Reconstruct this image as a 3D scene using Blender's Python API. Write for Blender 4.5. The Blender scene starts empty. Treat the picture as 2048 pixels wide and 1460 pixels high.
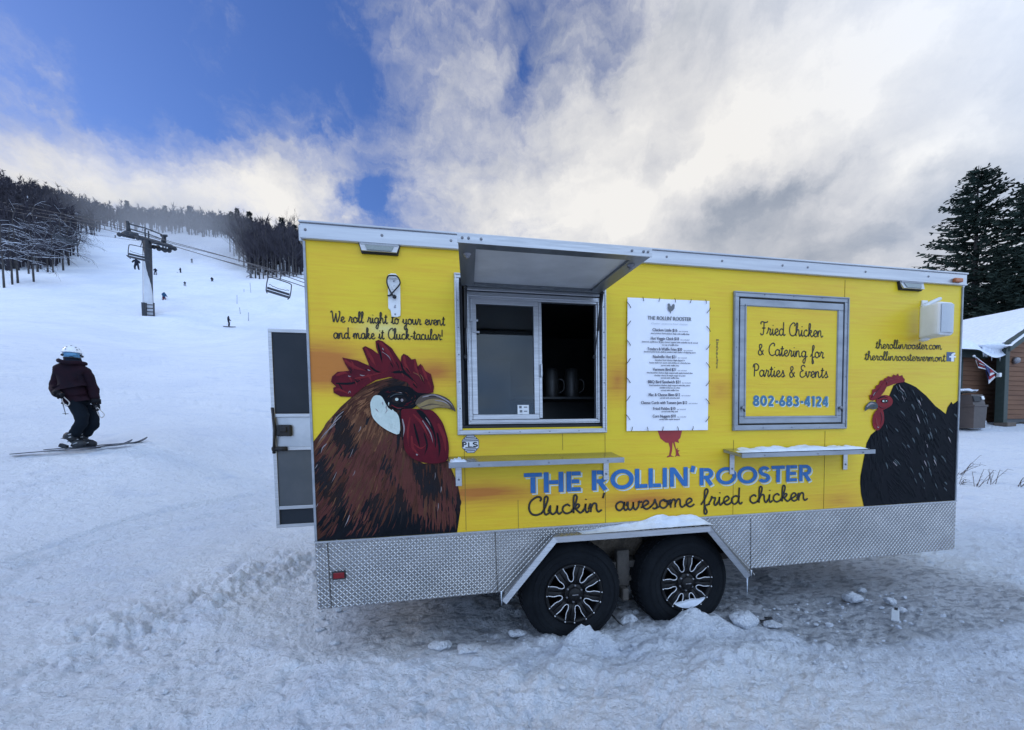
import bpy, bmesh, math, random
import numpy as np
from mathutils import Vector, Matrix
from mathutils.geometry import tessellate_polygon
random.seed(7); rng = np.random.default_rng(7)
scene = bpy.context.scene
COL = scene.collection
R = math.radians

# ------------------------------------------------------------------ camera
S = 0.92                                   # metres per calibration unit
FPX = 800.0                                # focal length in photo pixels (2048 wide)
PPX, PPY = 1024.0, 903.456
CAM = np.array([0.798317*S, -2.879388*S, (1.173607+0.40)*S])
ROT = np.array([[0.9809263, -0.19363477, -0.01700513],
                [-0.02567923, -0.04237456, -0.99877173],
                [0.19267635, 0.98015814, -0.04653871]])   # right, down, forward
Z0 = 0.40*S                                # underside of the trailer skirt
L = 5.63124*S                              # trailer length
ZT = Z0+2.55*S                             # roof edge
cd = bpy.data.cameras.new('camera'); cam = bpy.data.objects.new('camera', cd); COL.objects.link(cam)
M = Matrix.Identity(4)
for i in range(3):
    M[i][0] = ROT[0][i]; M[i][1] = -ROT[1][i]; M[i][2] = -ROT[2][i]; M[i][3] = CAM[i]
cam.matrix_world = M
cd.sensor_width = 36; cd.lens = 36*FPX/2048; cd.shift_y = (PPY-730)/2048
cd.clip_start = 0.05; cd.clip_end = 5000
scene.camera = cam

def ray(x, y):
    return ROT.T @ np.array([(x-PPX)/FPX, (y-PPY)/FPX, 1.0])
def D(x, y, d):                             # point seen at photo pixel x,y at depth d
    return CAM+ray(x, y)*d
def W(x, y, Y=0.0):                         # point on a plane parallel to the trailer side
    d = ray(x, y); return CAM+d*(Y-CAM[1])/d[1]
def pix(P):
    q = ROT @ (np.asarray(P, float)-CAM); return PPX+FPX*q[0]/q[2], PPY+FPX*q[1]/q[2], q[2]
def azel(x, y):
    d = ray(x, y); d = d/np.linalg.norm(d); return math.atan2(d[0], d[1]), math.asin(d[2])

# ------------------------------------------------------------------ world, sun, exposure
REAR_FILL = 1.70                                 # strength of the added fill glow in the unseen sky behind the camera
SUN_EL, SUN_AZ = R(30), R(-75)              # azimuth from +Y towards +X
world = bpy.data.worlds.new('World'); scene.world = world; world.use_nodes = True
nt = world.node_tree; nt.nodes.clear()
def N(t, **kw):
    n = nt.nodes.new(t)
    for k, v in kw.items(): setattr(n, k, v)
    return n
def math_(op, a, b=None, c=None, clamp=False):
    n = N('ShaderNodeMath', operation=op); n.use_clamp = clamp
    for i, v in enumerate((a, b, c)):
        if v is None: continue
        if isinstance(v, (int, float)): n.inputs[i].default_value = v
        else: nt.links.new(v, n.inputs[i])
    return n.outputs[0]
sky = N('ShaderNodeTexSky', sky_type='NISHITA'); sky.sun_disc = False
sky.sun_elevation = SUN_EL; sky.sun_rotation = SUN_AZ; sky.ozone_density = 3.0; sky.air_density = 1.0; sky.dust_density = 0.3
tc = N('ShaderNodeTexCoord'); sep = N('ShaderNodeSeparateXYZ'); nt.links.new(tc.outputs['Generated'], sep.inputs[0])
az = math_('ARCTAN2', sep.outputs[0], sep.outputs[1]); el = math_('ARCSINE', sep.outputs[2])
# cloud-layer coordinates: direction spread out on a layer overhead
zz = math_('ADD', math_('MAXIMUM', sep.outputs[2], 0.0), 0.22)
cx = math_('DIVIDE', sep.outputs[0], zz); cy = math_('DIVIDE', sep.outputs[1], zz)
cl = N('ShaderNodeCombineXYZ'); nt.links.new(cx, cl.inputs[0]); nt.links.new(cy, cl.inputs[1])
ae = N('ShaderNodeCombineXYZ'); nt.links.new(az, ae.inputs[0]); nt.links.new(el, ae.inputs[1])
def noise(src, scale, detail, rough, dist=0.0, rot=0.0, sc=(1, 1, 1), loc=(0, 0, 0)):
    mp = N('ShaderNodeMapping'); mp.inputs['Rotation'].default_value = (0, 0, rot); mp.inputs['Scale'].default_value = sc
    mp.inputs['Location'].default_value = loc
    nt.links.new(src, mp.inputs[0])
    n = N('ShaderNodeTexNoise'); n.inputs['Scale'].default_value = scale; n.inputs['Detail'].default_value = detail
    n.inputs['Roughness'].default_value = rough; n.inputs['Distortion'].default_value = dist
    nt.links.new(mp.outputs[0], n.inputs['Vector']); return n
warp = noise(ae.outputs[0], 5.0, 6, 0.62)
wv = N('ShaderNodeVectorMath', operation='MULTIPLY_ADD')
wv.inputs[1].default_value = (0.34, 0.22, 0); wv.inputs[2].default_value = (-0.17, -0.11, 0)
nt.links.new(warp.outputs['Color'], wv.inputs[0])
wa = N('ShaderNodeVectorMath', operation='ADD'); nt.links.new(wv.outputs[0], wa.inputs[0]); nt.links.new(ae.outputs[0], wa.inputs[1])
def blob(px, py, rx, ry, ang, amt, src=None):
    """soft patch of sky round the direction of a photo pixel; radii in degrees, angle in degrees"""
    a, e = azel(px, py)
    mp = N('ShaderNodeMapping', vector_type='TEXTURE'); mp.inputs['Location'].default_value = (a, e, 0)
    mp.inputs['Rotation'].default_value = (0, 0, R(ang)); mp.inputs['Scale'].default_value = (R(rx), R(ry), 1)
    nt.links.new((src or wa).outputs[0], mp.inputs[0])
    g = N('ShaderNodeTexGradient', gradient_type='QUADRATIC_SPHERE'); nt.links.new(mp.outputs[0], g.inputs[0])
    return math_('MULTIPLY', g.outputs['Fac'], amt)
def total(vals):
    v = vals[0]
    for w in vals[1:]: v = math_('ADD', v, w)
    return v
n1 = noise(ae.outputs[0], 6.5, 9, 0.58, 0.35, R(35), (1.0, 1.9, 1), (3.1, 1.7, 0))
n2 = noise(wa.outputs[0], 3.2, 8, 0.55, 0.2, R(30), (1, 1.6, 1), (0.4, 5.2, 0))
n5 = noise(wa.outputs[0], 13.0, 8, 0.62, 0.6, R(40), (1, 2.2, 1), (9, 4, 0))
cover = total([math_('MULTIPLY_ADD', n5.outputs['Fac'], 0.75, -0.375), math_('MULTIPLY_ADD', n1.outputs['Fac'], 0.75, -0.375), math_('MULTIPLY_ADD', n2.outputs['Fac'], 0.9, -0.45),
    blob(1800, 60, 50, 32, 0, 2.5), blob(1330, 230, 24, 18, 45, 1.15), blob(1500, 420, 42, 24, 0, 1.8), blob(1900, 450, 34, 22, 0, 1.4), blob(1000, 410, 17, 12, 20, 1.2),
    blob(890, 230, 32, 16, 38, 0.62), blob(620, 300, 22, 9, 28, 0.52), blob(810, 70, 9, 12, -8, 0.26), blob(940, 110, 9, 12, 25, 0.36),
    blob(230, 360, 24, 9, -8, 0.85), blob(560, 400, 16, 8, 0, 1.05), blob(400, 300, 22, 8, 8, 0.24), blob(90, 195, 12, 4, -25, 0.30), blob(30, 330, 14, 6, 0, 0.5),
    blob(752, 390, 5.5, 8, -8, -0.95), blob(650, 260, 4, 7, -15, -0.5), blob(280, 90, 42, 18, 5, -0.55), blob(640, 80, 14, 10, 0, -0.4), blob(1055, 120, 4, 9, -10, -0.45), blob(920, 40, 14, 9, 0, -0.45)])
mr = N('ShaderNodeMapRange', interpolation_type='SMOOTHSTEP'); mr.inputs[1].default_value = -0.30; mr.inputs[2].default_value = 1.02
nt.links.new(cover, mr.inputs[0])
n3 = noise(wa.outputs[0], 5.0, 9, 0.6, 0.3, R(-20), (1, 1.5, 1), (7, 2, 0))
bright = total([math_('MULTIPLY_ADD', n3.outputs['Fac'], 0.75, -0.375), math_('MULTIPLY_ADD', n1.outputs['Fac'], 0.45, 0.43),
    blob(1410, 340, 11, 5, 38, 0.60), blob(1250, 440, 8, 6, 25, 0.55), blob(1850, 285, 13, 5, 12, 0.45), blob(1740, 220, 9, 5, 30, 0.35), blob(1540, 235, 18, 9, 22, 0.42), blob(1250, 260, 20, 10, 30, 0.25),
    blob(540, 405, 22, 8, 0, 0.50), blob(250, 360, 20, 7, 0, 0.30), blob(1020, 430, 20, 9, 0, 0.28), blob(1880, 60, 18, 8, 20, 0.25), blob(1700, 120, 24, 9, 20, 0.20),
    blob(1700, 455, 36, 10, 6, -0.22), blob(1700, 330, 22, 4.5, 10, -0.15), blob(1950, 400, 20, 10, 0, -0.12), blob(1150, 420, 16, 9, 0, 0.25), blob(1400, 40, 22, 7, 10, -0.12), blob(1120, 90, 8, 8, 0, -0.15), blob(1560, 380, 14, 4, 25, -0.35)])
cr = N('ShaderNodeValToRGB'); e = cr.color_ramp.elements
e[0].position = 0.0; e[0].color = (0.20, 0.25, 0.35, 1); e[1].position = 1.0; e[1].color = (0.90, 0.885, 0.865, 1)
m_ = cr.color_ramp.elements.new(0.35); m_.color = (0.37, 0.41, 0.49, 1)
m_ = cr.color_ramp.elements.new(0.65); m_.color = (0.64, 0.65, 0.69, 1)
nt.links.new(bright, cr.inputs[0])
hs = N('ShaderNodeHueSaturation'); hs.inputs['Saturation'].default_value = 1.22; hs.inputs['Hue'].default_value = 0.518; nt.links.new(sky.outputs[0], hs.inputs['Color'])
bg1 = N('ShaderNodeBackground'); bg1.inputs[1].default_value = 0.15; nt.links.new(hs.outputs[0], bg1.inputs[0])
bg2 = N('ShaderNodeBackground'); bg2.inputs[1].default_value = 1.0; nt.links.new(cr.outputs[0], bg2.inputs[0])
mx = N('ShaderNodeMixShader'); nt.links.new(mr.outputs[0], mx.inputs[0]); nt.links.new(bg1.outputs[0], mx.inputs[1]); nt.links.new(bg2.outputs[0], mx.inputs[2])
# bluish fill light added to the unseen sky behind the camera and overhead
dt = N('ShaderNodeVectorMath', operation='DOT_PRODUCT'); dt.inputs[1].default_value = (-math.sin(R(-20))*0.93, -math.cos(R(-20))*0.93, 0.36)
nt.links.new(tc.outputs['Generated'], dt.inputs[0])
rs = N('ShaderNodeMapRange', interpolation_type='SMOOTHSTEP'); rs.inputs[1].default_value = -0.25; rs.inputs[2].default_value = 0.75; nt.links.new(dt.outputs['Value'], rs.inputs[0])
n4 = noise(cl.outputs[0], 0.9, 5, 0.55); rc = N('ShaderNodeValToRGB'); nt.links.new(n4.outputs['Fac'], rc.inputs[0])
rc.color_ramp.elements[0].position = 0.3; rc.color_ramp.elements[0].color = (0.36, 0.58, 1.0, 1); rc.color_ramp.elements[1].position = 0.7; rc.color_ramp.elements[1].color = (0.70, 0.83, 1.0, 1)
bg3 = N('ShaderNodeBackground'); bg3.inputs[1].default_value = REAR_FILL; nt.links.new(rc.outputs[0], bg3.inputs[0])
mx2 = N('ShaderNodeMixShader'); nt.links.new(rs.outputs[0], mx2.inputs[0]); nt.links.new(mx.outputs[0], mx2.inputs[1]); nt.links.new(bg3.outputs[0], mx2.inputs[2])
wo = N('ShaderNodeOutputWorld'); nt.links.new(mx2.outputs[0], wo.inputs[0])
world.cycles.sampling_method = 'MANUAL'; world.cycles.sample_map_resolution = 1024
sd = bpy.data.lights.new('sun', 'SUN'); sun = bpy.data.objects.new('sun', sd); COL.objects.link(sun)
sd.energy = 0.9; sd.angle = R(14); sd.color = (1.0, 0.95, 0.88)
sv = Vector((math.sin(SUN_AZ)*math.cos(SUN_EL), math.cos(SUN_AZ)*math.cos(SUN_EL), math.sin(SUN_EL)))
sun.rotation_euler = sv.to_track_quat('Z', 'Y').to_euler()
scene.view_settings.view_transform = 'Standard'; scene.view_settings.look = 'None'
scene.view_settings.exposure = 0.0; scene.view_settings.gamma = 1.0
scene.cycles.volume_step_rate = 1.0; scene.cycles.volume_max_steps = 64
scene.cycles.max_bounces = 6; scene.cycles.transparent_max_bounces = 12

# ------------------------------------------------------------------ materials
def mat(name, c, c2=None, scale=8.0, rough=0.6, metal=0.0, bump=0.0, bscale=None, stretch=(1, 1, 1), spec=0.5, detail=5, rvar=0.0, sss=0.0, lo=0.35, hi=0.65):
    m = bpy.data.materials.new(name); m.use_nodes = True; t = m.node_tree; b = t.nodes['Principled BSDF']
    b.inputs['Base Color'].default_value = (*c, 1); b.inputs['Roughness'].default_value = rough; b.inputs['Metallic'].default_value = metal
    b.inputs['Specular IOR Level'].default_value = 0.12 if name.startswith('paint_') else (0.15 if rough > 0.7 else spec)
    co = t.nodes.new('ShaderNodeTexCoord'); mp = t.nodes.new('ShaderNodeMapping'); mp.inputs['Scale'].default_value = stretch
    t.links.new(co.outputs['Object'], mp.inputs[0])
    c2 = c2 or tuple(v*0.75 for v in c)
    n = t.nodes.new('ShaderNodeTexNoise'); n.inputs['Scale'].default_value = scale; n.inputs['Detail'].default_value = detail
    n.inputs['Roughness'].default_value = 0.6
    t.links.new(mp.outputs[0], n.inputs[0])
    r = t.nodes.new('ShaderNodeValToRGB'); r.color_ramp.elements[0].position = lo; r.color_ramp.elements[1].position = hi
    r.color_ramp.elements[0].color = (*c, 1); r.color_ramp.elements[1].color = (*c2, 1)
    t.links.new(n.outputs['Fac'], r.inputs[0]); t.links.new(r.outputs[0], b.inputs['Base Color'])
    if rvar:
        q = t.nodes.new('ShaderNodeMapRange'); q.inputs[3].default_value = rough-rvar; q.inputs[4].default_value = rough+rvar
        t.links.new(n.outputs['Fac'], q.inputs[0]); t.links.new(q.outputs[0], b.inputs['Roughness'])
    if bump:
        bn = t.nodes.new('ShaderNodeTexNoise'); bn.inputs['Scale'].default_value = bscale or scale*4; bn.inputs['Detail'].default_value = 6
        t.links.new(mp.outputs[0], bn.inputs[0])
        bp = t.nodes.new('ShaderNodeBump'); bp.inputs['Strength'].default_value = 1.0; bp.inputs['Distance'].default_value = bump
        t.links.new(bn.outputs['Fac'], bp.inputs['Height']); t.links.new(bp.outputs[0], b.inputs['Normal'])
    if sss:
        b.inputs['Subsurface Weight'].default_value = sss; b.inputs['Subsurface Radius'].default_value = (0.03, 0.05, 0.08); b.inputs['Subsurface Scale'].default_value = 0.3
    return m

m_alu = mat('aluminium_trim', (0.52, 0.53, 0.55), (0.40, 0.41, 0.43), 30, 0.38, 0.85, stretch=(0.2, 1, 4), rvar=0.08)
m_white_trim = mat('white_aluminium', (0.55, 0.56, 0.58), (0.43, 0.44, 0.47), 4, 0.4, 0.6, stretch=(0.3, 1, 8))
m_alu_dull = mat('dull_aluminium', (0.34, 0.36, 0.39), (0.26, 0.28, 0.31), 14, 0.5, 0.6, stretch=(0.3, 1, 1), rvar=0.1)
m_plate = mat('diamond_plate', (0.40, 0.39, 0.38), (0.26, 0.255, 0.25), 2.4, 0.34, 0.9, bump=0.006, bscale=4, rvar=0.1, stretch=(1, 1, 1.6))
m_tread = mat('tread_polish', (0.60, 0.59, 0.58), (0.44, 0.44, 0.44), 6, 0.22, 0.95, rvar=0.06)
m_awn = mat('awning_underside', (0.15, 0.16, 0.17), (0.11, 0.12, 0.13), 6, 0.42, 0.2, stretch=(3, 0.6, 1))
m_black = mat('black_rubber', (0.012, 0.013, 0.016), (0.022, 0.022, 0.025), 20, 0.7)
m_tyre = mat('tyre_rubber', (0.006, 0.0075, 0.010), (0.010, 0.012, 0.015), 9, 0.82, bump=0.002, bscale=60, spec=0.1)
m_rim = mat('black_rim', (0.005, 0.005, 0.006), (0.009, 0.009, 0.010), 12, 0.45, spec=0.25)
m_mill = mat('milled_silver', (0.80, 0.80, 0.82), (0.65, 0.65, 0.68), 30, 0.35, 0.6)
m_steel = mat('bolt_steel', (0.30, 0.30, 0.32), (0.18, 0.18, 0.2), 40, 0.45, 0.7)
m_under = mat('chassis', (0.05, 0.045, 0.042), (0.10, 0.09, 0.08), 8, 0.85, bump=0.004)
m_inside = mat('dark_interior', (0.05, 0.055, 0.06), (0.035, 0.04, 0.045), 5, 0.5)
m_blackpaint = mat('black_lettering', (0.014, 0.010, 0.008), (0.02, 0.015, 0.012), 30, 0.5)
m_blue = mat('blue_lettering', (0.012, 0.12, 0.36), (0.02, 0.15, 0.40), 25, 0.55)
m_paleblue = mat('pale_edge', (0.55, 0.68, 0.70), (0.48, 0.62, 0.66), 25, 0.6)
m_steelblue = mat('phone_blue', (0.04, 0.14, 0.25), (0.05, 0.17, 0.29), 25, 0.55)
m_paper = mat('menu_paper', (0.86, 0.86, 0.90), (0.80, 0.81, 0.86), 3, 0.55, bump=0.004, bscale=5)
m_ink = mat('menu_ink', (0.03, 0.03, 0.06), (0.05, 0.05, 0.08), 40, 0.6)
m_grey_ink = mat('menu_grey_ink', (0.16, 0.17, 0.18), (0.12, 0.13, 0.14), 40, 0.6)
m_redpaint = mat('red_paint', (0.33, 0.02, 0.02), (0.28, 0.015, 0.02), 20, 0.5)
m_redlens = mat('red_lens', (0.22, 0.008, 0.012), (0.16, 0.006, 0.01), 60, 0.25)
m_amber = mat('amber_lens', (0.45, 0.12, 0.02), (0.36, 0.09, 0.02), 60, 0.3)
m_lens = mat('lamp_lens', (0.16, 0.19, 0.19), (0.26, 0.29, 0.28), 90, 0.25, stretch=(1, 1, 6))
m_whiteplastic = mat('white_plastic', (0.76, 0.77, 0.77), (0.68, 0.69, 0.69), 7, 0.45, bump=0.001)
m_grille = mat('grey_grille', (0.50, 0.53, 0.56), (0.44, 0.47, 0.5), 160, 0.55)
m_darkfilm = mat('dark_film', (0.018, 0.025, 0.035), (0.025, 0.032, 0.044), 3, 0.35, spec=0.2)
m_greyfilm = mat('grey_panel', (0.075, 0.088, 0.105), (0.10, 0.112, 0.13), 3, 0.35, spec=0.25)
m_snow = mat('loose_snow', (0.78, 0.82, 0.89), (0.66, 0.71, 0.80), 12, 0.6, bump=0.008, bscale=30, sss=0.0)
m_ice = mat('ice', (0.55, 0.62, 0.70), (0.68, 0.74, 0.8), 10, 0.15, bump=0.003, spec=0.6)
m_bark = mat('bark', (0.05, 0.045, 0.045), (0.09, 0.085, 0.085), 9, 0.9, stretch=(3, 3, 0.5), bump=0.02)
m_twig = mat('twigs', (0.040, 0.038, 0.050), (0.065, 0.060, 0.072), 0.6, 0.9)
m_needle = mat('spruce_needles', (0.016, 0.028, 0.023), (0.038, 0.056, 0.044), 1.4, 0.8, lo=0.4, hi=0.6)
m_conifer = mat('conifer_needles', (0.012, 0.018, 0.018), (0.022, 0.032, 0.03), 0.6, 0.85)
m_siding = mat('brown_siding', (0.19, 0.10, 0.06), (0.145, 0.075, 0.048), 3, 0.75, stretch=(0.3, 0.3, 3))
m_green = mat('green_trim', (0.02, 0.035, 0.03), (0.03, 0.045, 0.04), 8, 0.6)
m_bin = mat('brown_bin', (0.075, 0.06, 0.055), (0.06, 0.048, 0.045), 10, 0.6)
m_mast = mat('grey_mast_snow', (0.62, 0.65, 0.70), (0.5, 0.53, 0.58), 1.0, 0.6)
m_dark_steel = mat('dark_steel', (0.03, 0.035, 0.045), (0.05, 0.055, 0.065), 4, 0.6, 0.3)

def yellow_wall():
    m = bpy.data.materials.new('yellow_painted_side'); m.use_nodes = True; t = m.node_tree; b = t.nodes['Principled BSDF']
    def nd(k, **kw):
        n = t.nodes.new(k)
        for a_, v in kw.items(): setattr(n, a_, v)
        return n
    co = nd('ShaderNodeTexCoord'); sp = nd('ShaderNodeSeparateXYZ'); t.links.new(co.outputs['Object'], sp.inputs[0])
    def nz(scale, stretch, detail=6, rough=0.6):
        mp = nd('ShaderNodeMapping'); mp.inputs['Scale'].default_value = stretch; t.links.new(co.outputs['Object'], mp.inputs[0])
        n = nd('ShaderNodeTexNoise'); n.inputs['Scale'].default_value = scale; n.inputs['Detail'].default_value = detail; n.inputs['Roughness'].default_value = rough
        t.links.new(mp.outputs[0], n.inputs[0]); return n.outputs['Fac']
    def mm(op, a, b_, clamp=False):
        n = nd('ShaderNodeMath', operation=op); n.use_clamp = clamp
        for i, v in enumerate((a, b_)):
            if isinstance(v, (int, float)): n.inputs[i].default_value = v
            else: t.links.new(v, n.inputs[i])
        return n.outputs[0]
    def blob_(x, z, rx, rz, amt):
        mp = nd('ShaderNodeMapping', vector_type='TEXTURE'); mp.inputs['Location'].default_value = (x-TRX, -TRY, z)
        mp.inputs['Scale'].default_value = (rx, 50, rz); t.links.new(co.outputs['Object'], mp.inputs[0])
        g = nd('ShaderNodeTexGradient', gradient_type='QUADRATIC_SPHERE'); t.links.new(mp.outputs[0], g.inputs[0])
        return mm('MULTIPLY', g.outputs['Fac'], amt)
    brush = nz(7, (0.35, 1, 7), 7, 0.65); cloudn = nz(1.3, (0.6, 1, 2.2), 4)
    P_ = lambda x, y: (W(x, y)[0], W(x, y)[2])
    tot = mm('MULTIPLY_ADD', cloudn, 0.7) if False else mm('MULTIPLY', mm('SUBTRACT', cloudn, 0.42), 0.9)
    tot = mm('ADD', tot, mm('MULTIPLY', mm('SUBTRACT', brush, 0.5), 0.85))
    for px_, py_, rx, rz, amt in ((1150, 1000, 2.6, 0.42, 0.30), (640, 735, 0.55, 0.30, 1.9), (870, 745, 0.45, 0.2, 1.2), (1235, 760, 0.3, 0.3, 1.0), (1440, 780, 0.3, 0.28, 0.6), (960, 985, 0.9, 0.14, 1.1),
                          (1290, 1000, 0.9, 0.15, 0.9), (1680, 1000, 0.6, 0.25, 0.65), (640, 600, 0.3, 0.5, 0.25), (1750, 800, 0.25, 0.2, 0.25), (1000, 890, 0.5, 0.12, 0.35)):
        tot = mm('ADD', tot, blob_(*P_(px_, py_), rx, rz, amt))
    rp = nd('ShaderNodeValToRGB'); es = rp.color_ramp.elements
    es[0].position = 0.0; es[0].color = (0.76, 0.545, 0.018, 1); es[1].position = 1.0; es[1].color = (0.50, 0.17, 0.02, 1)
    x_ = es.new(0.35); x_.color = (0.72, 0.43, 0.018, 1)
    t.links.new(tot, rp.inputs[0])
    pale = blob_(*P_(770, 657), 0.3, 0.1, 0.7); pm_ = nd('ShaderNodeMix', data_type='RGBA'); pm_.inputs[7].default_value = (0.72, 0.70, 0.34, 1)
    t.links.new(pale, pm_.inputs[0]); t.links.new(rp.outputs[0], pm_.inputs[6])
    t.links.new(pm_.outputs[2], b.inputs['Base Color']); b.inputs['Roughness'].default_value = 0.42; b.inputs['Specular IOR Level'].default_value = 0.35
    bp = nd('ShaderNodeBump'); bp.inputs['Strength'].default_value = 0.5; bp.inputs['Distance'].default_value = 0.004
    t.links.new(mm('ADD', brush, mm('MULTIPLY', nz(0.9, (1, 1, 1), 2), 3.0)), bp.inputs['Height']); t.links.new(bp.outputs[0], b.inputs['Normal'])
    return m
TRX, TRY = L/2, 1.15
m_yellow = yellow_wall()
def glass():
    m = bpy.data.materials.new('window_glass'); m.use_nodes = True; t = m.node_tree; t.nodes.clear()
    o = t.nodes.new('ShaderNodeOutputMaterial'); a = t.nodes.new('ShaderNodeBsdfTransparent'); a.inputs[0].default_value = (0.55, 0.60, 0.62, 1)
    g = t.nodes.new('ShaderNodeBsdfGlossy'); g.inputs['Roughness'].default_value = 0.03; g.inputs[0].default_value = (0.9, 0.95, 1, 1)
    n = t.nodes.new('ShaderNodeTexNoise'); n.inputs['Scale'].default_value = 1.5
    q = t.nodes.new('ShaderNodeMapRange'); q.inputs[3].default_value = 0.025; q.inputs[4].default_value = 0.06; t.links.new(n.outputs[0], q.inputs[0])
    x = t.nodes.new('ShaderNodeMixShader'); t.links.new(q.outputs[0], x.inputs[0]); t.links.new(a.outputs[0], x.inputs[1]); t.links.new(g.outputs[0], x.inputs[2]); t.links.new(x.outputs[0], o.inputs[0])
    return m
m_glass = glass()
def snow_ground():
    m = bpy.data.materials.new('packed_snow'); m.use_nodes = True; t = m.node_tree; b = t.nodes['Principled BSDF']
    co = t.nodes.new('ShaderNodeTexCoord'); V = co.outputs['Object']
    def nz(scale, detail=6, rough=0.6, stretch=(1, 1, 1)):
        mp = t.nodes.new('ShaderNodeMapping'); mp.inputs['Scale'].default_value = stretch; t.links.new(V, mp.inputs[0])
        n = t.nodes.new('ShaderNodeTexNoise'); n.inputs['Scale'].default_value = scale; n.inputs['Detail'].default_value = detail; n.inputs['Roughness'].default_value = rough
        t.links.new(mp.outputs[0], n.inputs[0]); return n.outputs['Fac']
    def rng_(v, a, b_, c, d):
        q = t.nodes.new('ShaderNodeMapRange'); q.interpolation_type = 'SMOOTHSTEP'
        for i, x in enumerate((a, b_, c, d)): q.inputs[i+1].default_value = x
        t.links.new(v, q.inputs[0]); return q.outputs[0]
    def mixc(f, A, B):
        x = t.nodes.new('ShaderNodeMix'); x.data_type = 'RGBA'; t.links.new(f, x.inputs[0])
        for i, v in ((6, A), (7, B)):
            if isinstance(v, tuple): x.inputs[i].default_value = (*v, 1)
            else: t.links.new(v, x.inputs[i])
        return x.outputs[2]
    c = mixc(rng_(nz(0.35, 5), 0.35, 0.7, 0, 1), (0.85, 0.89, 0.95), (0.78, 0.83, 0.92))
    c = mixc(rng_(nz(2.2, 8, 0.7), 0.50, 0.68, 0, 0.6), c, (0.66, 0.73, 0.86))
    c = mixc(rng_(nz(0.22, 7, 0.65, (1, 0.3, 1)), 0.45, 0.65, 0, 0.5), c, (0.70, 0.76, 0.88))
    c = mixc(rng_(nz(14, 5, 0.7, (1, 1.6, 1)), 0.56, 0.66, 0, 0.5), c, (0.58, 0.65, 0.77))
    c = mixc(rng_(nz(0.8, 9, 0.75), 0.60, 0.75, 0, 0.35), c, (0.52, 0.55, 0.62))
    # wet mottled ice, with the trailer's shade painted into its grey colour
    a = t.nodes.new('ShaderNodeAttribute'); a.attribute_name = 'ice'  # mask of both the wet ice and the painted trailer shade
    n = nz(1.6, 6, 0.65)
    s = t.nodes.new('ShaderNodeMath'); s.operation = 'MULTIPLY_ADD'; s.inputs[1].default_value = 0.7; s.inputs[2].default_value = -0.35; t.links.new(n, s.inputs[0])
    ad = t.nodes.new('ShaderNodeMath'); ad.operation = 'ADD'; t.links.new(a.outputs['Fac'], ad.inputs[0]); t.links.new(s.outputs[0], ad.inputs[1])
    ice_shade_mask = rng_(ad.outputs[0], 0.35, 0.75, 0, 1)
    ice_shade_col = mixc(rng_(nz(19, 3, 0.5, (0.55, 1.3, 1)), 0.48, 0.62, 0, 1), (0.56, 0.58, 0.62), (0.31, 0.33, 0.37))
    c = mixc(ice_shade_mask, c, ice_shade_col)
    g = rng_(nz(3.1, 9, 0.8, (1, 1.2, 1)), 0.74, 0.78, 0, 0.7)
    c = mixc(g, c, (0.10, 0.11, 0.12))
    t.links.new(c, b.inputs['Base Color'])
    rr = rng_(ice_shade_mask, 0, 1, 0.62, 0.34); t.links.new(rr, b.inputs['Roughness'])
    b.inputs['Specular IOR Level'].default_value = 0.35
    bp = t.nodes.new('ShaderNodeBump'); bp.inputs['Distance'].default_value = 0.045; bp.inputs['Strength'].default_value = 0.9
    t.links.new(nz(38, 7, 0.7), bp.inputs['Height']); 
    bp2 = t.nodes.new('ShaderNodeBump'); bp2.inputs['Distance'].default_value = 0.08; bp2.inputs['Strength'].default_value = 0.8
    t.links.new(nz(9, 6, 0.65), bp2.inputs['Height']); t.links.new(bp.outputs[0], bp2.inputs['Normal']); t.links.new(bp2.outputs[0], b.inputs['Normal'])
    return m
m_ground = snow_ground()

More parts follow.
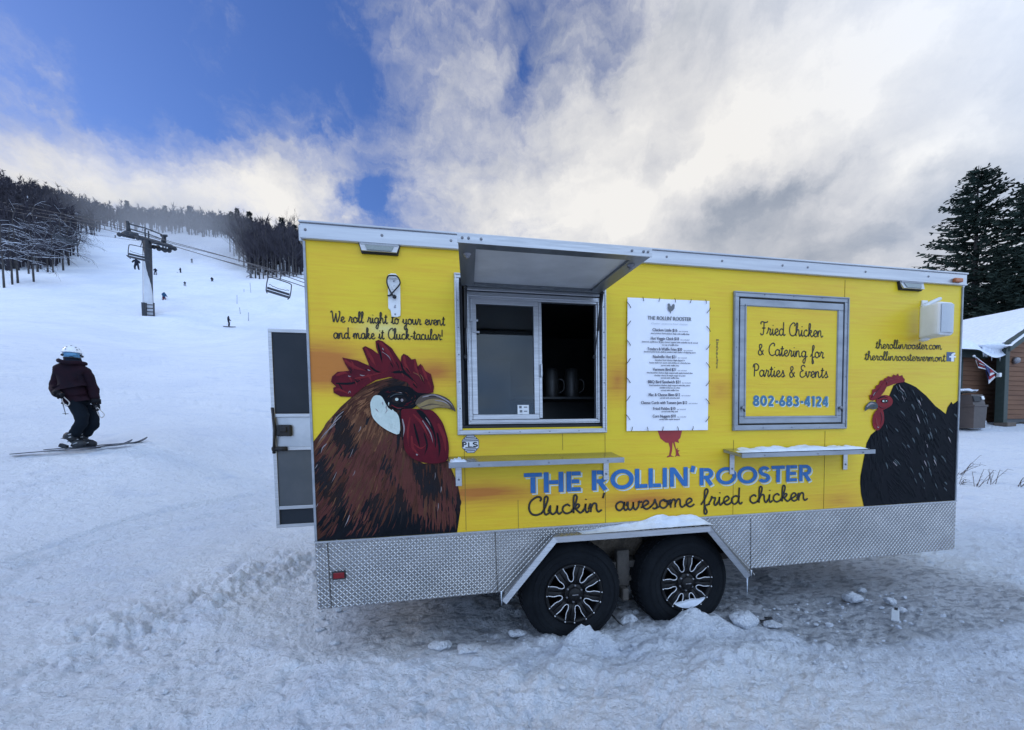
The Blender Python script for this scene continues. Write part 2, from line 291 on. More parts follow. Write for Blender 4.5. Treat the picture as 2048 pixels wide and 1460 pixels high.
# ------------------------------------------------------------------ mesh helpers
ORIG = {}
class MB:
    def __init__(s): s.v = []; s.f = []; s.m = []; s.sm = []
    def add(s, v, f, m=0, smooth=False):
        o = len(s.v); s.v += [tuple(map(float, p)) for p in v]
        for q in f: s.f.append(tuple(i+o for i in q)); s.m.append(m); s.sm.append(smooth)
    def box(s, c, d, rot=None, m=0, bev=0.0):
        """box with small chamfers; c centre, d full sizes, rot a 3x3 matrix"""
        bm = bmesh.new(); bmesh.ops.create_cube(bm, size=1.0)
        for v in bm.verts: v.co = Vector((v.co.x*d[0], v.co.y*d[1], v.co.z*d[2]))
        if bev: bmesh.ops.bevel(bm, geom=bm.edges[:], offset=bev, segments=2, profile=0.5, affect='EDGES')
        s.bm(bm, Matrix.Translation(Vector(c)) @ (rot.to_4x4() if rot is not None else Matrix.Identity(4)), m)
    def bm(s, bm, mtx=None, m=0, smooth=False):
        bm.verts.index_update(); mtx = mtx or Matrix.Identity(4)
        s.add([mtx @ v.co for v in bm.verts], [[v.index for v in f.verts] for f in bm.faces], m, smooth); bm.free()
    def tube(s, pts, r, n=8, m=0, caps=True, smooth=True, flat=None):
        """tube through pts; r number or list; flat=(axis vector, factor) squashes the section"""
        P = [Vector(p) for p in pts]; k = len(P); rr = r if hasattr(r, '__len__') else [r]*k
        up = None; vs = []
        for i in range(k):
            t = (P[min(i+1, k-1)]-P[max(i-1, 0)])
            if t.length < 1e-9: t = Vector((0, 0, 1))
            t.normalize()
            if up is None:
                up = Vector((0, 0, 1)) if abs(t.z) < 0.9 else Vector((1, 0, 0))
            a = (up-t*up.dot(t))
            if a.length < 1e-6: a = t.orthogonal()
            a.normalize(); b = t.cross(a); up = a
            for j in range(n):
                w = 2*math.pi*j/n; o = (a*math.cos(w)+b*math.sin(w))*rr[i]
                if flat: o -= flat[0]*(o.dot(flat[0])*(1-flat[1]))
                vs.append(P[i]+o)
        fs = [(i*n+j, i*n+(j+1) % n, (i+1)*n+(j+1) % n, (i+1)*n+j) for i in range(k-1) for j in range(n)]
        if caps: fs += [tuple(range(n-1, -1, -1)), tuple((k-1)*n+j for j in range(n))]
        s.add(vs, fs, m, smooth)
    def prism(s, outline, ax, depth, m=0, mtx=None):
        """concave outline of 3-D points extruded by vector ax*depth"""
        P = [Vector(p) for p in outline]; d = Vector(ax)*depth; n = len(P); tri = tessellate_polygon([P])
        nrm = Vector((0, 0, 0))
        for i in range(n): nrm += (P[i]-P[0]).cross(P[(i+1) % n]-P[0])
        fl = nrm.dot(d) > 0; V = P+[p+d for p in P]; F = []
        for t in tri:
            a, b, c = t
            if ((P[b]-P[a]).cross(P[c]-P[a])).dot(d) > 0: a, c = c, a
            F += [(a, b, c), (c+n, b+n, a+n)]
        for i in range(n):
            j = (i+1) % n; F.append((i, j, j+n, i+n) if fl else (j, i, i+n, j+n))
        s.add([mtx @ v for v in V] if mtx else V, F, m)
    def sheet(s, outline, m=0):
        P = [Vector(p) for p in outline]; s.add(P, [tuple(t) for t in tessellate_polygon([P])], m)
    def lathe(s, prof, c, ax='Y', n=48, m=0, smooth=True):
        """profile of (radius, axial) turned round an axis through c"""
        c = Vector(c); vs = []; k = len(prof)
        for r, a in prof:
            for j in range(n):
                w = 2*math.pi*j/n; x, y = r*math.cos(w), r*math.sin(w)
                vs.append(c+Vector((x, a, y) if ax == 'Y' else ((x, y, a) if ax == 'Z' else (a, x, y))))
        s.add(vs, [(i*n+j, i*n+(j+1) % n, (i+1)*n+(j+1) % n, (i+1)*n+j) for i in range(k-1) for j in range(n)], m, smooth)
    def blob(s, c, r, sub=2, jit=0.2, m=0, smooth=False, seed=0, flat_bottom=None):
        bm = bmesh.new(); bmesh.ops.create_icosphere(bm, subdivisions=sub, radius=1); q = random.Random(seed)
        for v in bm.verts:
            k = 1+q.uniform(-jit, jit); v.co = Vector((v.co.x*r[0]*k, v.co.y*r[1]*k, v.co.z*r[2]*k))
            if flat_bottom is not None: v.co.z = max(v.co.z, flat_bottom)
        s.bm(bm, Matrix.Translation(Vector(c)), m, smooth)
    def build(s, name, mats, parent=None, auto=True):
        o0 = Vector(ORIG.get(parent.name, (0, 0, 0))) if parent else Vector((0, 0, 0))
        me = bpy.data.meshes.new(name)
        me.from_pydata([tuple(Vector(v)-o0) for v in s.v], [], s.f)
        for q in (mats if isinstance(mats, (list, tuple)) else [mats]): me.materials.append(q)
        me.polygons.foreach_set('material_index', s.m); me.polygons.foreach_set('use_smooth', s.sm)
        me.validate(); me.update()
        o = bpy.data.objects.new(name, me); COL.objects.link(o)
        if parent: o.parent = parent; ORIG[o.name] = tuple(o0)
        return o
def tag(o, label=None, cat=None, group=None, kind=None):
    for k, v in (('label', label), ('category', cat), ('group', group), ('kind', kind)):
        if v: o[k] = v
    return o
def thing(name, loc, label, cat, group=None):
    o = bpy.data.objects.new(name, None); COL.objects.link(o); o.location = loc; o.empty_display_size = 0.1
    ORIG[o.name] = tuple(loc); return tag(o, label, cat, group)
def copy_tree(o, parent=None):
    c = o.copy(); COL.objects.link(c)
    if parent: c.parent = parent
    for ch in list(o.children): copy_tree(ch, c)
    return c
def base_mesh(mb, name, mats, loc, label, cat, group=None):
    """a thing that is one mesh, with its origin at loc"""
    mb.v = [tuple(np.asarray(v)-np.asarray(loc)) for v in mb.v]
    o = mb.build(name, mats); o.location = loc; return tag(o, label, cat, group)
def skin(verts, edges, radii, sub=1, root=0):
    """one continuous skinned surface over a skeleton; returns (verts, faces)"""
    me = bpy.data.meshes.new('tmp'); me.from_pydata(verts, edges, []); o = bpy.data.objects.new('tmp', me); COL.objects.link(o)
    md = o.modifiers.new('s', 'SKIN'); sv_ = me.skin_vertices[0].data
    for i, r in enumerate(radii):
        sv_[i].radius = (r, r) if not hasattr(r, '__len__') else r
        sv_[i].use_root = (i == root)
    md.use_smooth_shade = True
    if sub: q = o.modifiers.new('u', 'SUBSURF'); q.levels = sub; q.render_levels = sub
    dg = bpy.context.evaluated_depsgraph_get(); dg.update(); ev = o.evaluated_get(dg); r = bpy.data.meshes.new_from_object(ev)
    v = [tuple(x.co) for x in r.vertices]; f = [tuple(p.vertices) for p in r.polygons]
    bpy.data.objects.remove(o); bpy.data.meshes.remove(r); bpy.data.meshes.remove(me)
    return v, f
def crom(pts, n=6, closed=False):
    """Catmull-Rom through points"""
    P = [np.asarray(p, float) for p in pts]
    if len(P) < 3 and not closed: return P
    out = []; k = len(P); rngk = k if closed else k-1
    for i in range(rngk):
        p0 = P[(i-1) % k] if (closed or i > 0) else 2*P[0]-P[1]; p1 = P[i]; p2 = P[(i+1) % k]
        p3 = P[(i+2) % k] if (closed or i+2 < k) else 2*P[-1]-P[-2]
        for j in range(n):
            t = j/n; out.append(0.5*((2*p1)+(-p0+p2)*t+(2*p0-5*p1+4*p2-p3)*t*t+(-p0+3*p1-3*p2+p3)*t**3))
    if not closed: out.append(P[-1])
    return out
def hash2(ix, iy, seed):
    h = (ix.astype(np.int64)*374761393+iy.astype(np.int64)*668265263+seed*974634721) & 0xffffffff
    h = ((h ^ (h >> 13))*1274126177) & 0xffffffff
    return ((h ^ (h >> 16)) & 0xffff)/65535.0
def vn(x, y, seed=0):
    ix, iy = np.floor(x), np.floor(y); fx, fy = x-ix, y-iy; fx = fx*fx*fx*(fx*(fx*6-15)+10); fy = fy*fy*fy*(fy*(fy*6-15)+10)
    a = hash2(ix, iy, seed); b = hash2(ix+1, iy, seed); c = hash2(ix, iy+1, seed); d = hash2(ix+1, iy+1, seed)
    return (a+(b-a)*fx)*(1-fy)+(c+(d-c)*fx)*fy-0.5
def fbm(x, y, seed=0, oct=4, gain=0.5):
    s = 0; a = 1.0
    for i in range(oct):
        c, n = math.cos(0.7*i), math.sin(0.7*i)
        s = s+a*vn((x*c-y*n)*2**i, (x*n+y*c)*2**i, seed+i); a *= gain
    return s

# ------------------------------------------------------------------ ground (setting)
ctl = []
for p in [(150, 903, 6.45), (297, 634, 45), (457, 656, 44), (328, 607, 50), (311, 553, 70), (362, 549, 75), (370, 573, 62), (425, 569, 66), (384, 527, 100),
          (230, 470, 150), (200, 466, 155), (0, 546, 58), (100, 547, 60), (150, 520, 78), (-150, 560, 58), (0, 470, 100), (0, 395, 190), (0, 378, 230), (-200, 380, 200), (100, 405, 210),
          (190, 470, 140), (230, 440, 240), (320, 448, 240), (300, 468, 155), (450, 484, 130), (450, 464, 230), (500, 555, 80), (600, 557, 78), (590, 502, 210), (600, 525, 110),
          (0, 430, 350), (300, 480, 350), (590, 520, 350), (900, 560, 300), (1400, 690, 200), (1500, 740, 60), (2000, 800, 60), (2300, 800, 100),
          (300, 700, 26), (550, 690, 30), (0, 690, 18), (300, 800, 11.5), (520, 800, 13), (25, 913, 6.10), (299, 891, 6.62), (-300, 930, 5.6), (-300, 650, 25), (550, 900, 8.5),
          (1990, 852, 12.6), (1935, 852, 12.4), (2200, 850, 12), (1950, 900, 9.8), (1960, 1000, 6.6), (2100, 1010, 6.3), (1000, 800, 30), (1400, 800, 25)]:
    ctl.append(tuple(D(*p)))
for x in (-1.5, 0, 1.5, 3, 5, 7): 
    for y in (-6, -3.2, -1.2, 0.6): ctl.append((x, y, 0.0))
ctl += [(-4, -8, 0), (0, -12, -.3), (6, -10, -.3), (12, -4, 0), (-8, -10, 0.2), (9, 0, 0), (0, 2.2, 0.05), (2.5, 2.4, 0.08), (5, 2.4, 0.05), (2.5, 5, 0.5), (0, 4.5, .5), (-60, -60, 0), (60, -60, -4), (0, -120, -5), (300, -100, 0), (-300, -100, 20), (2.6, -.3, 0), (0.7, -2.6, 0)]
ctl = np.array(ctl)
def wrp(x, y):
    dx, dy = x-CAM[0], y-CAM[1]; r = np.hypot(dx, dy)+1e-6; k = np.log1p(r/2.5)/r; return dx*k, dy*k
cu, cv = wrp(ctl[:, 0], ctl[:, 1])
def ker(d2): return np.sqrt(d2+0.012)
A_ = ker((cu[:, None]-cu[None])**2+(cv[:, None]-cv[None])**2)
# fit height relative to distance so that far hills stay smooth
cr_ = np.hypot(ctl[:, 0]-CAM[0], ctl[:, 1]-CAM[1])+2.0
coef = np.linalg.solve(A_+np.eye(len(ctl))*-0.004, ctl[:, 2]/cr_)
def H(x, y):
    x = np.asarray(x, float); y = np.asarray(y, float); u, v = wrp(x, y); s = np.zeros(x.shape)
    for a, b, c in zip(cu, cv, coef): s = s+c*ker((u-a)**2+(v-b)**2)
    return s*(np.hypot(x-CAM[0], y-CAM[1])+2.0)
def Hs(x, y): return float(H(np.array([x]), np.array([y]))[0])
def GP(px, py, d0=1.5, d1=300):             # the ground point behind a photo pixel
    ds = np.geomspace(d0, d1, 900); r = ray(px, py); P = CAM[None]+ds[:, None]*r[None]; h = H(P[:, 0], P[:, 1])
    k = np.argmax(P[:, 2] < h); 
    return np.array([P[k, 0], P[k, 1], h[k]]) if k else D(px, py, 50)
def make_ground():
    fa = math.atan2(ROT[2][0], ROT[2][1])
    a = np.concatenate([np.linspace(-64, 64, 1000), np.linspace(64, 296, 90)[1:-1]]); a = np.radians(a)+fa
    r = np.concatenate([[0.02], np.geomspace(0.5, 12, 420), np.geomspace(12, 900, 230)[1:]])
    X = CAM[0]+np.outer(r, np.sin(a)); Y = CAM[1]+np.outer(r, np.cos(a)); h = H(X, Y); RR = np.outer(r, np.ones_like(a))
    near = np.clip(1.25-RR/12, 0, 1)
    # trodden, rutted snow close by; smooth groomed snow further up
    rough = 0.25+1.1*np.clip(fbm(X*0.45, Y*0.45, 3, 3)+0.45, 0, 1)
    # a churned edge running left from the trailer's rear, and calmer snow up the slope
    side = np.clip((1.4-(Y+1.0+0.55*X))/1.6, 0, 1)
    rough = rough*(0.5+0.70*side)
    n = fbm(X*3.2, Y*4.0, 11, 5, 0.55)*0.050+fbm(X*9, Y*11, 21, 3, 0.55)*0.016
    lump = np.maximum(fbm(X*5.2, Y*6.0, 31, 3, 0.5)-0.16, 0)*0.13
    ca, cb = GP(610, 1130), GP(330, 1240); tt = np.clip(((X-ca[0])*(cb[0]-ca[0])+(Y-ca[1])*(cb[1]-ca[1]))/((cb[0]-ca[0])**2+(cb[1]-ca[1])**2), -.3, 1.2)
    churn = np.exp(-(((X-ca[0]-tt*(cb[0]-ca[0]))**2+(Y-ca[1]-tt*(cb[1]-ca[1]))**2)/0.42**2))
    ch = (np.abs(fbm(X*4.5, Y*5.5, 41, 4, 0.6))*0.15+0.015)*churn+fbm(X*1.3, Y*1.3, 81, 3)*0.05*near*(RR < 6)
    fine = (np.abs(fbm(X*13, Y*19, 101, 3, .6))-0.14)*0.028*np.clip(1.4-RR/5, 0, 1); pl = np.abs(fbm(X*2.6+0.4*Y, Y*4.2, 91, 4, 0.6)); h = h+fine*(0.5+rough*.6)+near*rough*(1.25*n+1.1*lump+0.050*np.minimum(pl*3, 0.5)-0.02)+ch+near*0.05*fbm(X*0.7, Y*0.7, 51, 2)
    # tyre and ski tracks
    tr = np.zeros_like(h)
    for off, wd in ((0.0, 0.05), (0.35, 0.06), (0.9, 0.05)):
        q = (Y-0.7-off-0.42*(X+3.0)+0.15*np.sin(X*0.9)); tr -= 0.02*np.exp(-(q/wd)**2)*np.clip(-X-1.0, 0, 1)
    for (p_, r_, wd, dp) in (((0, 1132), (470, 992), .035, .045), ((0, 1150), (520, 1010), .03, .03), ((20, 985), (520, 905), .03, .03), ((0, 760), (540, 830), .04, .03), ((120, 700), (500, 760), .05, .03), ((0, 820), (420, 790), .04, .025)):
        g0, g1 = GP(*p_), GP(*r_); tx, ty = g1[0]-g0[0], g1[1]-g0[1]; ll = tx*tx+ty*ty; t_ = ((X-g0[0])*tx+(Y-g0[1])*ty)/ll; dd_ = ((X-g0[0])*ty-(Y-g0[1])*tx)/math.sqrt(ll)+.12*np.sin(t_*4)
        tr -= dp*np.exp(-(dd_/wd)**2)*((t_ > -.6) & (t_ < 1.1)); tr += dp*.4*np.exp(-((dd_-2*wd)/wd)**2)*((t_ > -.6) & (t_ < 1.1))
    h = h+tr
    far = np.clip(RR/30-0.4, 0, 1); h = h+far*(fbm(X*0.06, Y*0.06, 61, 3)*0.9+fbm(X*0.3, Y*0.3, 71, 2)*0.12)
    nr, na = X.shape
    # keep clear of the trailer floor
    ins = (X > -0.05) & (X < L+0.05) & (Y > 0.05) & (Y < 2.4); h[ins] = np.minimum(h[ins], 0.16)
    V = np.stack([X, Y, h], -1).reshape(-1, 3)
    i, j = np.meshgrid(np.arange(nr-1), np.arange(na), indexing='ij'); j2 = (j+1) % na
    F = np.stack([i*na+j, i*na+j2, (i+1)*na+j2, (i+1)*na+j], -1).reshape(-1, 4)
    me = bpy.data.meshes.new('snow_ground'); me.vertices.add(len(V)); me.vertices.foreach_set('co', V.astype(np.float32).ravel())
    me.loops.add(F.size); me.loops.foreach_set('vertex_index', F[:, ::-1].astype(np.int32).ravel()); me.polygons.add(len(F))
    me.polygons.foreach_set('loop_start', np.arange(0, F.size, 4, dtype=np.int32)); me.polygons.foreach_set('use_smooth', np.ones(len(F), bool))
    me.update(); me.validate()
    # mask for wet ice, painted trailer shade and the dirty churned snow
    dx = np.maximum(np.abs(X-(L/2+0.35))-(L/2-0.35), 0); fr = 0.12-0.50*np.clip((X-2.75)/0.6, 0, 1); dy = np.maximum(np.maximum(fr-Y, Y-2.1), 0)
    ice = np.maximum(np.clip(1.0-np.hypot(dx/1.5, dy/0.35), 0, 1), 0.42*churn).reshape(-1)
    at = me.attributes.new('ice', 'FLOAT', 'POINT'); at.data.foreach_set('value', ice.astype(np.float32))  # also carries the painted trailer shade
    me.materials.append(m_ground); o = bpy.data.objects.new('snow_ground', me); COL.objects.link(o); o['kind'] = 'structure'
make_ground()

# ------------------------------------------------------------------ lettering strokes
SC = {
'a': (1.0, [[(.8,.8),(.5,1),(.15,.75),(.12,.3),(.38,0),(.7,.3),(.82,.95)], [(.82,.98),(.78,.3),(.92,0),(1.12,.2)]]),
'b': (.95, [[(-.05,.15),(.25,.8),(.5,1.7),(.38,2.0),(.2,1.7),(.18,.35),(.4,0),(.72,.2),(.72,.7),(.5,.85),(.95,.85)]]),
'c': (.85, [[(.72,.8),(.5,1),(.17,.75),(.14,.3),(.42,0),(.75,.12),(.9,.25)]]),
'd': (1.05, [[(.8,.8),(.5,1),(.15,.75),(.12,.3),(.38,0),(.7,.3),(.84,1.0)], [(.84,2.0),(.8,1.0),(.8,.3),(.95,0),(1.15,.2)]]),
'e': (.8, [[(-.05,.2),(.35,.42),(.65,.72),(.45,1),(.18,.75),(.15,.3),(.42,0),(.7,.1),(.88,.28)]]),
'f': (.7, [[(-.05,.15),(.3,.8),(.6,1.7),(.48,2.0),(.3,1.7),(.28,0),(.26,-.8),(.4,-1.0),(.52,-.7),(.35,-.05),(.8,.2)]]),
'g': (1.0, [[(.8,.8),(.5,1),(.15,.75),(.12,.3),(.38,.02),(.7,.3),(.82,.95)], [(.82,.98),(.78,-.3),(.6,-.95),(.35,-.85),(.4,-.45),(.8,-.05),(1.1,.2)]]),
'h': (1.0, [[(-.05,.15),(.25,.8),(.45,1.7),(.33,2.0),(.18,1.7),(.16,0)], [(.16,.4),(.4,.95),(.65,.9),(.7,.3),(.85,0),(1.05,.2)]]),
'i': (.5, [[(-.05,.15),(.15,.5),(.22,.98),(.2,.3),(.32,0),(.52,.2)], [(.24,1.42),(.26,1.52)]]),
'k': (.95, [[(-.05,.15),(.25,.8),(.45,1.7),(.33,2.0),(.18,1.7),(.16,0)], [(.16,.4),(.45,.95),(.65,.85),(.5,.55),(.25,.5)], [(.3,.5),(.6,.1),(.75,0),(1.0,.2)]]),
'l': (.55, [[(-.05,.15),(.25,.8),(.48,1.7),(.36,2.0),(.2,1.7),(.18,.35),(.32,0),(.6,.2)]]),
'm': (1.45, [[(-.05,.3),(.1,.9),(.16,.7),(.14,0)], [(.14,.4),(.35,.95),(.55,.8),(.55,0)], [(.55,.4),(.8,.95),(1.0,.85),(1.02,.3),(1.18,0),(1.48,.2)]]),
'n': (1.05, [[(-.05,.3),(.1,.9),(.16,.7),(.14,0)], [(.14,.4),(.38,.95),(.62,.85),(.64,.3),(.8,0),(1.08,.2)]]),
'o': (.95, [[(.45,1),(.15,.75),(.14,.25),(.43,0),(.75,.25),(.75,.75),(.45,1),(.6,.8),(.98,.85)]]),
'r': (.8, [[(-.05,.15),(.2,.7),(.28,1.12),(.32,.92),(.58,.9),(.62,.75),(.5,.3),(.62,0),(.85,.2)]]),
's': (.75, [[(-.05,.15),(.3,.6),(.42,1.05),(.5,.7),(.62,.3),(.45,0),(.2,.08)], [(.5,.02),(.8,.2)]]),
't': (.6, [[(-.05,.15),(.2,.6),(.32,1.6),(.26,.3),(.4,0),(.65,.2)], [(.02,1.15),(.6,1.2)]]),
'u': (1.0, [[(-.05,.3),(.12,.95),(.12,.3),(.32,0),(.6,.3),(.7,.95)], [(.7,.95),(.68,.3),(.82,0),(1.05,.2)]]),
'v': (.9, [[(-.05,.5),(.12,.95),(.2,.4),(.38,0),(.6,.5),(.62,.95),(.72,.85),(.95,.9)]]),
'w': (1.3, [[(-.05,.5),(.12,.95),(.14,.3),(.32,0),(.55,.3),(.6,.9)], [(.6,.9),(.62,.3),(.8,0),(1.05,.4),(1.08,.95),(1.15,.82),(1.38,.9)]]),
'y': (.95, [[(-.05,.3),(.12,.95),(.12,.4),(.32,.1),(.6,.35),(.7,.95)], [(.7,.95),(.68,-.3),(.5,-.95),(.28,-.85),(.32,-.45),(.7,-.05),(1.0,.2)]]),
'W': (1.75, [[(-.1,1.7),(.05,1.9),(.2,1.85),(.3,.8),(.42,0),(.75,.9),(.9,1.5)], [(.9,1.6),(.95,.8),(1.1,0),(1.5,.9),(1.65,1.7),(1.55,1.95),(1.45,1.8)]]),
'C': (1.15, [[(1.0,1.5),(1.1,1.75),(.95,1.98),(.65,1.92),(.25,1.5),(.12,.8),(.3,.2),(.7,0),(1.15,.2)]]),
'F': (1.2, [[(.15,1.55),(.1,1.8),(.35,1.95),(.8,1.85),(1.15,1.9),(1.3,2.05)], [(.65,1.88),(.62,.8),(.5,.1),(.2,0),(.05,.25)], [(.35,1.0),(.9,1.02)]]),
'P': (1.1, [[(.32,1.75),(.3,.8),(.28,0)], [(.05,1.4),(.2,1.85),(.7,1.95),(1.02,1.5),(.8,1.0),(.35,.95)]]),
'E': (1.1, [[(1.0,1.65),(.75,1.95),(.35,1.75),(.35,1.3),(.7,1.08)], [(.7,1.08),(.2,.85),(.15,.25),(.5,0),(.95,.2),(1.12,.4)]]),
'&': (1.1, [[(1.0,.05),(.6,.6),(.3,1.2),(.35,1.6),(.6,1.65),(.7,1.3),(.3,.8),(.12,.4),(.3,0),(.65,.1),(.95,.8)]]),
'!': (.4, [[(.25,1.9),(.2,.6)], [(.18,.05),(.18,.15)]]), '-': (.6, [[(.05,.55),(.55,.6)]]), '.': (.35, [[(.15,.0),(.16,.1)]]), "'": (.4, [[(.25,2.1),(.12,1.5)]]), ' ': (.75, [])}
def arc(cx, cy, rx, ry, a0, a1, n=14): return [(cx+rx*math.cos(R(a0+(a1-a0)*i/n)), cy+ry*math.sin(R(a0+(a1-a0)*i/n))) for i in range(n+1)]
BL = {'T': (.78, [[(.36,0),(.36,.78)], [(0,.89),(.72,.89)]]), 'H': (.92, [[(.11,0),(.11,1)], [(.71,0),(.71,1)], [(.22,.5),(.6,.5)]]),
'E': (.70, [[(.11,0),(.11,1)], [(.22,.89),(.6,.89)], [(.22,.5),(.54,.5)], [(.22,.11),(.6,.11)]]),
'R': (.82, [[(.11,0),(.11,1)], [(.22,.89)]+arc(.38,.67,.21,.22,90,-90)+[(.22,.45)], [(.36,.40),(.60,0)]]),
'O': (1.08, [arc(.52,.5,.42,.41,0,360,32)]), 'L': (.62, [[(.11,0),(.11,1)], [(.22,.11),(.58,.11)]]), 'I': (.36, [[(.14,0),(.14,1)]]),
'N': (.96, [[(.11,0),(.11,1)], [(.76,0),(.76,1)], [(.17,.93),(.70,.07)]]),
'S': (.70, [arc(.32,.70,.20,.19,20,270)+arc(.32,.29,.22,.19,90,-160)]), "'": (.34, [[(.18,1.04),(.10,.72)]]), ' ': (.45, []),
'8': (.68, [arc(.31,.72,.17,.17,0,360,20), arc(.31,.28,.21,.19,0,360,20)]), '0': (.72, [arc(.33,.5,.22,.39,0,360,28)]),
'2': (.66, [arc(.29,.70,.19,.19,165,-25)+[(.12,.11)], [(.08,.10),(.54,.10)]]), '6': (.68, [arc(.31,.29,.20,.19,0,360,22), [(.14,.38),(.40,.98)]]),
'3': (.66, [arc(.27,.72,.18,.17,160,-80)+arc(.27,.29,.21,.20,75,-160)]), '4': (.72, [[(.44,0),(.44,1)], [(.40,.94),(.08,.30)], [(.06,.28),(.60,.28)]]),
'1': (.42, [[(.22,0),(.22,1)], [(.20,.94),(.04,.80)]]), '-': (.42, [[(.06,.42),(.34,.42)]]), 'P': (.70, [[(.11,0),(.11,1)], [(.22,.89)]+arc(.36,.67,.20,.22,90,-90)+[(.22,.45)]]), 'f': (.5, [[(.3,0),(.3,.7)]+arc(.47,.72,.17,.2,180,90), [(.08,.55),(.52,.55)]])}
YAX = Vector((0, 1, 0))
def layout(text, table):
    x = 0; out = []
    for ch in text:
        a, st = table[ch]
        out += [[(x+p[0], p[1]) for p in s] for s in st]; x += a
    return out, x
def script_text(mb, text, p0, p1, xh, r, y=-0.003, m=0):
    """handwritten monoline lettering between two photo pixels of the side wall; xh = x-height in metres"""
    st, wd = layout(text, SC); a, b = W(*p0), W(*p1); d = b-a; d[1] = 0
    for s in st:
        c = crom(s, 5); pts = [a+d*(q[0]/wd)+np.array([0, y-a[1], q[1]*xh]) for q in c]
        mb.tube(pts, r, 6, m, flat=(YAX, 0.25))
def block_text(mb, text, p0, p1, h, wgt, y, m=0, off=(0, 0), step=2e-5):
    """bold geometric capitals made of flat strokes, each a hair above the last"""
    st, wd = layout(text, BL); a, b = W(*p0), W(*p1); d = b-a; d[1] = 0; sx = np.linalg.norm(d)/wd; k = 0
    ex = d/np.linalg.norm(d); ez = np.array([0, 0, 1.0])
    for s in st:
        P = [np.array(q, float) for q in s]; n = len(P); closed = np.linalg.norm(P[0]-P[-1]) < 1e-6
        Lf, Rt = [], []
        for i in range(n):
            if closed: t = P[(i+1) % (n-1)]-P[(i-1) % (n-1)]
            else: t = P[min(i+1, n-1)]-P[max(i-1, 0)]
            t /= np.linalg.norm(t); nn = np.array([-t[1], t[0]])*wgt/2
            for lst, q in ((Lf, P[i]+nn), (Rt, P[i]-nn)):
                lst.append(a+ex*(q[0]*sx+off[0])+ez*(q[1]*h+off[1])+np.array([0, y-a[1]-k*step*4, 0]))
        v = [x for pr in zip(Lf, Rt) for x in pr]
        mb.add(v, [(2*i, 2*i+1, 2*i+3, 2*i+2) for i in range(n-1)], m); k += 1
def font_text(body, size, align='CENTER'):
    """small print: built-in typeface turned into a mesh; returns 2-D verts and faces"""
    cu_ = bpy.data.curves.new('t', 'FONT'); cu_.body = body; cu_.size = size; cu_.align_x = align; cu_.resolution_u = 3
    o = bpy.data.objects.new('t', cu_); COL.objects.link(o); dg = bpy.context.evaluated_depsgraph_get(); dg.update()
    me = bpy.data.meshes.new_from_object(o.evaluated_get(dg)); v = [(q.co.x, q.co.y) for q in me.vertices]; f = [tuple(p.vertices) for p in me.polygons]
    bpy.data.objects.remove(o); bpy.data.curves.remove(cu_); bpy.data.meshes.remove(me); return v, f

# ------------------------------------------------------------------ the food trailer
TR = thing('food_trailer', (TRX, TRY, 0), 'bright yellow food trailer with painted roosters parked on the snow', 'food trailer')
DEP = 2.30
ZY = W(1000, 1060)[2]-0.006; ZY = 0.465*S+Z0     # top edge of the diamond plate
ZW = ZT-0.028*S*2.55*1.4                           # underside of the roof trim
def px_rect(x0, y0, x1, y1, Y=0.0):
    a, b = W(x0, y0, Y), W(x1, y1, Y); return a[0], b[0], b[2], a[2]
# window opening
o0, o1 = W(918, 560)[0], W(1206, 700)[0]; oz0, oz1 = W(930, 857)[2], W(923, 556)[2]
fx0, fx1 = W(911, 700)[0], W(1211, 700)[0]; fz0, fz1 = W(1060, 868)[2], W(909, 547)[2]
def wall_with_hole():
    b = MB(); xs = [0, o0, o1, L]; zs = [ZY-0.02, oz0, oz1, ZT-0.01]
    for i in range(3):
        for j in range(3):
            if i == 1 and j == 1: continue
            b.add([(xs[i], 0, zs[j]), (xs[i+1], 0, zs[j]), (xs[i+1], 0, zs[j+1]), (xs[i], 0, zs[j+1])], [(0, 1, 2, 3)])
    T = 0.07
    for p, q in (((o0, oz0), (o1, oz0)), ((o1, oz0), (o1, oz1)), ((o1, oz1), (o0, oz1)), ((o0, oz1), (o0, oz0))):
        b.add([(p[0], 0, p[1]), (q[0], 0, q[1]), (q[0], T, q[1]), (p[0], T, p[1])], [(0, 1, 2, 3)], 1)
    xs[0], xs[3] = 0.04, L-0.04
    for i in range(3):
        for j in range(3):
            if i == 1 and j == 1: continue
            b.add([(xs[i], T, zs[j]), (xs[i+1], T, zs[j]), (xs[i+1], T, zs[j+1]), (xs[i], T, zs[j+1])], [(3, 2, 1, 0)], 1)
    b.add([(0, 0, ZY-.02), (0, T, ZY-.02), (0, T, ZT-.01), (0, 0, ZT-.01)], [(3, 2, 1, 0)]); b.add([(L, 0, ZY-.02), (L, T, ZY-.02), (L, T, ZT-.01), (L, 0, ZT-.01)], [(0, 1, 2, 3)])
    # faint seams between the wall sheets
    for x, ya, yb in ((928, 870, 1062), (1036, 1000, 1058), (1210, 868, 1046), (1650, 862, 1020), (1467, 880, 1030), (1690, 560, 600), (1125, 860, 900)):
        a, c = W(x, ya), W(x, yb); b.box((a[0], -0.0005, (a[2]+c[2])/2), (0.003, 0.003, abs(a[2]-c[2])), m=2)
    return b.build('side_wall', [m_yellow, m_inside, mat('seam', (0.30, 0.20, 0.02), (0.22, 0.14, 0.02), 20, 0.7)], TR)
wall = wall_with_hole()
b = MB(); b.box((0.025, DEP/2+0.07, (ZY+ZT)/2), (0.05, DEP-0.15, ZT-ZY-0.02), m=0); b.build('rear_wall', m_yellow, TR)
b = MB(); b.box((L-0.025, DEP/2+0.07, (ZY+ZT)/2), (0.05, DEP-0.15, ZT-ZY-0.02)); b.build('nose_wall', m_yellow, TR)
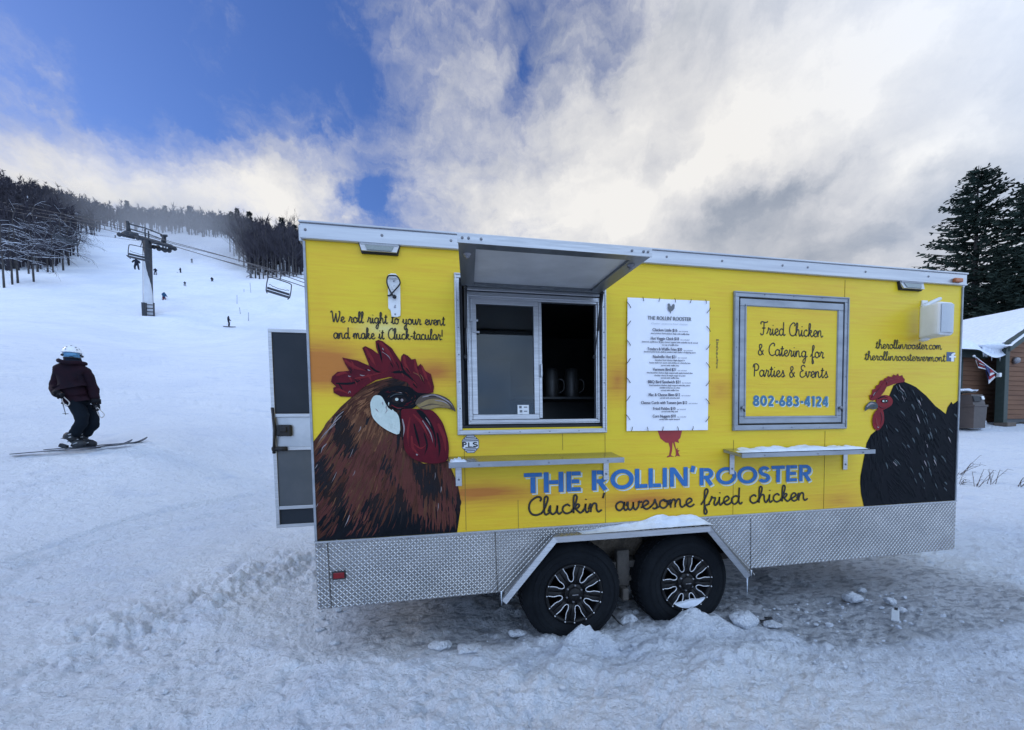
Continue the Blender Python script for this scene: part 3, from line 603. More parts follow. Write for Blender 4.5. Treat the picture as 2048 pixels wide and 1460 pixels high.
b = MB(); b.box((L/2, DEP+0.025, (Z0+ZT)/2), (L, 0.05, ZT-Z0-0.02)); b.box((L/2, DEP-0.02, (ZY+ZT)/2), (L-0.12, 0.02, ZT-ZY-0.1), m=1); b.build('far_wall', [m_yellow, m_inside], TR)
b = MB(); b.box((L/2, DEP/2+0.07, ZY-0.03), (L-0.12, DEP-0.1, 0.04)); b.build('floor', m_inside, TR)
b = MB(); b.box((L/2, DEP/2+0.02, ZT+0.002), (L-0.01, DEP+0.02, 0.02), bev=0.005); b.box((L/2, DEP/2+0.05, ZT-0.06), (L-0.12, DEP-0.1, 0.03), m=1); b.build('roof', [m_white_trim, m_inside], TR)
# roof edge trim with rivets
b = MB()
b.box((L/2, -0.011, (ZW+ZT)/2+0.004), (L+0.02, 0.022, ZT-ZW), bev=0.004); b.box((L/2, -0.016, ZT+0.010), (L+0.03, 0.030, 0.012), bev=0.003)
b.box((L/2, -0.0235, ZW+0.012), (L+0.02, 0.006, 0.01)); b.box((L+0.012, DEP/2, (ZW+ZT)/2), (0.022, DEP, ZT-ZW)); b.box((-0.012, DEP/2, (ZW+ZT)/2), (0.022, DEP, ZT-ZW))
for x in (613, 765, 902, 1330, 1440, 1560, 1610, 1725, 1850):
    p = W(x, 470+(x-605)*0.078); b.lathe([(0.0, -0.028), (0.006, -0.027), (0.009, -0.022)], (p[0], 0, (ZW+ZT)/2+0.01), n=10, m=1)
b.build('roof_trim', [m_white_trim, m_steel], TR)
for x in (0.0, L):
    b = MB(); b.box((x+(0.006 if x == 0 else -0.006), -0.004, (ZY+ZW)/2), (0.014, 0.012, ZW-ZY-0.004), bev=0.002); b.build('corner_trim', m_alu_dull, TR)
# ---- rooster mural (painted layers, each a hair proud of the one below)
paints = [mat('paint_dark_umber', (0.022, 0.012, 0.010), (0.012, 0.012, 0.016), 6, 0.45), mat('paint_brown', (0.085, 0.030, 0.018), (0.055, 0.02, 0.014), 9, 0.45), mat('paint_russet', (0.115, 0.036, 0.028), (0.085, 0.026, 0.022), 9, 0.45),
    mat('paint_tan', (0.24, 0.11, 0.055), (0.16, 0.07, 0.035), 12, 0.45), mat('paint_black', (0.004, 0.006, 0.009), (0.008, 0.009, 0.013), 8, 0.75), mat('paint_comb', (0.115, 0.006, 0.014), (0.075, 0.004, 0.012), 10, 0.32),
    mat('paint_comb_light', (0.20, 0.018, 0.022), (0.15, 0.012, 0.018), 14, 0.32), mat('paint_white', (0.62, 0.68, 0.62), (0.50, 0.58, 0.53), 16, 0.5, bump=0.004, bscale=22), mat('paint_beak', (0.30, 0.22, 0.10), (0.2, 0.14, 0.07), 14, 0.4), mat('paint_beak_dark', (0.10, 0.075, 0.06), (0.07, 0.05, 0.04), 14, 0.4),
    mat('paint_pale_stroke', (0.34, 0.30, 0.30), (0.25, 0.21, 0.22), 30, 0.45), mat('paint_grey_stroke', (0.08, 0.10, 0.11), (0.05, 0.065, 0.07), 30, 0.45), mat('paint_dull_ochre', (0.115, 0.048, 0.026), (0.08, 0.034, 0.021), 10, 0.45), mat('paint_hen_red', (0.22, 0.012, 0.018), (0.16, 0.008, 0.014), 10, 0.4)]
def inside(p, poly):
    r = False; j = len(poly)-1
    for i in range(len(poly)):
        a, c = poly[i], poly[j]
        if (a[1] > p[1]) != (c[1] > p[1]) and p[0] < (c[0]-a[0])*(p[1]-a[1])/(c[1]-a[1]+1e-12)+a[0]: r = not r
        j = i
    return r
class Mural:
    def __init__(s, ox, oy, k): s.ox, s.oy, s.k = ox, oy, k; s.b = MB(); s.lay = 0.0012; s.q = random.Random(3)
    def P(s, z, y): 
        p = W(s.ox+z[0]/s.k, s.oy+z[1]/s.k); p[1] = -y; p[0] = min(max(p[0], 0.003), L-0.003); p[2] = max(p[2], ZY+0.002); return p
    def fill(s, pts, m, smooth=0, up=0.0006):
        s.lay += up; pts = crom(pts, smooth, True) if smooth else pts
        s.b.sheet([s.P(p, s.lay) for p in pts], m)
    def stroke(s, pts, w, m, y=None):
        """tapered brush stroke with a raised ridge"""
        c = crom(pts, 3); n = len(c); y = y if y is not None else s.lay+s.q.uniform(0.0003, 0.0022); v = []
        for i, p in enumerate(c):
            t = c[min(i+1, n-1)]-c[max(i-1, 0)]; t = t/(np.linalg.norm(t)+1e-9); f = i/(n-1); ww = w*(0.25+1.0*math.sin(math.pi*min(1, f*0.8+0.15)))*(1-f**4)
            nn = np.array([-t[1], t[0]])*ww
            v += [s.P(p+nn, y), s.P(p, y+0.0010), s.P(p-nn, y)]
        s.b.add(v, [q for i in range(n-1) for q in ((3*i, 3*i+1, 3*i+4, 3*i+3), (3*i+1, 3*i+2, 3*i+5, 3*i+4))], m)
mu = Mural(580, 650, 3.245); q = mu.q
body = [(142,770),(200,695),(250,620),(330,530),(400,468),(470,408),(560,365),(650,343),(740,345),(800,400),(800,470),(760,540),(745,720),(790,860),(870,900),(1030,880),(1050,940),(1085,1020),(1104,1110),(1106,1200),(1085,1352),(640,1385),(162,1415),(150,1000)]
mu.fill(body, 1, 0)
mu.fill([(170,1412),(230,1360),(330,1290),(420,1200),(480,1180),(560,1110),(640,1130),(700,1090),(760,1150),(860,1120),(940,1180),(1030,1170),(1105,1190),(1085,1352),(640,1385)], 4)
def fdir(x, y):
    t = min(1, max(0, (x-180)/850)); a = math.radians(118-30*t)
    if y < 520: a = math.radians(160-40*max(0, (y-360)/160)) if x < 760 else math.radians(100)
    return math.cos(a), math.sin(a)
def clump(x, y, sd): return float(fbm(np.array([x/95.0]), np.array([y/240.0]), sd, 3)[0])
for i in range(3000):
    broad = i < 420; x, y = q.uniform(150, 1100), q.uniform(345, 1370)
    if not inside((x, y), body): continue
    dx, dy = fdir(x, y); dx += q.gauss(0, .05); ln = (q.uniform(130, 260) if broad else q.uniform(60, 180))*(0.5 if y < 560 else 1.0)
    pts = [(x, y)]
    for k_ in (0.35, 0.7, 1.0): pts.append((x+dx*ln*k_+q.gauss(0, 3)+(-22*k_*k_ if x < 700 else 5*k_), y+dy*ln*k_))
    if not inside(pts[2], body) or not inside(pts[3], body): continue
    c_ = clump(x-.4*y, y, 7)+q.gauss(0, .07); low = y+130*clump(x, y*.5, 17) > 1180
    if low: m = 4 if (c_ < .02 or q.random() < .25) else q.choice((2, 1, 2))
    elif c_ < -.16: m = 0
    elif c_ < -.02: m = 1
    elif c_ < .13: m = 2 if y > 720 or x < 330 else 12
    else: m = q.choice((2, 2, 12)) if y > 700 else q.choice((12, 12, 3))
    mu.stroke(pts, (q.uniform(9, 19) if broad else q.uniform(3, 8))*(0.6 if y < 560 else 1.0), m, mu.lay+(q.uniform(.0002, .001) if broad else q.uniform(.0008, .0024)))
for i in range(95):
    x, y = q.uniform(150, 1090), q.uniform(360, 1250)
    if x < 480 or x > 900 or q.random() < 0.3:
        dx, dy = fdir(x, y); ln = q.uniform(30, 90); e_ = (x+dx*ln-5, y+dy*ln)
        if inside((x, y), body) and inside(e_, body): mu.stroke([(x, y), ((x+e_[0])/2+3, (y+e_[1])/2), e_], q.uniform(1.2, 2.4), q.choice((3, 3, 10)), mu.lay+0.0034)
mu.lay += 0.0042
for (xa, ya, xb, yb) in ((335,590,215,740),(300,640,180,770),(350,560,270,660),(240,770,200,840)): mu.stroke([(xa, ya), ((xa+xb)/2-6, (ya+yb)/2-8), (xb, yb)], 2.6, 10)
comb = [(405,468),(330,465),(285,440),(282,408),(300,400),(268,370),(275,335),(310,305),(385,298),(360,255),(340,212),(440,232),(515,265),(500,225),(470,150),(490,138),(535,160),(575,190),(560,150),(555,105),(575,98),(600,105),(660,150),(720,240),(722,205),(738,187),(765,200),(790,225),(815,220),(830,270),(848,252),(880,300),(915,320),(925,360),(935,400),(930,440),(850,452),(800,430),(760,372),(650,338),(560,358),(470,410)]
mu.fill(comb, 5)
for pts, w, m in (([(300,330),(350,312),(380,318)],8,6),([(290,430),(320,420),(400,455)],7,6),([(355,230),(420,275),(500,300)],9,6),([(490,150),(530,220),(560,270)],9,6),([(585,115),(640,180),(690,270)],10,6),([(570,120),(590,200),(600,250)],5,4),([(740,200),(750,260),(790,320)],8,6),([(812,232),(820,290),(860,360)],7,6),([(855,265),(880,330),(905,400)],7,6),
                  ([(420,350),(520,330),(640,300)],6,6),([(660,310),(740,310),(830,390)],8,4),([(300,380),(400,380),(480,350)],6,4),([(520,270),(560,300),(600,310)],5,4),([(720,245),(735,290),(770,330)],5,4),([(830,275),(845,330),(880,390)],4,4),
                  ([(380,330),(388,336),(400,332)],3,10),([(455,325),(475,330),(490,326)],2.5,10),([(505,290),(515,296),(525,296)],2.5,10),([(598,175),(640,205),(660,240)],2,10),([(600,150),(606,160),(610,168)],2.5,10),([(800,310),(840,330),(855,370)],2.5,3),([(830,310),(860,340),(870,380)],2,3),([(380,445),(390,430),(398,446)],2,10)):
    mu.stroke(pts, w, m, mu.lay+0.0006+q.uniform(0, .0008))
for i in range(60):
    x, y = q.uniform(290, 920), q.uniform(120, 450); e_ = (x+q.uniform(8, 30), y+q.uniform(15, 60))
    if inside((x, y), comb) and inside(e_, comb): mu.stroke([(x, y), ((x+e_[0])/2+3, (y+e_[1])/2), e_], q.uniform(2, 5), q.choice((5, 6, 6, 4)), mu.lay+0.0003+q.uniform(0, .0012))
mu.lay += 0.003
mu.fill([(560,470),(600,425),(690,396),(780,405),(830,440),(935,448),(900,472),(830,500),(815,530),(760,555),(690,548),(640,530),(600,492)], 4, 4)
for i in range(26):
    a = q.uniform(0, 6.28); r = q.uniform(48, 92); x, y = 705+r*math.cos(a)*1.2, 478+r*math.sin(a)*0.72
    mu.stroke([(x, y), (x+18*math.sin(a)+3, y-9*math.cos(a)), (x+34*math.sin(a), y-16*math.cos(a))], q.uniform(1.2, 2.6), q.choice((0, 1, 11, 10) if i % 5 == 0 else (0, 1, 5)), mu.lay+0.0005+q.uniform(0, .0008))
mu.lay += 0.001
mu.fill([(660,490),(680,470),(715,464),(748,474),(758,490),(735,506),(700,510),(672,502)], 0, 4); mu.fill(arc(716, 487, 24, 20, 0, 345, 16), 4)
mu.fill(arc(694, 484, 11, 10, 0, 345, 12), 7); mu.fill(arc(728, 489, 9, 10, 0, 345, 12), 10); mu.stroke([(650,470),(690,450),(745,455)], 2.5, 11); mu.stroke([(660,520),(700,540),(750,535)], 2.5, 6)
wat = [(722,560),(760,545),(820,545),(870,545),(930,560),(985,625),(1010,690),(1028,760),(1030,830),(1015,880),(940,898),(850,888),(775,850),(742,790),(735,680)]
mu.fill(wat, 5, 3)
mu.fill([(860,560),(920,640),(945,720),(945,800),(930,740),(890,660),(845,590),(820,555)], 4, 3)
mu.fill([(768,575),(800,555),(850,600),(900,650),(935,720),(935,800),(905,860),(845,885),(785,850),(752,780),(750,680)], 5, 3)
for pts, w, m in (([(800,580),(855,640),(905,740)],7,6),([(860,620),(910,700),(930,770)],3,10),([(790,720),(800,800),(850,850)],7,6),([(960,640),(1000,730),(1010,830)],10,6),([(780,600),(765,700),(770,790)],6,6),([(870,700),(890,780),(870,850)],5,4),([(805,640),(830,740),(845,800)],6,4),([(955,700),(970,790),(965,860)],6,4),([(730,610),(742,670),(735,730)],4,10),([(880,600),(900,630),(915,660)],2,10),([(820,836),(826,842),(832,838)],4,10),([(800,770),(850,800),(890,770)],4,6)): mu.stroke(pts, w, m, mu.lay+0.0006+q.uniform(0, .0006))
mu.lay += 0.002
mu.fill([(525,505),(545,465),(575,458),(602,472),(640,540),(690,568),(712,615),(710,706),(650,692),(585,650),(540,600),(528,550)], 7, 3)
for i in range(26):
    x, y = q.uniform(545, 690), q.uniform(490, 680); a = q.uniform(0.6, 2.3)
    mu.stroke([(x, y), (x+12*math.cos(a), y+10), (x+26*math.cos(a), y+24)], q.uniform(1.5, 3.5), q.choice((7, 7, 10)), mu.lay+0.0004+q.uniform(0, .001))
beak = [(815,507),(850,462),(930,447),(1000,466),(1045,500),(1075,562),(1035,545),(960,538),(900,550),(860,548),(830,530)]
mu.fill(beak, 9, 3); mu.fill([(826,518),(880,490),(950,478),(1010,500),(1040,540),(960,535),(900,548),(850,540)], 8, 3)
for pts, w, m in (([(860,470),(940,458),(1030,500),(1062,545)],4,10),([(835,515),(900,480),(980,480)],2.5,9),([(850,535),(920,515),(1000,525)],3,9),([(940,490),(1000,500),(1040,530)],3,10),([(900,462),(930,460),(960,466)],4,4)): mu.stroke(pts, w, m, mu.lay+0.0006)
mu.b.build('rooster_mural', paints, TR)
# ---- black hen mural
mu = Mural(1700, 730, 4.865); q = mu.q = random.Random(5)
hen = [(480,160),(530,165),(590,190),(640,215),(740,300),(830,400),(885,440),(930,477),(948,410),(985,358),(1000,382),(1048,345),(1056,500),(1050,700),(1045,900),(1030,1325),(580,1352),(132,1382),(105,1250),(97,1150),(100,1080),(130,920),(160,760),(200,680),(260,630),(310,560),(320,430),(380,300),(420,200)]
mu.fill(hen, 4)
def hd(x, y): a = math.radians(62+12*math.sin(x/90.0)+(20 if x < 350 else 0)); return math.cos(a), math.sin(a)
for i in range(430):
    x, y = q.uniform(110, 1040), q.uniform(170, 1330); ln = q.uniform(40, 110); dx, dy = hd(x, y); e_ = (x+dx*ln, y+dy*ln)
    if inside((x, y), hen) and inside(e_, hen):
        k_ = q.random(); w = q.uniform(5, 16); m = 4 if k_ < 0.72 else (11 if k_ < 0.9 and x > 340 else 4)
        if k_ > 0.985 and x > 400: m = 10; w = q.uniform(2, 4.5)
        mu.stroke([(x, y), (x+dx*ln*.5+5, y+dy*ln*.5), e_], w*(0.45 if m == 11 else 1), m)
for (x, y) in ((640,320),(660,340),(690,430),(720,450),(640,480),(650,510),(705,520),(440,200),(470,190),(520,260),(500,300),(600,240),(950,700),(715,930),(690,980),(660,1050),(620,1100),(700,1100),(800,880),(810,920),(820,1150),(760,1000)):
    mu.stroke([(x, y), (x+14, y+30), (x+26, y+62)], q.uniform(2.0, 4.5), q.choice((10, 11, 11)), mu.lay+0.0034)
mu.lay += 0.0042
mu.fill([(190,340),(180,295),(205,285),(210,240),(240,230),(245,200),(272,192),(290,150),(318,150),(330,128),(352,128),(358,108),(400,118),(415,92),(440,105),(458,82),(470,110),(500,98),(508,120),(525,138),(522,165),(440,180),(350,212),(325,260),(275,320),(220,347)], 13)
mu.fill([(250,330),(310,295),(370,300),(405,340),(395,390),(340,425),(290,442),(255,420)], 13, 3)
mu.fill([(225,470),(260,435),(310,438),(322,540),(300,600),(260,636),(222,612),(208,540)], 13, 3)
for pts, w, m in (([(200,320),(240,270),(300,200)],6,5),([(300,190),(370,150),(470,130)],6,6),([(330,150),(350,170),(340,200)],4,5),([(240,520),(250,570),(270,610)],9,6),([(290,460),(300,520),(285,580)],6,5),([(270,400),(310,420),(360,400)],5,5),([(260,330),(310,310),(360,320)],5,4),([(215,300),(225,280),(240,262)],3,10),([(255,600),(265,608),(275,602)],4,10)): mu.stroke(pts, w, m, mu.lay+0.0006+q.uniform(0, .0006))
mu.lay += 0.001
mu.fill([(135,447),(142,400),(188,357),(240,365),(262,408),(230,432),(180,425),(150,438)], 11, 3); mu.stroke([(150,410),(190,375),(240,385)], 7, 10); mu.stroke([(170,420),(210,415),(250,415)], 4, 9)
mu.fill(arc(327, 352, 34, 19, 0, 345, 16), 4); mu.fill(arc(322, 352, 20, 15, 0, 345, 14), 9); mu.fill(arc(310, 352, 9, 9, 0, 345, 12), 7); mu.fill(arc(340, 350, 6, 6, 0, 345, 12), 7)
mu.b.build('hen_mural', paints, TR)
# ---- small red rooster mark below the menu
mu = Mural(880, 850, 2.327)
mu.fill([(960,-130),(985,-150),(1000,-120),(1020,-60),(1060,-70),(1100,-110),(1140,-120),(1150,-60),(1125,30),(1118,60),(1108,70),(1112,84),(1095,78),(1075,84),(1050,82),(1025,62),(1010,20),(1000,-40)], 5, 0)
mu.b.sheet([mu.P(p, 0.0014) for p in [(1062,80),(1082,80),(1080,120),(1074,140),(1090,148),(1072,147),(1055,152),(1056,146),(1066,140),(1070,110)]], 5)
mu.b.sheet([mu.P(p, 0.0016) for p in [(1083,80),(1092,80),(1098,112),(1108,106),(1104,116),(1116,118),(1108,126),(1117,146),(1102,143),(1092,150),(1098,136),(1096,118)]], 5)
mu.b.build('rooster_emblem', [paints[0]]*5+[m_redpaint], TR)
# ---- writing on the side
def px_h(x, y0, y1): return abs(W(x, y0)[2]-W(x, y1)[2])
b = MB(); script_text(b, 'We roll right to your event', (663, 644), (890, 651), 0.034, 0.0034); b.build('lettering', m_blackpaint, TR)
b = MB(); script_text(b, 'and make it Cluck-tacular!', (667, 677), (886, 680), 0.034, 0.0034); b.build('lettering', m_blackpaint, TR)
b = MB(); script_text(b, "Cluckin' awesome fried chicken", (1055, 1031), (1614, 1000), 0.063, 0.0070, -0.004); b.build('lettering', m_blackpaint, TR)
b = MB(); script_text(b, 'therollinrooster.com', (1751, 697), (1883, 699), 0.036, 0.0036); b.build('lettering', m_blackpaint, TR)
b = MB(); script_text(b, 'therollinroostervermont', (1729, 720), (1890, 723), 0.036, 0.0036); b.build('lettering', m_blackpaint, TR)
b = MB()
for m, y, off, wg in ((1, -0.0012, (0.013, -0.011), 0.225), (2, -0.0024, (0.004, -0.004), 0.22), (0, -0.0040, (0, 0), 0.20)):
    block_text(b, 'THE', (1048, 987), (1166, 982), px_h(1060, 945, 986), wg, y, m, off)
    block_text(b, "ROLLIN'", (1183, 981), (1393, 971), px_h(1200, 940, 980), wg, y, m, off)
    block_text(b, 'ROOSTER', (1398, 971), (1626, 961.5), px_h(1500, 933, 967), wg, y, m, off)
b.build('lettering', [m_blue, m_paleblue, m_yellow], TR)
# ---- sticker, web badge, stencil marks
b = MB(); c = W(941, 888); r = 0.064
def ngon(c, r, n, y, a0=0, sx=1.0): return [(c[0]+r*sx*math.cos(R(a0)+2*math.pi*i/n), y, c[2]+r*math.sin(R(a0)+2*math.pi*i/n)) for i in range(n)]
b.prism(ngon(c, r, 8, -0.0010, 22.5, 0.95), YAX, -0.001, 1); b.sheet(ngon(c, r*0.93, 8, -0.0028, 22.5, 0.95), 0)
for z, w in ((0.045, 0.03), (0.033, 0.044), (0.021, 0.05), (-0.045, 0.03), (-0.033, 0.044)): b.box((c[0], -0.0032, c[2]+z), (w*2, 0.0008, 0.007), m=1)
block_text(b, 'P', (925, 894), (934, 894), 0.034, 0.2, -0.0038, 2); block_text(b, 'L', (936, 895), (944, 895), 0.034, 0.2, -0.0040, 2); block_text(b, 'S', (945, 894), (957, 894), 0.034, 0.2, -0.0042, 2)
b.box((c[0], -0.0032, c[2]-0.022), (0.07, 0.0006, 0.006), m=2)
b.build('sticker', [m_whiteplastic, mat('sticker_navy', (0.015, 0.02, 0.06), (0.02, 0.025, 0.07), 30, 0.4), m_black], TR)
b = MB(); x0, x1, z0, z1 = px_rect(1893, 704, 1908, 723); b.prism([(x0, -.001, z0), (x1, -.001, z0), (x1, -.001, z1), (x0, -.001, z1)], YAX, -0.0012)
block_text(b, 'f', (1895, 723), (1910, 723), (z1-z0)*0.92, 0.19, -0.0030, 1); b.build('web_badge', [mat('badge_navy', (0.02, 0.06, 0.16), (0.025, 0.07, 0.18), 20, 0.4), m_whiteplastic], TR)
b = MB(); q = random.Random(2); a = W(1434, 680); e_ = W(1434, 736)
for i in range(26):
    f = i/25; z = a[2]+(e_[2]-a[2])*f; w = 0.016*(1-0.5*f); b.box((a[0]+q.uniform(-.004, .004), -0.0008-0.00003*i, z), (w*q.uniform(.6, 1.5), 0.0006, 0.0045 if i % 3 else 0.012))
b.build('stencil_mark', mat('stencil', (0.20, 0.14, 0.03), (0.28, 0.2, 0.03), 60, 0.7), TR)
# ---- diamond plate skirt with raised lozenges, wheel arch cut out
ar = [W(1010, 1180)[0], W(1112, 1083)[0], W(1415, 1050)[0], W(1497, 1136)[0]]; zf = W(1120, 1066)[2]-0.01
sk = [(0, Z0), (ar[0], Z0), (ar[1], zf), (ar[2], zf), (ar[3], Z0), (L, Z0), (L, ZY), (0, ZY)]
b = MB(); b.prism([(p[0], -0.006, p[1]) for p in sk], YAX, 0.012)
b.box((L/2, -0.005, ZY-0.004), (L+0.01, 0.014, 0.010), m=1)
def lozenges(b, poly, org, ex, ez, pitch=0.0185, y=0.0, m=0):
    """raised treads alternating in direction, laid in the plane org + x*ex + z*ez"""
    xs = [p[0] for p in poly]; zs = [p[1] for p in poly]; nrm = Vector(ex).cross(Vector(ez)).normalized(); V_, F_ = [], []
    org = np.array(org, float); ex = np.array(ex, float); ez = np.array(ez, float); nr_ = np.array(nrm)
    for i in range(int((max(xs)-min(xs))/pitch)+1):
        for j in range(int((max(zs)-min(zs))/pitch)+1):
            x, z = min(xs)+(i+.5)*pitch, min(zs)+(j+.5)*pitch
            if not all(inside((x+u, z+w), poly) for u, w in ((-.009, -.009), (.009, .009), (.009, -.009), (-.009, .009))): continue
            s_ = 1 if (i+j) % 2 else -1; a = R(45)*s_; c, n = math.cos(a), math.sin(a); hl, hw, hh = 0.0135, 0.0038, 0.0026
            o = len(V_)
            for u, w, h in ((-hl, 0, 0), (-hl*.3, -hw, 0), (hl*.3, -hw, 0), (hl, 0, 0), (hl*.3, hw, 0), (-hl*.3, hw, 0), (-hl*.45, 0, hh), (hl*.45, 0, hh)):
                V_.append(tuple(org+ex*(x+u*c-w*n)+ez*(z+u*n+w*c)+nr_*h))
            F_ += [(o, o+1, o+6), (o+1, o+2, o+7, o+6), (o+2, o+3, o+7), (o+3, o+4, o+7), (o+4, o+5, o+6, o+7), (o+5, o, o+6)]
    b.add(V_, F_, m)
lozenges(b, sk, (0, -0.0061, 0), (1, 0, 0), (0, 0, 1), m=4)
for p, q_ in (((655, 1082), (664, 1216)), ((990, 1064), (995, 1186)), ((1500, 1036), (1500, 1136))):
    a, c = W(*p), W(*q_); b.tube([(a[0], -0.0085, a[2]), (c[0], -0.0085, max(c[2], Z0))], 0.0022, 5, 2)
for x, y in ((642, 1092), (642, 1206), (660, 1205), (674, 1081), (815, 1191), (818, 1075), (990, 1178), (1560, 1124), (1640, 1118), (1720, 1110), (1800, 1105), (1880, 1098), (730, 1198), (905, 1184)):
    p = W(x, y); b.lathe([(0, -0.0115), (0.005, -0.011), (0.0075, -0.007)], (p[0], 0, max(p[2], Z0+0.015)), n=8, m=3)
b.build('skirt', [m_plate, m_alu, m_under, m_steel, m_tread], TR)
# flared wheel arch: lip standing 12 cm out
Yo = -0.115
ou = [W(1003, 1184, Yo), W(1106, 1079, Yo), W(1421, 1047, Yo), W(1502, 1142, Yo)]; zt_ = (ou[1][2]+ou[2][2])/2; ou[1][2] = ou[2][2] = zt_; ou[0][2] = ou[3][2] = Z0-0.008
inn = [(ar[0]+0.0, 0, Z0), (ar[1], 0, zf+0.012), (ar[2], 0, zf+0.012), (ar[3], 0, Z0)]
b = MB()
for i in range(3):
    A, B_, C_, D_ = Vector(inn[i]), Vector(inn[i+1]), Vector(ou[i+1]), Vector(ou[i])
    nn = (B_-A).cross(D_-A).normalized(); nn = nn if nn.z > 0 else -nn
    bm = bmesh.new(); vs = [bm.verts.new(p) for p in (A, B_, C_, D_)]; f = bm.faces.new(vs); g = bmesh.ops.extrude_face_region(bm, geom=[f])
    for v in g['geom']:
        if isinstance(v, bmesh.types.BMVert): v.co -= nn*0.005
    b.bm(bm)
    ex = (B_-A).normalized(); ln = (B_-A).length; ez = -(nn.cross(ex)).normalized(); dd = abs((D_-A).dot(ez)); 
    if (D_-A).dot(ez) < 0: ez = -ez
    lozenges(b, [(0.02, 0), (ln-0.02, 0), (ln-0.02, dd-0.004), (0.02, dd-0.004)], A+nn*0.0006, ex, ez, m=2) if ex.cross(ez).dot(nn) > 0 else lozenges(b, [(0, -dd+.004), (ln, -dd+.004), (ln, 0), (0, 0)], A+nn*0.0006, ex, -ez, m=2)
    b.prism([D_, C_, C_-Vector((0, 0, 0.042)) if i == 1 else C_-nn*0.042, D_-Vector((0, 0, 0.042)) if i == 1 else D_-nn*0.042], (0, 1, 0), 0.005, 1)
b.build('wheel_arch', [m_plate, m_alu, m_tread], TR)
# wheel well and chassis
b = MB(); b.box((L/2-0.1, 0.34, ZY-0.10), (2.4, 0.02, 0.5)); b.box((L/2, 0.62, Z0+0.12), (L-0.1, 0.10, 0.14)); b.box((L/2, DEP-0.4, Z0+0.12), (L-0.1, 0.10, 0.14)); b.box((L/2, DEP/2+0.05, Z0+0.06), (L-0.1, DEP-0.2, 0.05))
hub1, hub2 = W(1150, 1190, -0.02), W(1376, 1166, -0.02); hz = (hub1[2]+hub2[2])/2+0.0
for hx in (hub1[0], hub2[0]): b.tube([(hx, 0.15, hz), (hx, DEP-0.15, hz)], 0.04, 10)
xm = (hub1[0]+hub2[0])/2; b.box((xm, 0.16, hz+0.10), (0.10, 0.06, 0.28), bev=0.01); b.box((xm-.02, 0.10, hz-0.07), (0.05, 0.10, 0.09), bev=0.01); b.tube([(xm-0.33, 0.17, hz+0.06), (xm, 0.17, hz-0.01), (xm+0.33, 0.17, hz+0.06)], 0.022, 6)
b.box((xm, 0.30, hz+0.25), (0.5, 0.04, 0.3), bev=0.02, m=1)
b.box((W(1440, 1112)[0], 0.1, Z0-0.02), (0.08, 0.06, 0.05)); b.box((W(1745, 1108, .2)[0], 0.2, Z0-0.03), (0.14, 0.1, 0.05))
b.build('chassis', [m_under, mat('salted_mud', (0.16, 0.13, 0.10), (0.07, 0.06, 0.05), 14, 0.9, bump=0.01)], TR)
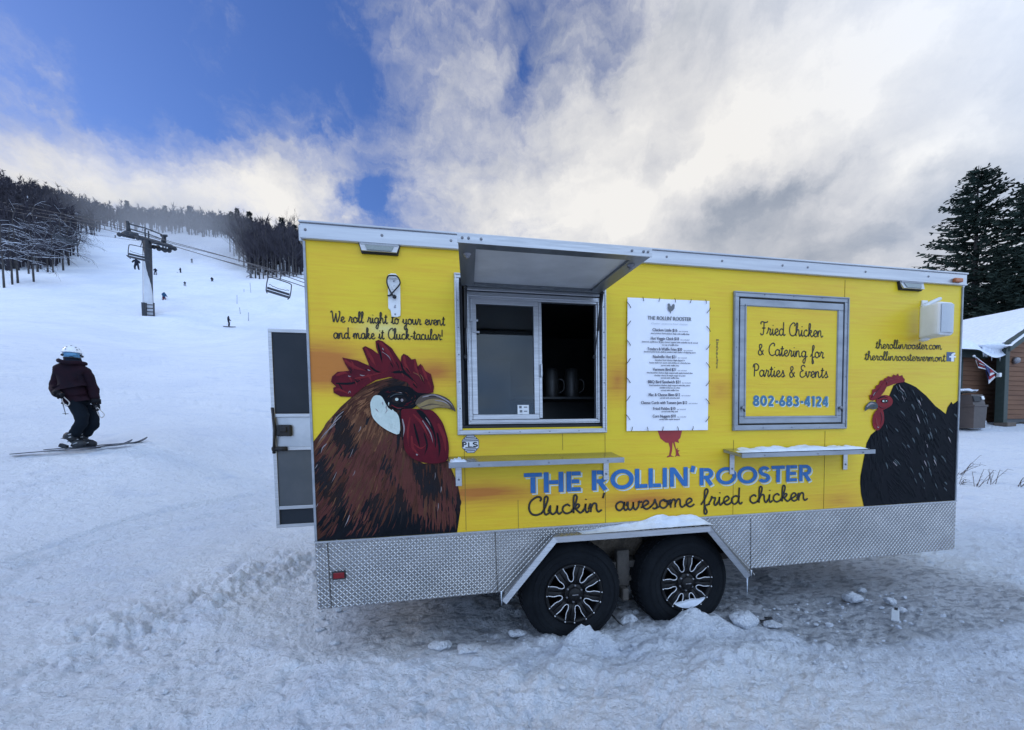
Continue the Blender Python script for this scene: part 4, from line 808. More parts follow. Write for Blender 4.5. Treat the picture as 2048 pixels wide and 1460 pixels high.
# wheels
RT = 0.365
def wheel(cx, cz, rot):
    wt = thing('wheel', (0, 0, 0), None, None); wt.parent = TR; ORIG[wt.name] = (0, 0, 0); bpy.data.objects.remove(wt)
    c = (cx, 0, cz); ri = 0.205
    b = MB(); b.lathe([(ri-0.02, 0.20), (RT-0.05, 0.235), (RT-0.01, 0.21), (RT, 0.18), (RT, 0.045), (RT-0.012, 0.015), (RT-0.045, -0.012), (RT-0.085, -0.022), (ri+0.045, -0.018), (ri+0.018, -0.006), (ri+0.004, -0.002), (ri-0.004, 0.02)], c, 'Y', 96)
    for k in range(52):
        a = 2*math.pi*k/52
        for y, tw in ((0.062, 0.10), (0.115, -0.12), (0.165, 0.10)):
            p = Vector((cx+(RT-0.002)*math.cos(a+tw), y, cz+(RT-0.002)*math.sin(a+tw))); rm = Matrix.Rotation(-(a+tw), 3, 'Y')
            b.box(p, (0.012, 0.040, 0.028), rm)
    for rr_ in (RT-0.06, ri+0.06): b.lathe([(rr_-0.003, -0.020), (rr_, -0.0245), (rr_+0.003, -0.020)], c, 'Y', 72)
    ty = b.build('wheel', m_tyre, TR); 
    b = MB(); b.lathe([(ri+0.006, 0.02), (ri+0.010, -0.010), (ri, -0.016), (ri-0.010, -0.012), (ri-0.02, 0.008), (ri-0.022, 0.09), (0.0, 0.10)], c, 'Y', 72)
    b.lathe([(0.072, 0.085), (0.074, 0.010), (0.066, 0.0), (0.05, 0.004), (0.048, -0.014), (0.042, -0.024), (0.0, -0.027)], c, 'Y', 40)
    def pol(r, a, y): return (cx+r*math.cos(a), y, cz+r*math.sin(a))
    for k in range(8):
        a0 = 2*math.pi*k/8+rot
        # a black spoke pair round every window
        for s_ in (-1, 1):
            pts = [pol(0.07, a0+s_*0.30, 0.012), pol(0.12, a0+s_*0.24, 0.004), pol(ri-0.008, a0+s_*0.30, -0.004)]
            b.tube(pts, [0.022, 0.017, 0.022], 8, 0, flat=(YAX, 0.5))
        win = [pol(ri-0.012, a0-0.22, -0.010), pol(0.150, a0-0.16, -0.006), pol(0.118, a0-0.17, -0.004), pol(0.096, a0-0.12, -0.002), pol(0.089, a0, -0.001), pol(0.096, a0+0.12, -0.002), pol(0.118, a0+0.17, -0.004), pol(0.150, a0+0.16, -0.006), pol(ri-0.012, a0+0.22, -0.010)]
        b.tube(crom(win, 4), 0.0034, 6, 1)
        for s_ in (-0.22, 0.22): b.lathe([(0, -0.0215), (0.0045, -0.020), (0.0055, -0.015)], (cx+(ri-0.001)*math.cos(a0+s_), 0, cz+(ri-0.001)*math.sin(a0+s_)), n=8, m=1)
    for k in range(6):
        a = 2*math.pi*k/6+0.4; b.lathe([(0, -0.012), (0.007, -0.010), (0.009, 0.0)], pol(0.058, a, 0), n=6, m=2)
    b.box((cx, -0.0275, cz), (0.045, 0.002, 0.006), m=2)
    b.build('rim', [m_rim, m_mill, m_steel], ty)
    return ty
wheel(hub1[0], hz, 0.20); wheel(hub2[0], hz, 0.36)
# reflectors and lamps
b = MB(); x0, x1, z0, z1 = px_rect(665, 1142, 693, 1156); cxm, czm = (x0+x1)/2, (z0+z1)/2
b.box((cxm, -0.012, czm), (x1-x0, 0.012, z1-z0), bev=0.004); b.box((cxm, -0.019, czm), ((x1-x0)*.8, 0.008, (z1-z0)*.7), bev=0.003, m=1); b.build('marker_lamp', [m_black, m_redlens], TR)['label'] = 'red side marker lamp on the plate skirt'
b = MB(); x0, x1, z0, z1 = px_rect(1898, 559, 1913, 568); b.box(((x0+x1)/2, -0.034, (z0+z1)/2), (x1-x0, 0.026, z1-z0), bev=0.006); b.build('marker_lamp', m_amber, TR)['label'] = 'amber marker lamp at the roof edge'
for x0_, x1_, y0_, y1_ in ((719, 800, 487, 511), (1794, 1841, 563, 582)):
    b = MB(); x0, x1, z0, z1 = px_rect(x0_, y0_, x1_, y1_); w, h, c = x1-x0, z1-z0, ((x0+x1)/2, (z0+z1)/2)
    b.prism([(x0-.006, -.001, z1+.006), (x1+.006, -.001, z1+.006), (x1-w*.05, -.001, z0-.006), (x0+w*.05, -.001, z0-.006)], YAX, -0.018, 1)
    b.prism([(x0, -.018, z1), (x1, -.018, z1), (x1-w*.07, -.040, z0), (x0+w*.07, -.040, z0)], YAX, 0.012, 0)
    for k in range(24): b.box((x0+w*(.06+.88*k/23), -0.024, z1-h*.16), (w*.018, 0.008, h*.16), m=0)
    lamp = b.build('scene_lamp', [m_white_trim, m_black], TR)
    b = MB(); b.prism([(x0+w*.14, -.0245, z1-h*.30), (x1-w*.14, -.0245, z1-h*.30), (x1-w*.20, -.0385, z0+h*.10), (x0+w*.20, -.0385, z0+h*.10)], YAX, -0.004); b.build('lens', m_lens, lamp)
# awning catch with bungee loop
b = MB(); Pk = lambda zx, zy, y: (lambda p: (p[0], y, p[2]))(W(580+zx/4.71, 430+zy/4.71))
b.prism([Pk(x, y, -.001) for x, y in ((930,575),(950,558),(995,560),(1015,580),(1038,640),(1042,900),(1040,955),(1010,965),(960,962),(950,905),(928,880),(925,700),(918,620))], YAX, -0.012)
b.prism([Pk(x, y, -.013) for x, y in ((932,580),(1012,585),(1018,615),(930,610))], YAX, -0.022); 
for zx, zy, r in ((980, 632, .006), (993, 860, .005), (990, 875, .007), (993, 940, .006)): 
    p = Pk(zx, zy, 0); b.lathe([(0, -0.0145), (r, -0.014)], p, n=10, m=1)
p = Pk(985, 690, 0); b.lathe([(.010, -0.013), (.014, -.018), (.018, -0.013)], p, n=14)
hk = b.build('awning_catch', [m_whiteplastic, m_steel], TR)
b = MB(); lp = [Pk(945, 770, -.024), Pk(975, 745, -.034), Pk(1030, 680, -.03), Pk(1040, 645, -.03), Pk(1015, 605, -.046), Pk(970, 598, -.048), Pk(930, 605, -.046), Pk(918, 650, -.03), Pk(935, 705, -.03), Pk(965, 760, -.026), Pk(985, 785, -.03)]
b.tube(crom(lp, 5), 0.0045, 8); b.tube([Pk(922, 772, -.022), Pk(945, 770, -.024), Pk(965, 765, -.03)], 0.005, 6); b.blob(Pk(988, 785, -.03), (.013, .013, .013), 2, 0, smooth=True); b.build('bungee_loop', m_black, hk)
# ---- serving window
hx0, hx1, hz_ = W(922, 575)[0], W(1201, 584)[0], W(922, 572)[2]+.012
b = MB()
def frame(b, x0, x1, z0, z1, w, y0, y1, m=0, bev=0.003, wt=None):
    """mitred rectangular frame of four bars butted end to end; y0 outer face, y1 inner face"""
    yc, d = (y0+y1)/2, abs(y1-y0); wt = w if wt is None else wt
    b.box(((x0+x1)/2, yc, z1-wt/2), (x1-x0, d, wt), m=m, bev=bev); b.box(((x0+x1)/2, yc, z0+w/2), (x1-x0, d, w), m=m, bev=bev)
    b.box((x0+w/2, yc, (z0+z1+w-wt)/2), (w, d, z1-z0-w-wt-0.001), m=m, bev=bev); b.box((x1-w/2, yc, (z0+z1+w-wt)/2), (w, d, z1-z0-w-wt-0.001), m=m, bev=bev)
frame(b, fx0, fx1, fz0, fz1, 0.032, -0.020, 0.0); frame(b, fx0+0.003, fx1-0.003, fz0+0.003, fz1-0.003, 0.010, -0.026, -0.0195)
for x, z in [(fx0+.02, fz0+k*(fz1-fz0)/6) for k in range(1, 6)]+[(fx1-.02, fz0+k*(fz1-fz0)/6) for k in range(1, 6)]+[(fx0+k*(fx1-fx0)/5, fz0+.016) for k in range(1, 5)]:
    b.lathe([(0, -0.0235), (.004, -.023), (.005, -.020)], (x, 0, z), n=8, m=2)
frame(b, o0+.001, o1-.001, oz0+.001, oz1-.001, 0.018, 0.006, 0.065, m=1)
wx0, wx1, wz0, wz1 = W(934, 700, .02)[0], W(1199, 700, .02)[0], W(945, 849, .02)[2], W(935, 583, .02)[2]
frame(b, wx0, wx1, wz0, wz1, 0.030, 0.012, 0.050, wt=0.045); frame(b, wx0+.008, wx1-.008, wz0+.008, wz1-.02, 0.012, 0.002, 0.0125)
b.box(((wx0+wx1)/2, .022, (wz1+hz_-.01)/2+.004), (wx1-wx0, .03, hz_-.01-wz1-.004), m=0, bev=.003)
sw = b.build('serving_window', [m_alu, m_black, m_steel], TR)
mx_ = W(1073, 700, .02)[0]
b = MB(); frame(b, wx0+.030, mx_+.012, wz0+.031, wz1-.046, 0.034, 0.006, 0.034); b.box((mx_+.026, 0.030, (wz0+wz1)/2-.005), (0.022, 0.03, wz1-wz0-.085), bev=.003)
b.box((mx_+.028, 0.004, wz0+.36), (0.014, 0.016, 0.09), bev=.005); pane = b.build('sliding_sash', m_alu, sw)
b = MB(); b.box(((wx0+mx_)/2+.02, 0.022, (wz0+wz1)/2-.008), (mx_-wx0-.08, 0.004, wz1-wz0-.14)); b.build('glass_pane', m_glass, sw)
b = MB(); x0, x1, z0, z1 = px_rect(1035, 810, 1058, 834, .016); b.prism([(x0, .0150, z0), (x1, .0150, z0), (x1, .0150, z1), (x0, .0150, z1)], YAX, 0.002)
for k, (u, v) in enumerate(((.25, .82), (.7, .82), (.3, .48), (.7, .48), (.3, .16), (.72, .16))): b.box((x0+(x1-x0)*u, .0143, z0+(z1-z0)*v), ((x1-x0)*(.22 if k % 2 == 0 else .3), .001, (z1-z0)*(.2 if k % 2 == 0 else .08)), m=1)
b.build('window_sticker', [m_whiteplastic, m_grey_ink], sw)
b = MB(); p = W(945, 650, .0); b.box((p[0]+.012, .0, p[2]+.03), (.05, .006, .012)); b.box((p[0]+.012, .0, p[2]-.01), (.02, .008, .075)); b.box((p[0]+.03, 0, p[2]-.045), (.03, .006, .012)); b.build('sash_catch', mat('clear_plastic', (0.42, 0.43, 0.45), (0.35, 0.36, 0.38), 9, 0.3), sw)
# interior fittings seen through the window
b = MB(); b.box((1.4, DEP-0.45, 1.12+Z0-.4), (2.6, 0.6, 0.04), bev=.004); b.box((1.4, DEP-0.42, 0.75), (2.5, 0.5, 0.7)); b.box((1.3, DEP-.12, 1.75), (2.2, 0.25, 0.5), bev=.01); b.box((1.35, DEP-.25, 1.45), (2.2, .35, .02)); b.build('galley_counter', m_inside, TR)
b = MB(); b.box((0.95, 0.75, 1.62), (0.9, 0.03, 0.9), bev=.005, m=0)
for k in range(3): b.box((0.72+.155*k, 0.733, 1.98), (.035, .004, .035), m=1)
b.build('fridge_door', [mat('slate_fridge', (0.022, 0.028, 0.035), (0.016, 0.02, 0.026), 3, 0.4), m_black], TR)
# ---- awning: the window's hatch propped up on two gas struts
hx0, hx1, hz_ = W(922, 575)[0], W(1201, 584)[0], W(922, 572)[2]+.012
ax0, ax1 = hx0-.02, hx1+.02; e0, e1 = W(916, 478, -.80), W(1303, 508, -.80); ya, za = -0.80, (e0[2]+e1[2])/2
AW = MB(); lx0, lx1 = e0[0], e1[0]
def aw(u, v, t=0.0):                      # u along the hinge 0..1, v from hinge to outer edge 0..1, t thickness
    a = np.array([hx0+(hx1-hx0)*u, -0.004, hz_]); c = np.array([lx0+(lx1-lx0)*u, ya, za]); p = a+(c-a)*v; p[2] += t; return p
def awbox(u0, u1, v0, v1, t0, t1, m):
    P = [aw(u0, v0, t0), aw(u1, v0, t0), aw(u1, v1, t0), aw(u0, v1, t0), aw(u0, v0, t1), aw(u1, v0, t1), aw(u1, v1, t1), aw(u0, v1, t1)]
    AW.add(P, [(3, 2, 1, 0), (4, 5, 6, 7), (0, 1, 5, 4), (1, 2, 6, 5), (2, 3, 7, 6), (3, 0, 4, 7)], m)
awbox(0.002, .998, 0.0, .985, 0.004, 0.026, 0)
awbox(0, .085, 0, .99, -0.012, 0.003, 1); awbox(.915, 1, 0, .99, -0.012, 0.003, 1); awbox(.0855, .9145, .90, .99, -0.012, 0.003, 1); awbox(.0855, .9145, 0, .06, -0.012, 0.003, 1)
awbox(-.004, 1.004, .9905, 1.0, -0.014, 0.028, 2)
for u in (.02, .05, .11, .89, .955, .98):
    p = aw(u, 1.0, .008); AW.lathe([(0, -.007), (.005, -.006), (.007, 0)], p, n=8, m=3)
for u in (.045, .955):
    p = aw(u, .80, -.012); AW.lathe([(.022, 0), (.020, -.008), (.012, -.010), (.010, -.02), (0, -.021)], p, 'Z', 16, m=3)
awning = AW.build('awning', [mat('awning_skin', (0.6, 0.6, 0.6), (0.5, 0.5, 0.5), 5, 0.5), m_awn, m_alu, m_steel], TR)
for p0, p1 in (((931, 574), (931, 714)), ((1205, 586), (1189, 714))):
    t0, t1 = W(*p0, -.10), W(*p1, .002); mid = t0+(t1-t0)*.58
    b = MB(); b.tube([t0, mid], .0095, 10); b.tube([mid, t1], .0045, 8); b.blob(t1, (.013, .013, .018), 2, 0, smooth=True); b.blob(t0, (.012, .012, .012), 2, 0, smooth=True); b.build('gas_strut', m_black, awning)
# ---- closed hatch on the right
x0, x1, z0, z1 = W(1464.5, 720)[0], W(1692, 720)[0], W(1575, 859.5)[2], W(1580, 589.5)[2]
b = MB(); frame(b, x0, x1, z0, z1, .040, -.018, 0); frame(b, x0+.003, x1-.003, z0+.003, z1-.003, .010, -.024, -.0175); frame(b, x0+.041, x1-.041, z0+.041, z1-.041, .010, -.006, 0, m=1)
for x, z in [(x0+.02, z0+k*(z1-z0)/5) for k in range(1, 5)]+[(x1-.02, z0+k*(z1-z0)/5) for k in range(1, 5)]+[(x0+k*(x1-x0)/4, z0+.018) for k in range(1, 4)]+[(x0+k*(x1-x0)/4, z1-.018) for k in range(1, 4)]:
    b.lathe([(0, -.0215), (.004, -.021), (.005, -.018)], (x, 0, z), n=8, m=2)
ht = b.build('hatch', [m_alu_dull, m_black, m_steel], TR)
b = MB(); i0 = .052; frame(b, x0+i0, x1-i0, z0+i0, z1-i0, .055, -.016, 0, bev=.004); frame(b, x0+i0+.04, x1-i0-.04, z0+i0+.04, z1-i0-.04, .012, -.021, -.0155)
hx_ = [x0+i0+.0555, x1-i0-.0555]; hzz = [z0+i0+.0555, z1-i0-.0555]
b.box(((hx_[0]+hx_[1])/2, -.006, (hzz[0]+hzz[1])/2), (hx_[1]-hx_[0], .010, hzz[1]-hzz[0]), m=1); b.build('hatch_door', [m_alu_dull, m_yellow], ht)
for px_, py_ in ((1480, 816), (1674, 816)):
    p = W(px_, py_); b = MB(); b.lathe([(.0, -.040), (.012, -.038), (.014, -.028), (.009, -.024), (.009, -.016)], (p[0], 0, p[2]), n=14); b.tube([(p[0], -.03, p[2]), (p[0]+.012, -.034, p[2]-.03)], .006, 8, 1); b.build('latch', [m_steel, m_black], ht)
b = MB(); script_text(b, 'Fried Chicken', (1518, 670), (1643, 675), .050, .0046, -.0125); b.build('lettering', m_blackpaint, ht); b = MB(); script_text(b, '& Catering for', (1513, 710), (1645, 717), .047, .0046, -.0125); b.build('lettering', m_blackpaint, ht); b = MB(); script_text(b, 'Parties & Events', (1503, 753), (1653, 756), .048, .0046, -.0125); b.build('lettering', m_blackpaint, ht); b = MB()
block_text(b, '802-683-4124', (1503, 812), (1655, 813.5), px_h(1600, 792, 813), .21, -.0130, 1); block_text(b, '802-683-4124', (1503, 812), (1655, 813.5), px_h(1600, 792, 813), .24, -.0118, 2, (.006, -.005))
b.build('lettering', [m_blackpaint, m_steelblue, m_paleblue], ht)
# ---- folding shelves on brackets
def shelf(f0, f1, yf, zs, th, bx):
    a, c = W(*f0, yf), W(*f1, yf); z = (a[2]+c[2])/2+zs; xa, xb = a[0], c[0]
    b = MB(); b.box(((xa+xb)/2, yf/2-.001, z), (xb-xa, abs(yf)-.004, .006)); b.box(((xa+xb)/2, yf, z-th/2+.006), (xb-xa+.004, .006, th), m=1, bev=.002); b.box((xa+.003, yf/2, z-.012), (.006, abs(yf)-.012, .020), m=1); b.box((xb-.003, yf/2, z-.012), (.006, abs(yf)-.012, .020), m=1)
    for k in (.16, .55, .9): b.lathe([(0, -.006), (.004, -.005), (.005, 0)], (xa+(xb-xa)*k, yf-.003, z-.012), n=8, m=2)
    for k in (.14, .88): b.box((xa+(xb-xa)*k, yf+.04, z-.018), (.055, .05, .026), m=3, bev=.004)
    b.v = [(v[0], v[1], v[2]+.03*max(0, (v[1]-yf)/-yf)) for v in b.v]
    o = b.build('shelf', [m_steelplate, m_alu_dull, m_steel, m_black], TR)
    for x in bx:
        p = W(x, f0[1]+20); b = MB(); b.box((p[0], -.010, z-.085), (.040, .006, .155), bev=.002)
        b.box((p[0], -.06, z-.004), (.034, .10, .010)); b.lathe([(0, -.018), (.007, -.017), (.008, -.012)], (p[0], 0, z-.12), n=8, m=1); b.build('bracket', [m_alu, m_steel], o)
    return xa, xb, z
m_steelplate = mat('shelf_steel', (0.42, 0.43, 0.44), (0.28, 0.29, 0.30), 3, 0.25, 0.95, stretch=(0.4, 2, 1), rvar=.12)
s1 = shelf((898, 928), (1248, 916), -.19, .0, .034, (917, 1211)); s2 = shelf((1484, 907), (1750, 902), -.19, .0, .032, (1462, 1688))
# ---- open rear door, swung out on the far side of the rear wall
Yd = 1.22; dx0, dx1 = W(545, 860, Yd)[0], 0.02; dz0, dz1 = W(585, 1054, Yd)[2], W(580, 659, Yd)[2]
mid1, mid2, mid3 = W(580, 831, Yd)[2], W(580, 897, Yd)[2], W(590, 1014, Yd)[2]
b = MB(); b.box(((dx0+dx1)/2, Yd+.02, (dz0+dz1)/2), (dx1-dx0-.02, .03, dz1-dz0-.02)); door = b.build('rear_door', m_darkfilm, TR)
b = MB(); frame(b, dx0, dx1, dz0, dz1, .030, Yd-.012, Yd+.045)
for z in (mid1, mid2, mid3): b.box(((dx0+dx1)/2, Yd-.006, z), (dx1-dx0-.062, .022, .030), bev=.003)
b.build('door_frame', m_alu, door)
b = MB(); b.box(((dx0+dx1)/2, Yd+.001, (mid1+mid2)/2), (dx1-dx0-.064, .008, mid1-mid2-.032)); b.build('latch_panel', mat('brushed_panel', (0.50, 0.53, 0.57), (0.4, 0.43, 0.47), 5, 0.35, 0.6), door)
b = MB(); b.box(((dx0+dx1)/2, Yd+.001, (mid3+mid2)/2), (dx1-dx0-.064, .006, mid2-mid3-.032)); b.build('lower_panel', m_greyfilm, door)
b = MB(); b.box(((dx0+dx1)/2, Yd+.001, (mid1+dz1)/2), (dx1-dx0-.064, .006, dz1-mid1-.05)); b.build('screen_panel', m_darkfilm, door)
b = MB(); p = W(568, 861, Yd); b.box((p[0]+.01, Yd-.025, p[2]), (.12, .05, .10), bev=.012); b.box((p[0]+.01, Yd-.052, p[2]+.01), (.06, .02, .05), bev=.008); b.tube([(dx0+.012, Yd-.02, p[2]+.2), (dx0+.035, Yd-.05, p[2]), (dx0+.012, Yd-.03, p[2]-.2)], .012, 8); b.tube([(dx0+.0, Yd-.02, mid2), (dx0+.12, Yd-.03, mid2)], .02, 8); b.build('door_latch', m_black, door)
# ---- loudspeaker bolted to the wall near the nose
sp = thing('loudspeaker', (W(1862, 640)[0], -.1, W(1862, 640)[2]), 'white outdoor loudspeaker bracketed high on the yellow wall', 'loudspeaker')
c = Vector(W(1873, 641, -.15)); yaw = R(3); rm = Matrix.Rotation(yaw, 3, 'Z'); hh = .128
def loc(x, y, z): return c+rm @ Vector((x, y, z))
prof = [(-.055, .085), (.055, .085), (.078, -.045), (.074, -.065), (-.074, -.065), (-.078, -.045)]
b = MB(); bm = bmesh.new(); lo_ = [bm.verts.new(loc(x, y, -hh)) for x, y in prof]; f = bm.faces.new(lo_); g = bmesh.ops.extrude_face_region(bm, geom=[f])
for v in g['geom']:
    if isinstance(v, bmesh.types.BMVert): v.co.z += 2*hh
bmesh.ops.recalc_face_normals(bm, faces=bm.faces[:]); bmesh.ops.bevel(bm, geom=bm.edges[:], offset=.018, segments=3, profile=.5, affect='EDGES'); b.bm(bm, smooth=False); b.build('cabinet', m_whiteplastic, sp)
b = MB(); vs = []
for i in range(9):
    for k in range(13):
        u, v = -1+2*i/8, -1+2*k/12; vs.append(loc(u*.068, -.068-.014*(1-u*u)*(1-.3*v*v), v*(hh-.018)))
b.add(vs, [(i*13+k, (i+1)*13+k, (i+1)*13+k+1, i*13+k+1) for i in range(8) for k in range(12)], 0, True); b.build('grille', m_grille, sp)
b = MB(); pw = W(1846, 640)
for s_ in (-1, 1):
    b.blob(loc(-.01, .07, s_*(hh+.006)), (.032, .032, .014), 2, 0, smooth=True); b.tube([(pw[0], -.004, pw[2]+s_*(hh-.01)), (pw[0]+.01, -.10, pw[2]+s_*(hh+.012)), loc(-.01, .08, s_*(hh+.008))], .015, 10)
b.box((pw[0], -.006, pw[2]), (.06, .012, 2*hh+.06), bev=.004); b.build('wall_bracket', m_whiteplastic, sp)
# ---- menu poster tied to the wall
mA, mB_, mC, mD_ = W(1255, 595, -.012), W(1419, 602, -.012), W(1416, 860, -.012), W(1253, 862, -.012)
mnu = thing('menu_poster', tuple((mA+mC)/2), 'white printed menu sheet tied to the yellow trailer side', 'menu')
def mp_(u, v, y=0.0): p = mA*(1-u)*(1-v)+mB_*u*(1-v)+mC*u*v+mD_*(1-u)*v; return np.array([p[0], p[1]+y, p[2]])
b = MB(); nu, nv = 20, 30; q = random.Random(4); vs = []
for i in range(nu+1):
    for k in range(nv+1):
        u, v = i/nu, k/nv; w_ = .0016*math.sin(9*u+3*v)+.0014*math.sin(14*v-2*u)+.003*math.exp(-((u*1.2+v*2.2-.75)/.05)**2)*(u < .6)+.002*math.exp(-((v-.62)/.012)**2)*(u < .35); vs.append(mp_(u, v, -w_))
b.add(vs, [(i*(nv+1)+k, i*(nv+1)+k+1, (i+1)*(nv+1)+k+1, (i+1)*(nv+1)+k) for i in range(nu) for k in range(nv)], 0, True); b.build('sheet', m_paper, mnu)
wm = np.linalg.norm(mB_-mA); hm = np.linalg.norm(mD_-mA)
def menu_line(b, text, u, v, size, m, maxw=None, thick=0.0):
    vs, fs = font_text(text, size); 
    if maxw:
        w_ = max(p[0] for p in vs)-min(p[0] for p in vs); k = maxw*wm/w_; vs = [(p[0]*k, p[1]) for p in vs]
    for t in ((0,) if not thick else (-thick, thick)):
        b.add([mp_(u+(p[0]+t)/wm, v-p[1]/hm, -.0065-abs(t)*.05-(1 if t > 0 else 0)*.0002) for p in vs], fs, m)
Z = lambda zx, zy: ((zx-82)/853.0, (zy-22-43*(zx-82)/853)/(1393-43*((zx-82)/853)*1.0))
bi, bd = MB(), MB()
items = [(355, 'Chicken Little $16', .30, 'tax included'), (443, 'Hot Veggie Chick $18', .34, 'tax included'), (553, 'Tenders & Waffle Fries $20', .42, 'tax included'), (632, 'Nashville Hot $21', .28, 'tax included'), (765, 'Vermont Bird $21', .28, 'tax included'),
         (895, 'BBQ Bird Sandwich $21', .39, 'tax included'), (1030, 'Mac & Cheese Bites $12', .38, 'tax included'), (1113, 'Cheese Curds with Tomato Jam $12', .56, 'tax included'), (1175, 'Fried Pickles $10', .27, 'tax included'), (1255, 'Corn Nuggets $10', .28, 'tax included')]
for zy, t, w_, tx in items:
    v = (zy+12-30)/1375.0; menu_line(bi, t, .50-.055, v, .030, 0, w_, .0007); menu_line(bi, tx, .50+w_/2+.02, v, .013, 0, .11)
for zy, t, w_ in ((388, 'one boneless fried chicken thigh with waffle fries', .47), (477, 'battered cauliflower & spicy lemon topped with nashville hot & served', .68), (505, 'on top of waffle fries', .20), (580, 'hand breaded fresh chicken tenders with choice of dipping sauce', .63), (665, 'boneless fried chicken thigh dipped in', .36), (692, 'house made hot sauce with pickles on a brioche bun', .50), (720, 'served with waffle fries', .22),
                  (797, 'fried boneless chicken thigh topped with apple braised slaw', .56), (825, 'cheddar cheese & maple mayo on a bun', .38), (850, 'served with waffle fries', .22), (928, 'fried boneless chicken thigh topped with bbq sauce', .50), (953, 'cheddar & bacon on a bun', .25), (980, 'served with waffle fries', .22), (1060, 'served with sriracha aioli', .24), (1204, 'served with dilly aioli', .20), (1286, 'served with maple mustard', .25)):
    menu_line(bd, t, .51, (zy+8-30)/1375.0, .0155, 0, w_, .0004)
bi.build('lettering', m_ink, mnu); bd.build('small_print', m_ink, mnu)
b = MB(); menu_line(b, 'THE ROLLIN\' ROOSTER', .50, .160, .038, 0, .53, .0012); menu_line(b, "Cluckin' awesome fried chicken", .50, .193, .018, 1, .44); b.build('heading', [m_grey_ink, m_grille], mnu)
b = MB(); b.sheet([mp_((82+(zx-82))/1.0*0+(zx-82)/853, (zy-44)/1375, -.0065) for zx, zy in ((488,95),(500,88),(512,98),(515,115),(525,120),(535,100),(550,92),(560,105),(556,140),(545,155),(535,165),(522,172),(520,188),(512,196),(514,174),(500,165),(490,150),(487,130),(492,115),(484,105))]); b.build('rooster_emblem', m_grey_ink, mnu)
ties = [(i/5.2+.18, .008, 0, 1) for i in range(5)]+[(i/5.4+.06, .985, 0, 1) for i in range(5)]+[(.012, .055+i*.14, 1, 0) for i in range(7)]+[(.985, .075+i*.14, 1, 0) for i in range(7)]
for i, (u, v, ex, ez) in enumerate(ties):
    s_ = 1 if i % 2 else -1; b = MB(); c = Vector(mp_(u, v, -.006)); d = Vector((.016, 0, .020*s_)) if ex else Vector((.004*s_, 0, .014)); b.tube([c-d, c-Vector((0, .004, 0)), c+d], .0022, 5); b.build('tie', m_black, mnu)

# ------------------------------------------------------------------ snow lying on the trailer
def snow_ridge(name, xa, xb, z, y0, y1, h, loc_label, cat, seed, taper=0.2, chunky=1.0, group=None):
    """a lumpy strip of snow on a ledge from xa to xb, depth y0..y1"""
    q = random.Random(seed); nx, ny = 60, 12; V = []
    for i in range(nx+1):
        for j in range(ny+1):
            u, v = i/nx, j/ny; env = min(1, u/taper, (1-u)/taper)**.5 if 0 < u < 1 else 0
            env *= (math.sin(math.pi*min(1, max(0, v)))**.6 if v < .5 else 1-0.25*(v-.5)*2) if v < 1 else .7
            n = float(fbm(np.array([u*9+seed]), np.array([v*2.5+seed]), seed, 3)[0])*chunky
            V.append((xa+(xb-xa)*u, y0+(y1-y0)*v+.01*n, z+max(0.0008, h*env*(.75+1.1*n))))
    b = MB(); o = len(V); B_ = [(p[0], p[1], z) for p in V]
    F = [(i*(ny+1)+j, (i+1)*(ny+1)+j, (i+1)*(ny+1)+j+1, i*(ny+1)+j+1) for i in range(nx) for j in range(ny)]
    b.add(V, F, 0, True)
    return base_mesh(b, name, m_snow, ((xa+xb)/2, (y0+y1)/2, z), loc_label, cat, group)
xa, xb, zz_ = s2; snow_ridge('shelf_snow', xa+.01, xb-.03, zz_+.010, -.182, -.006, .034, 'strip of snow lying along the right shelf of the yellow trailer', 'snow', 5, .12)
xa, xb, zz_ = s1; snow_ridge('shelf_snow', xa+.005, xa+.11, zz_+.006, -.186, -.08, .030, 'small clump of snow on the left end of the serving shelf', 'snow', 8, .3, .5)
xl, xr = W(1160, 1060, -.06)[0], W(1422, 1040, -.06)[0]
b = MB(); V = []; nx, ny = 70, 14
for i in range(nx+1):
    for j in range(ny+1):
        u, v = i/nx, j/ny; x = xl+(xr-xl)*u; y = -.108+.102*v; pr = min(1, (u/.55))**1.3*min(1, (1-u)/.08)**.6
        n = float(fbm(np.array([u*7.]), np.array([v*1.5]), 12, 3)[0]); t_ = (x-ar[0]); zb = zt_+(zf+.012-zt_)*v
        V.append((x, y, zb+.002+pr*(0.008+.070*v**1.2)*(.8+.7*n)))
b.add(V, [(i*(ny+1)+j, (i+1)*(ny+1)+j, (i+1)*(ny+1)+j+1, i*(ny+1)+j+1) for i in range(nx) for j in range(ny)], 0, True)
base_mesh(b, 'arch_snow', m_snow, ((xl+xr)/2, -.06, zt_), 'drift of snow lying on top of the silver wheel arch', 'snow')
def icicle(px_, py_, Y, ln, r, label):
    p = W(px_, py_, Y); b = MB(); b.tube([p, p-np.array([.002, 0, ln*.4]), p-np.array([0, 0, ln])], [r, r*.6, .0008], 8); base_mesh(b, 'icicle', m_ice, tuple(p), label, 'icicle', 'icicles on the wheel arch')
icicle(1003, 1182, -.06, .10, .006, 'short icicle at the rear foot of the wheel arch'); icicle(1495, 1142, -.08, .19, .009, 'long icicle at the front foot of the wheel arch'); icicle(1503, 1140, -.10, .05, .005, 'stubby icicle just right of the long icicle')
m_dimsteel = mat('dim_steel', (.07, .07, .07), (.05, .05, .05), 9, .45, .5)
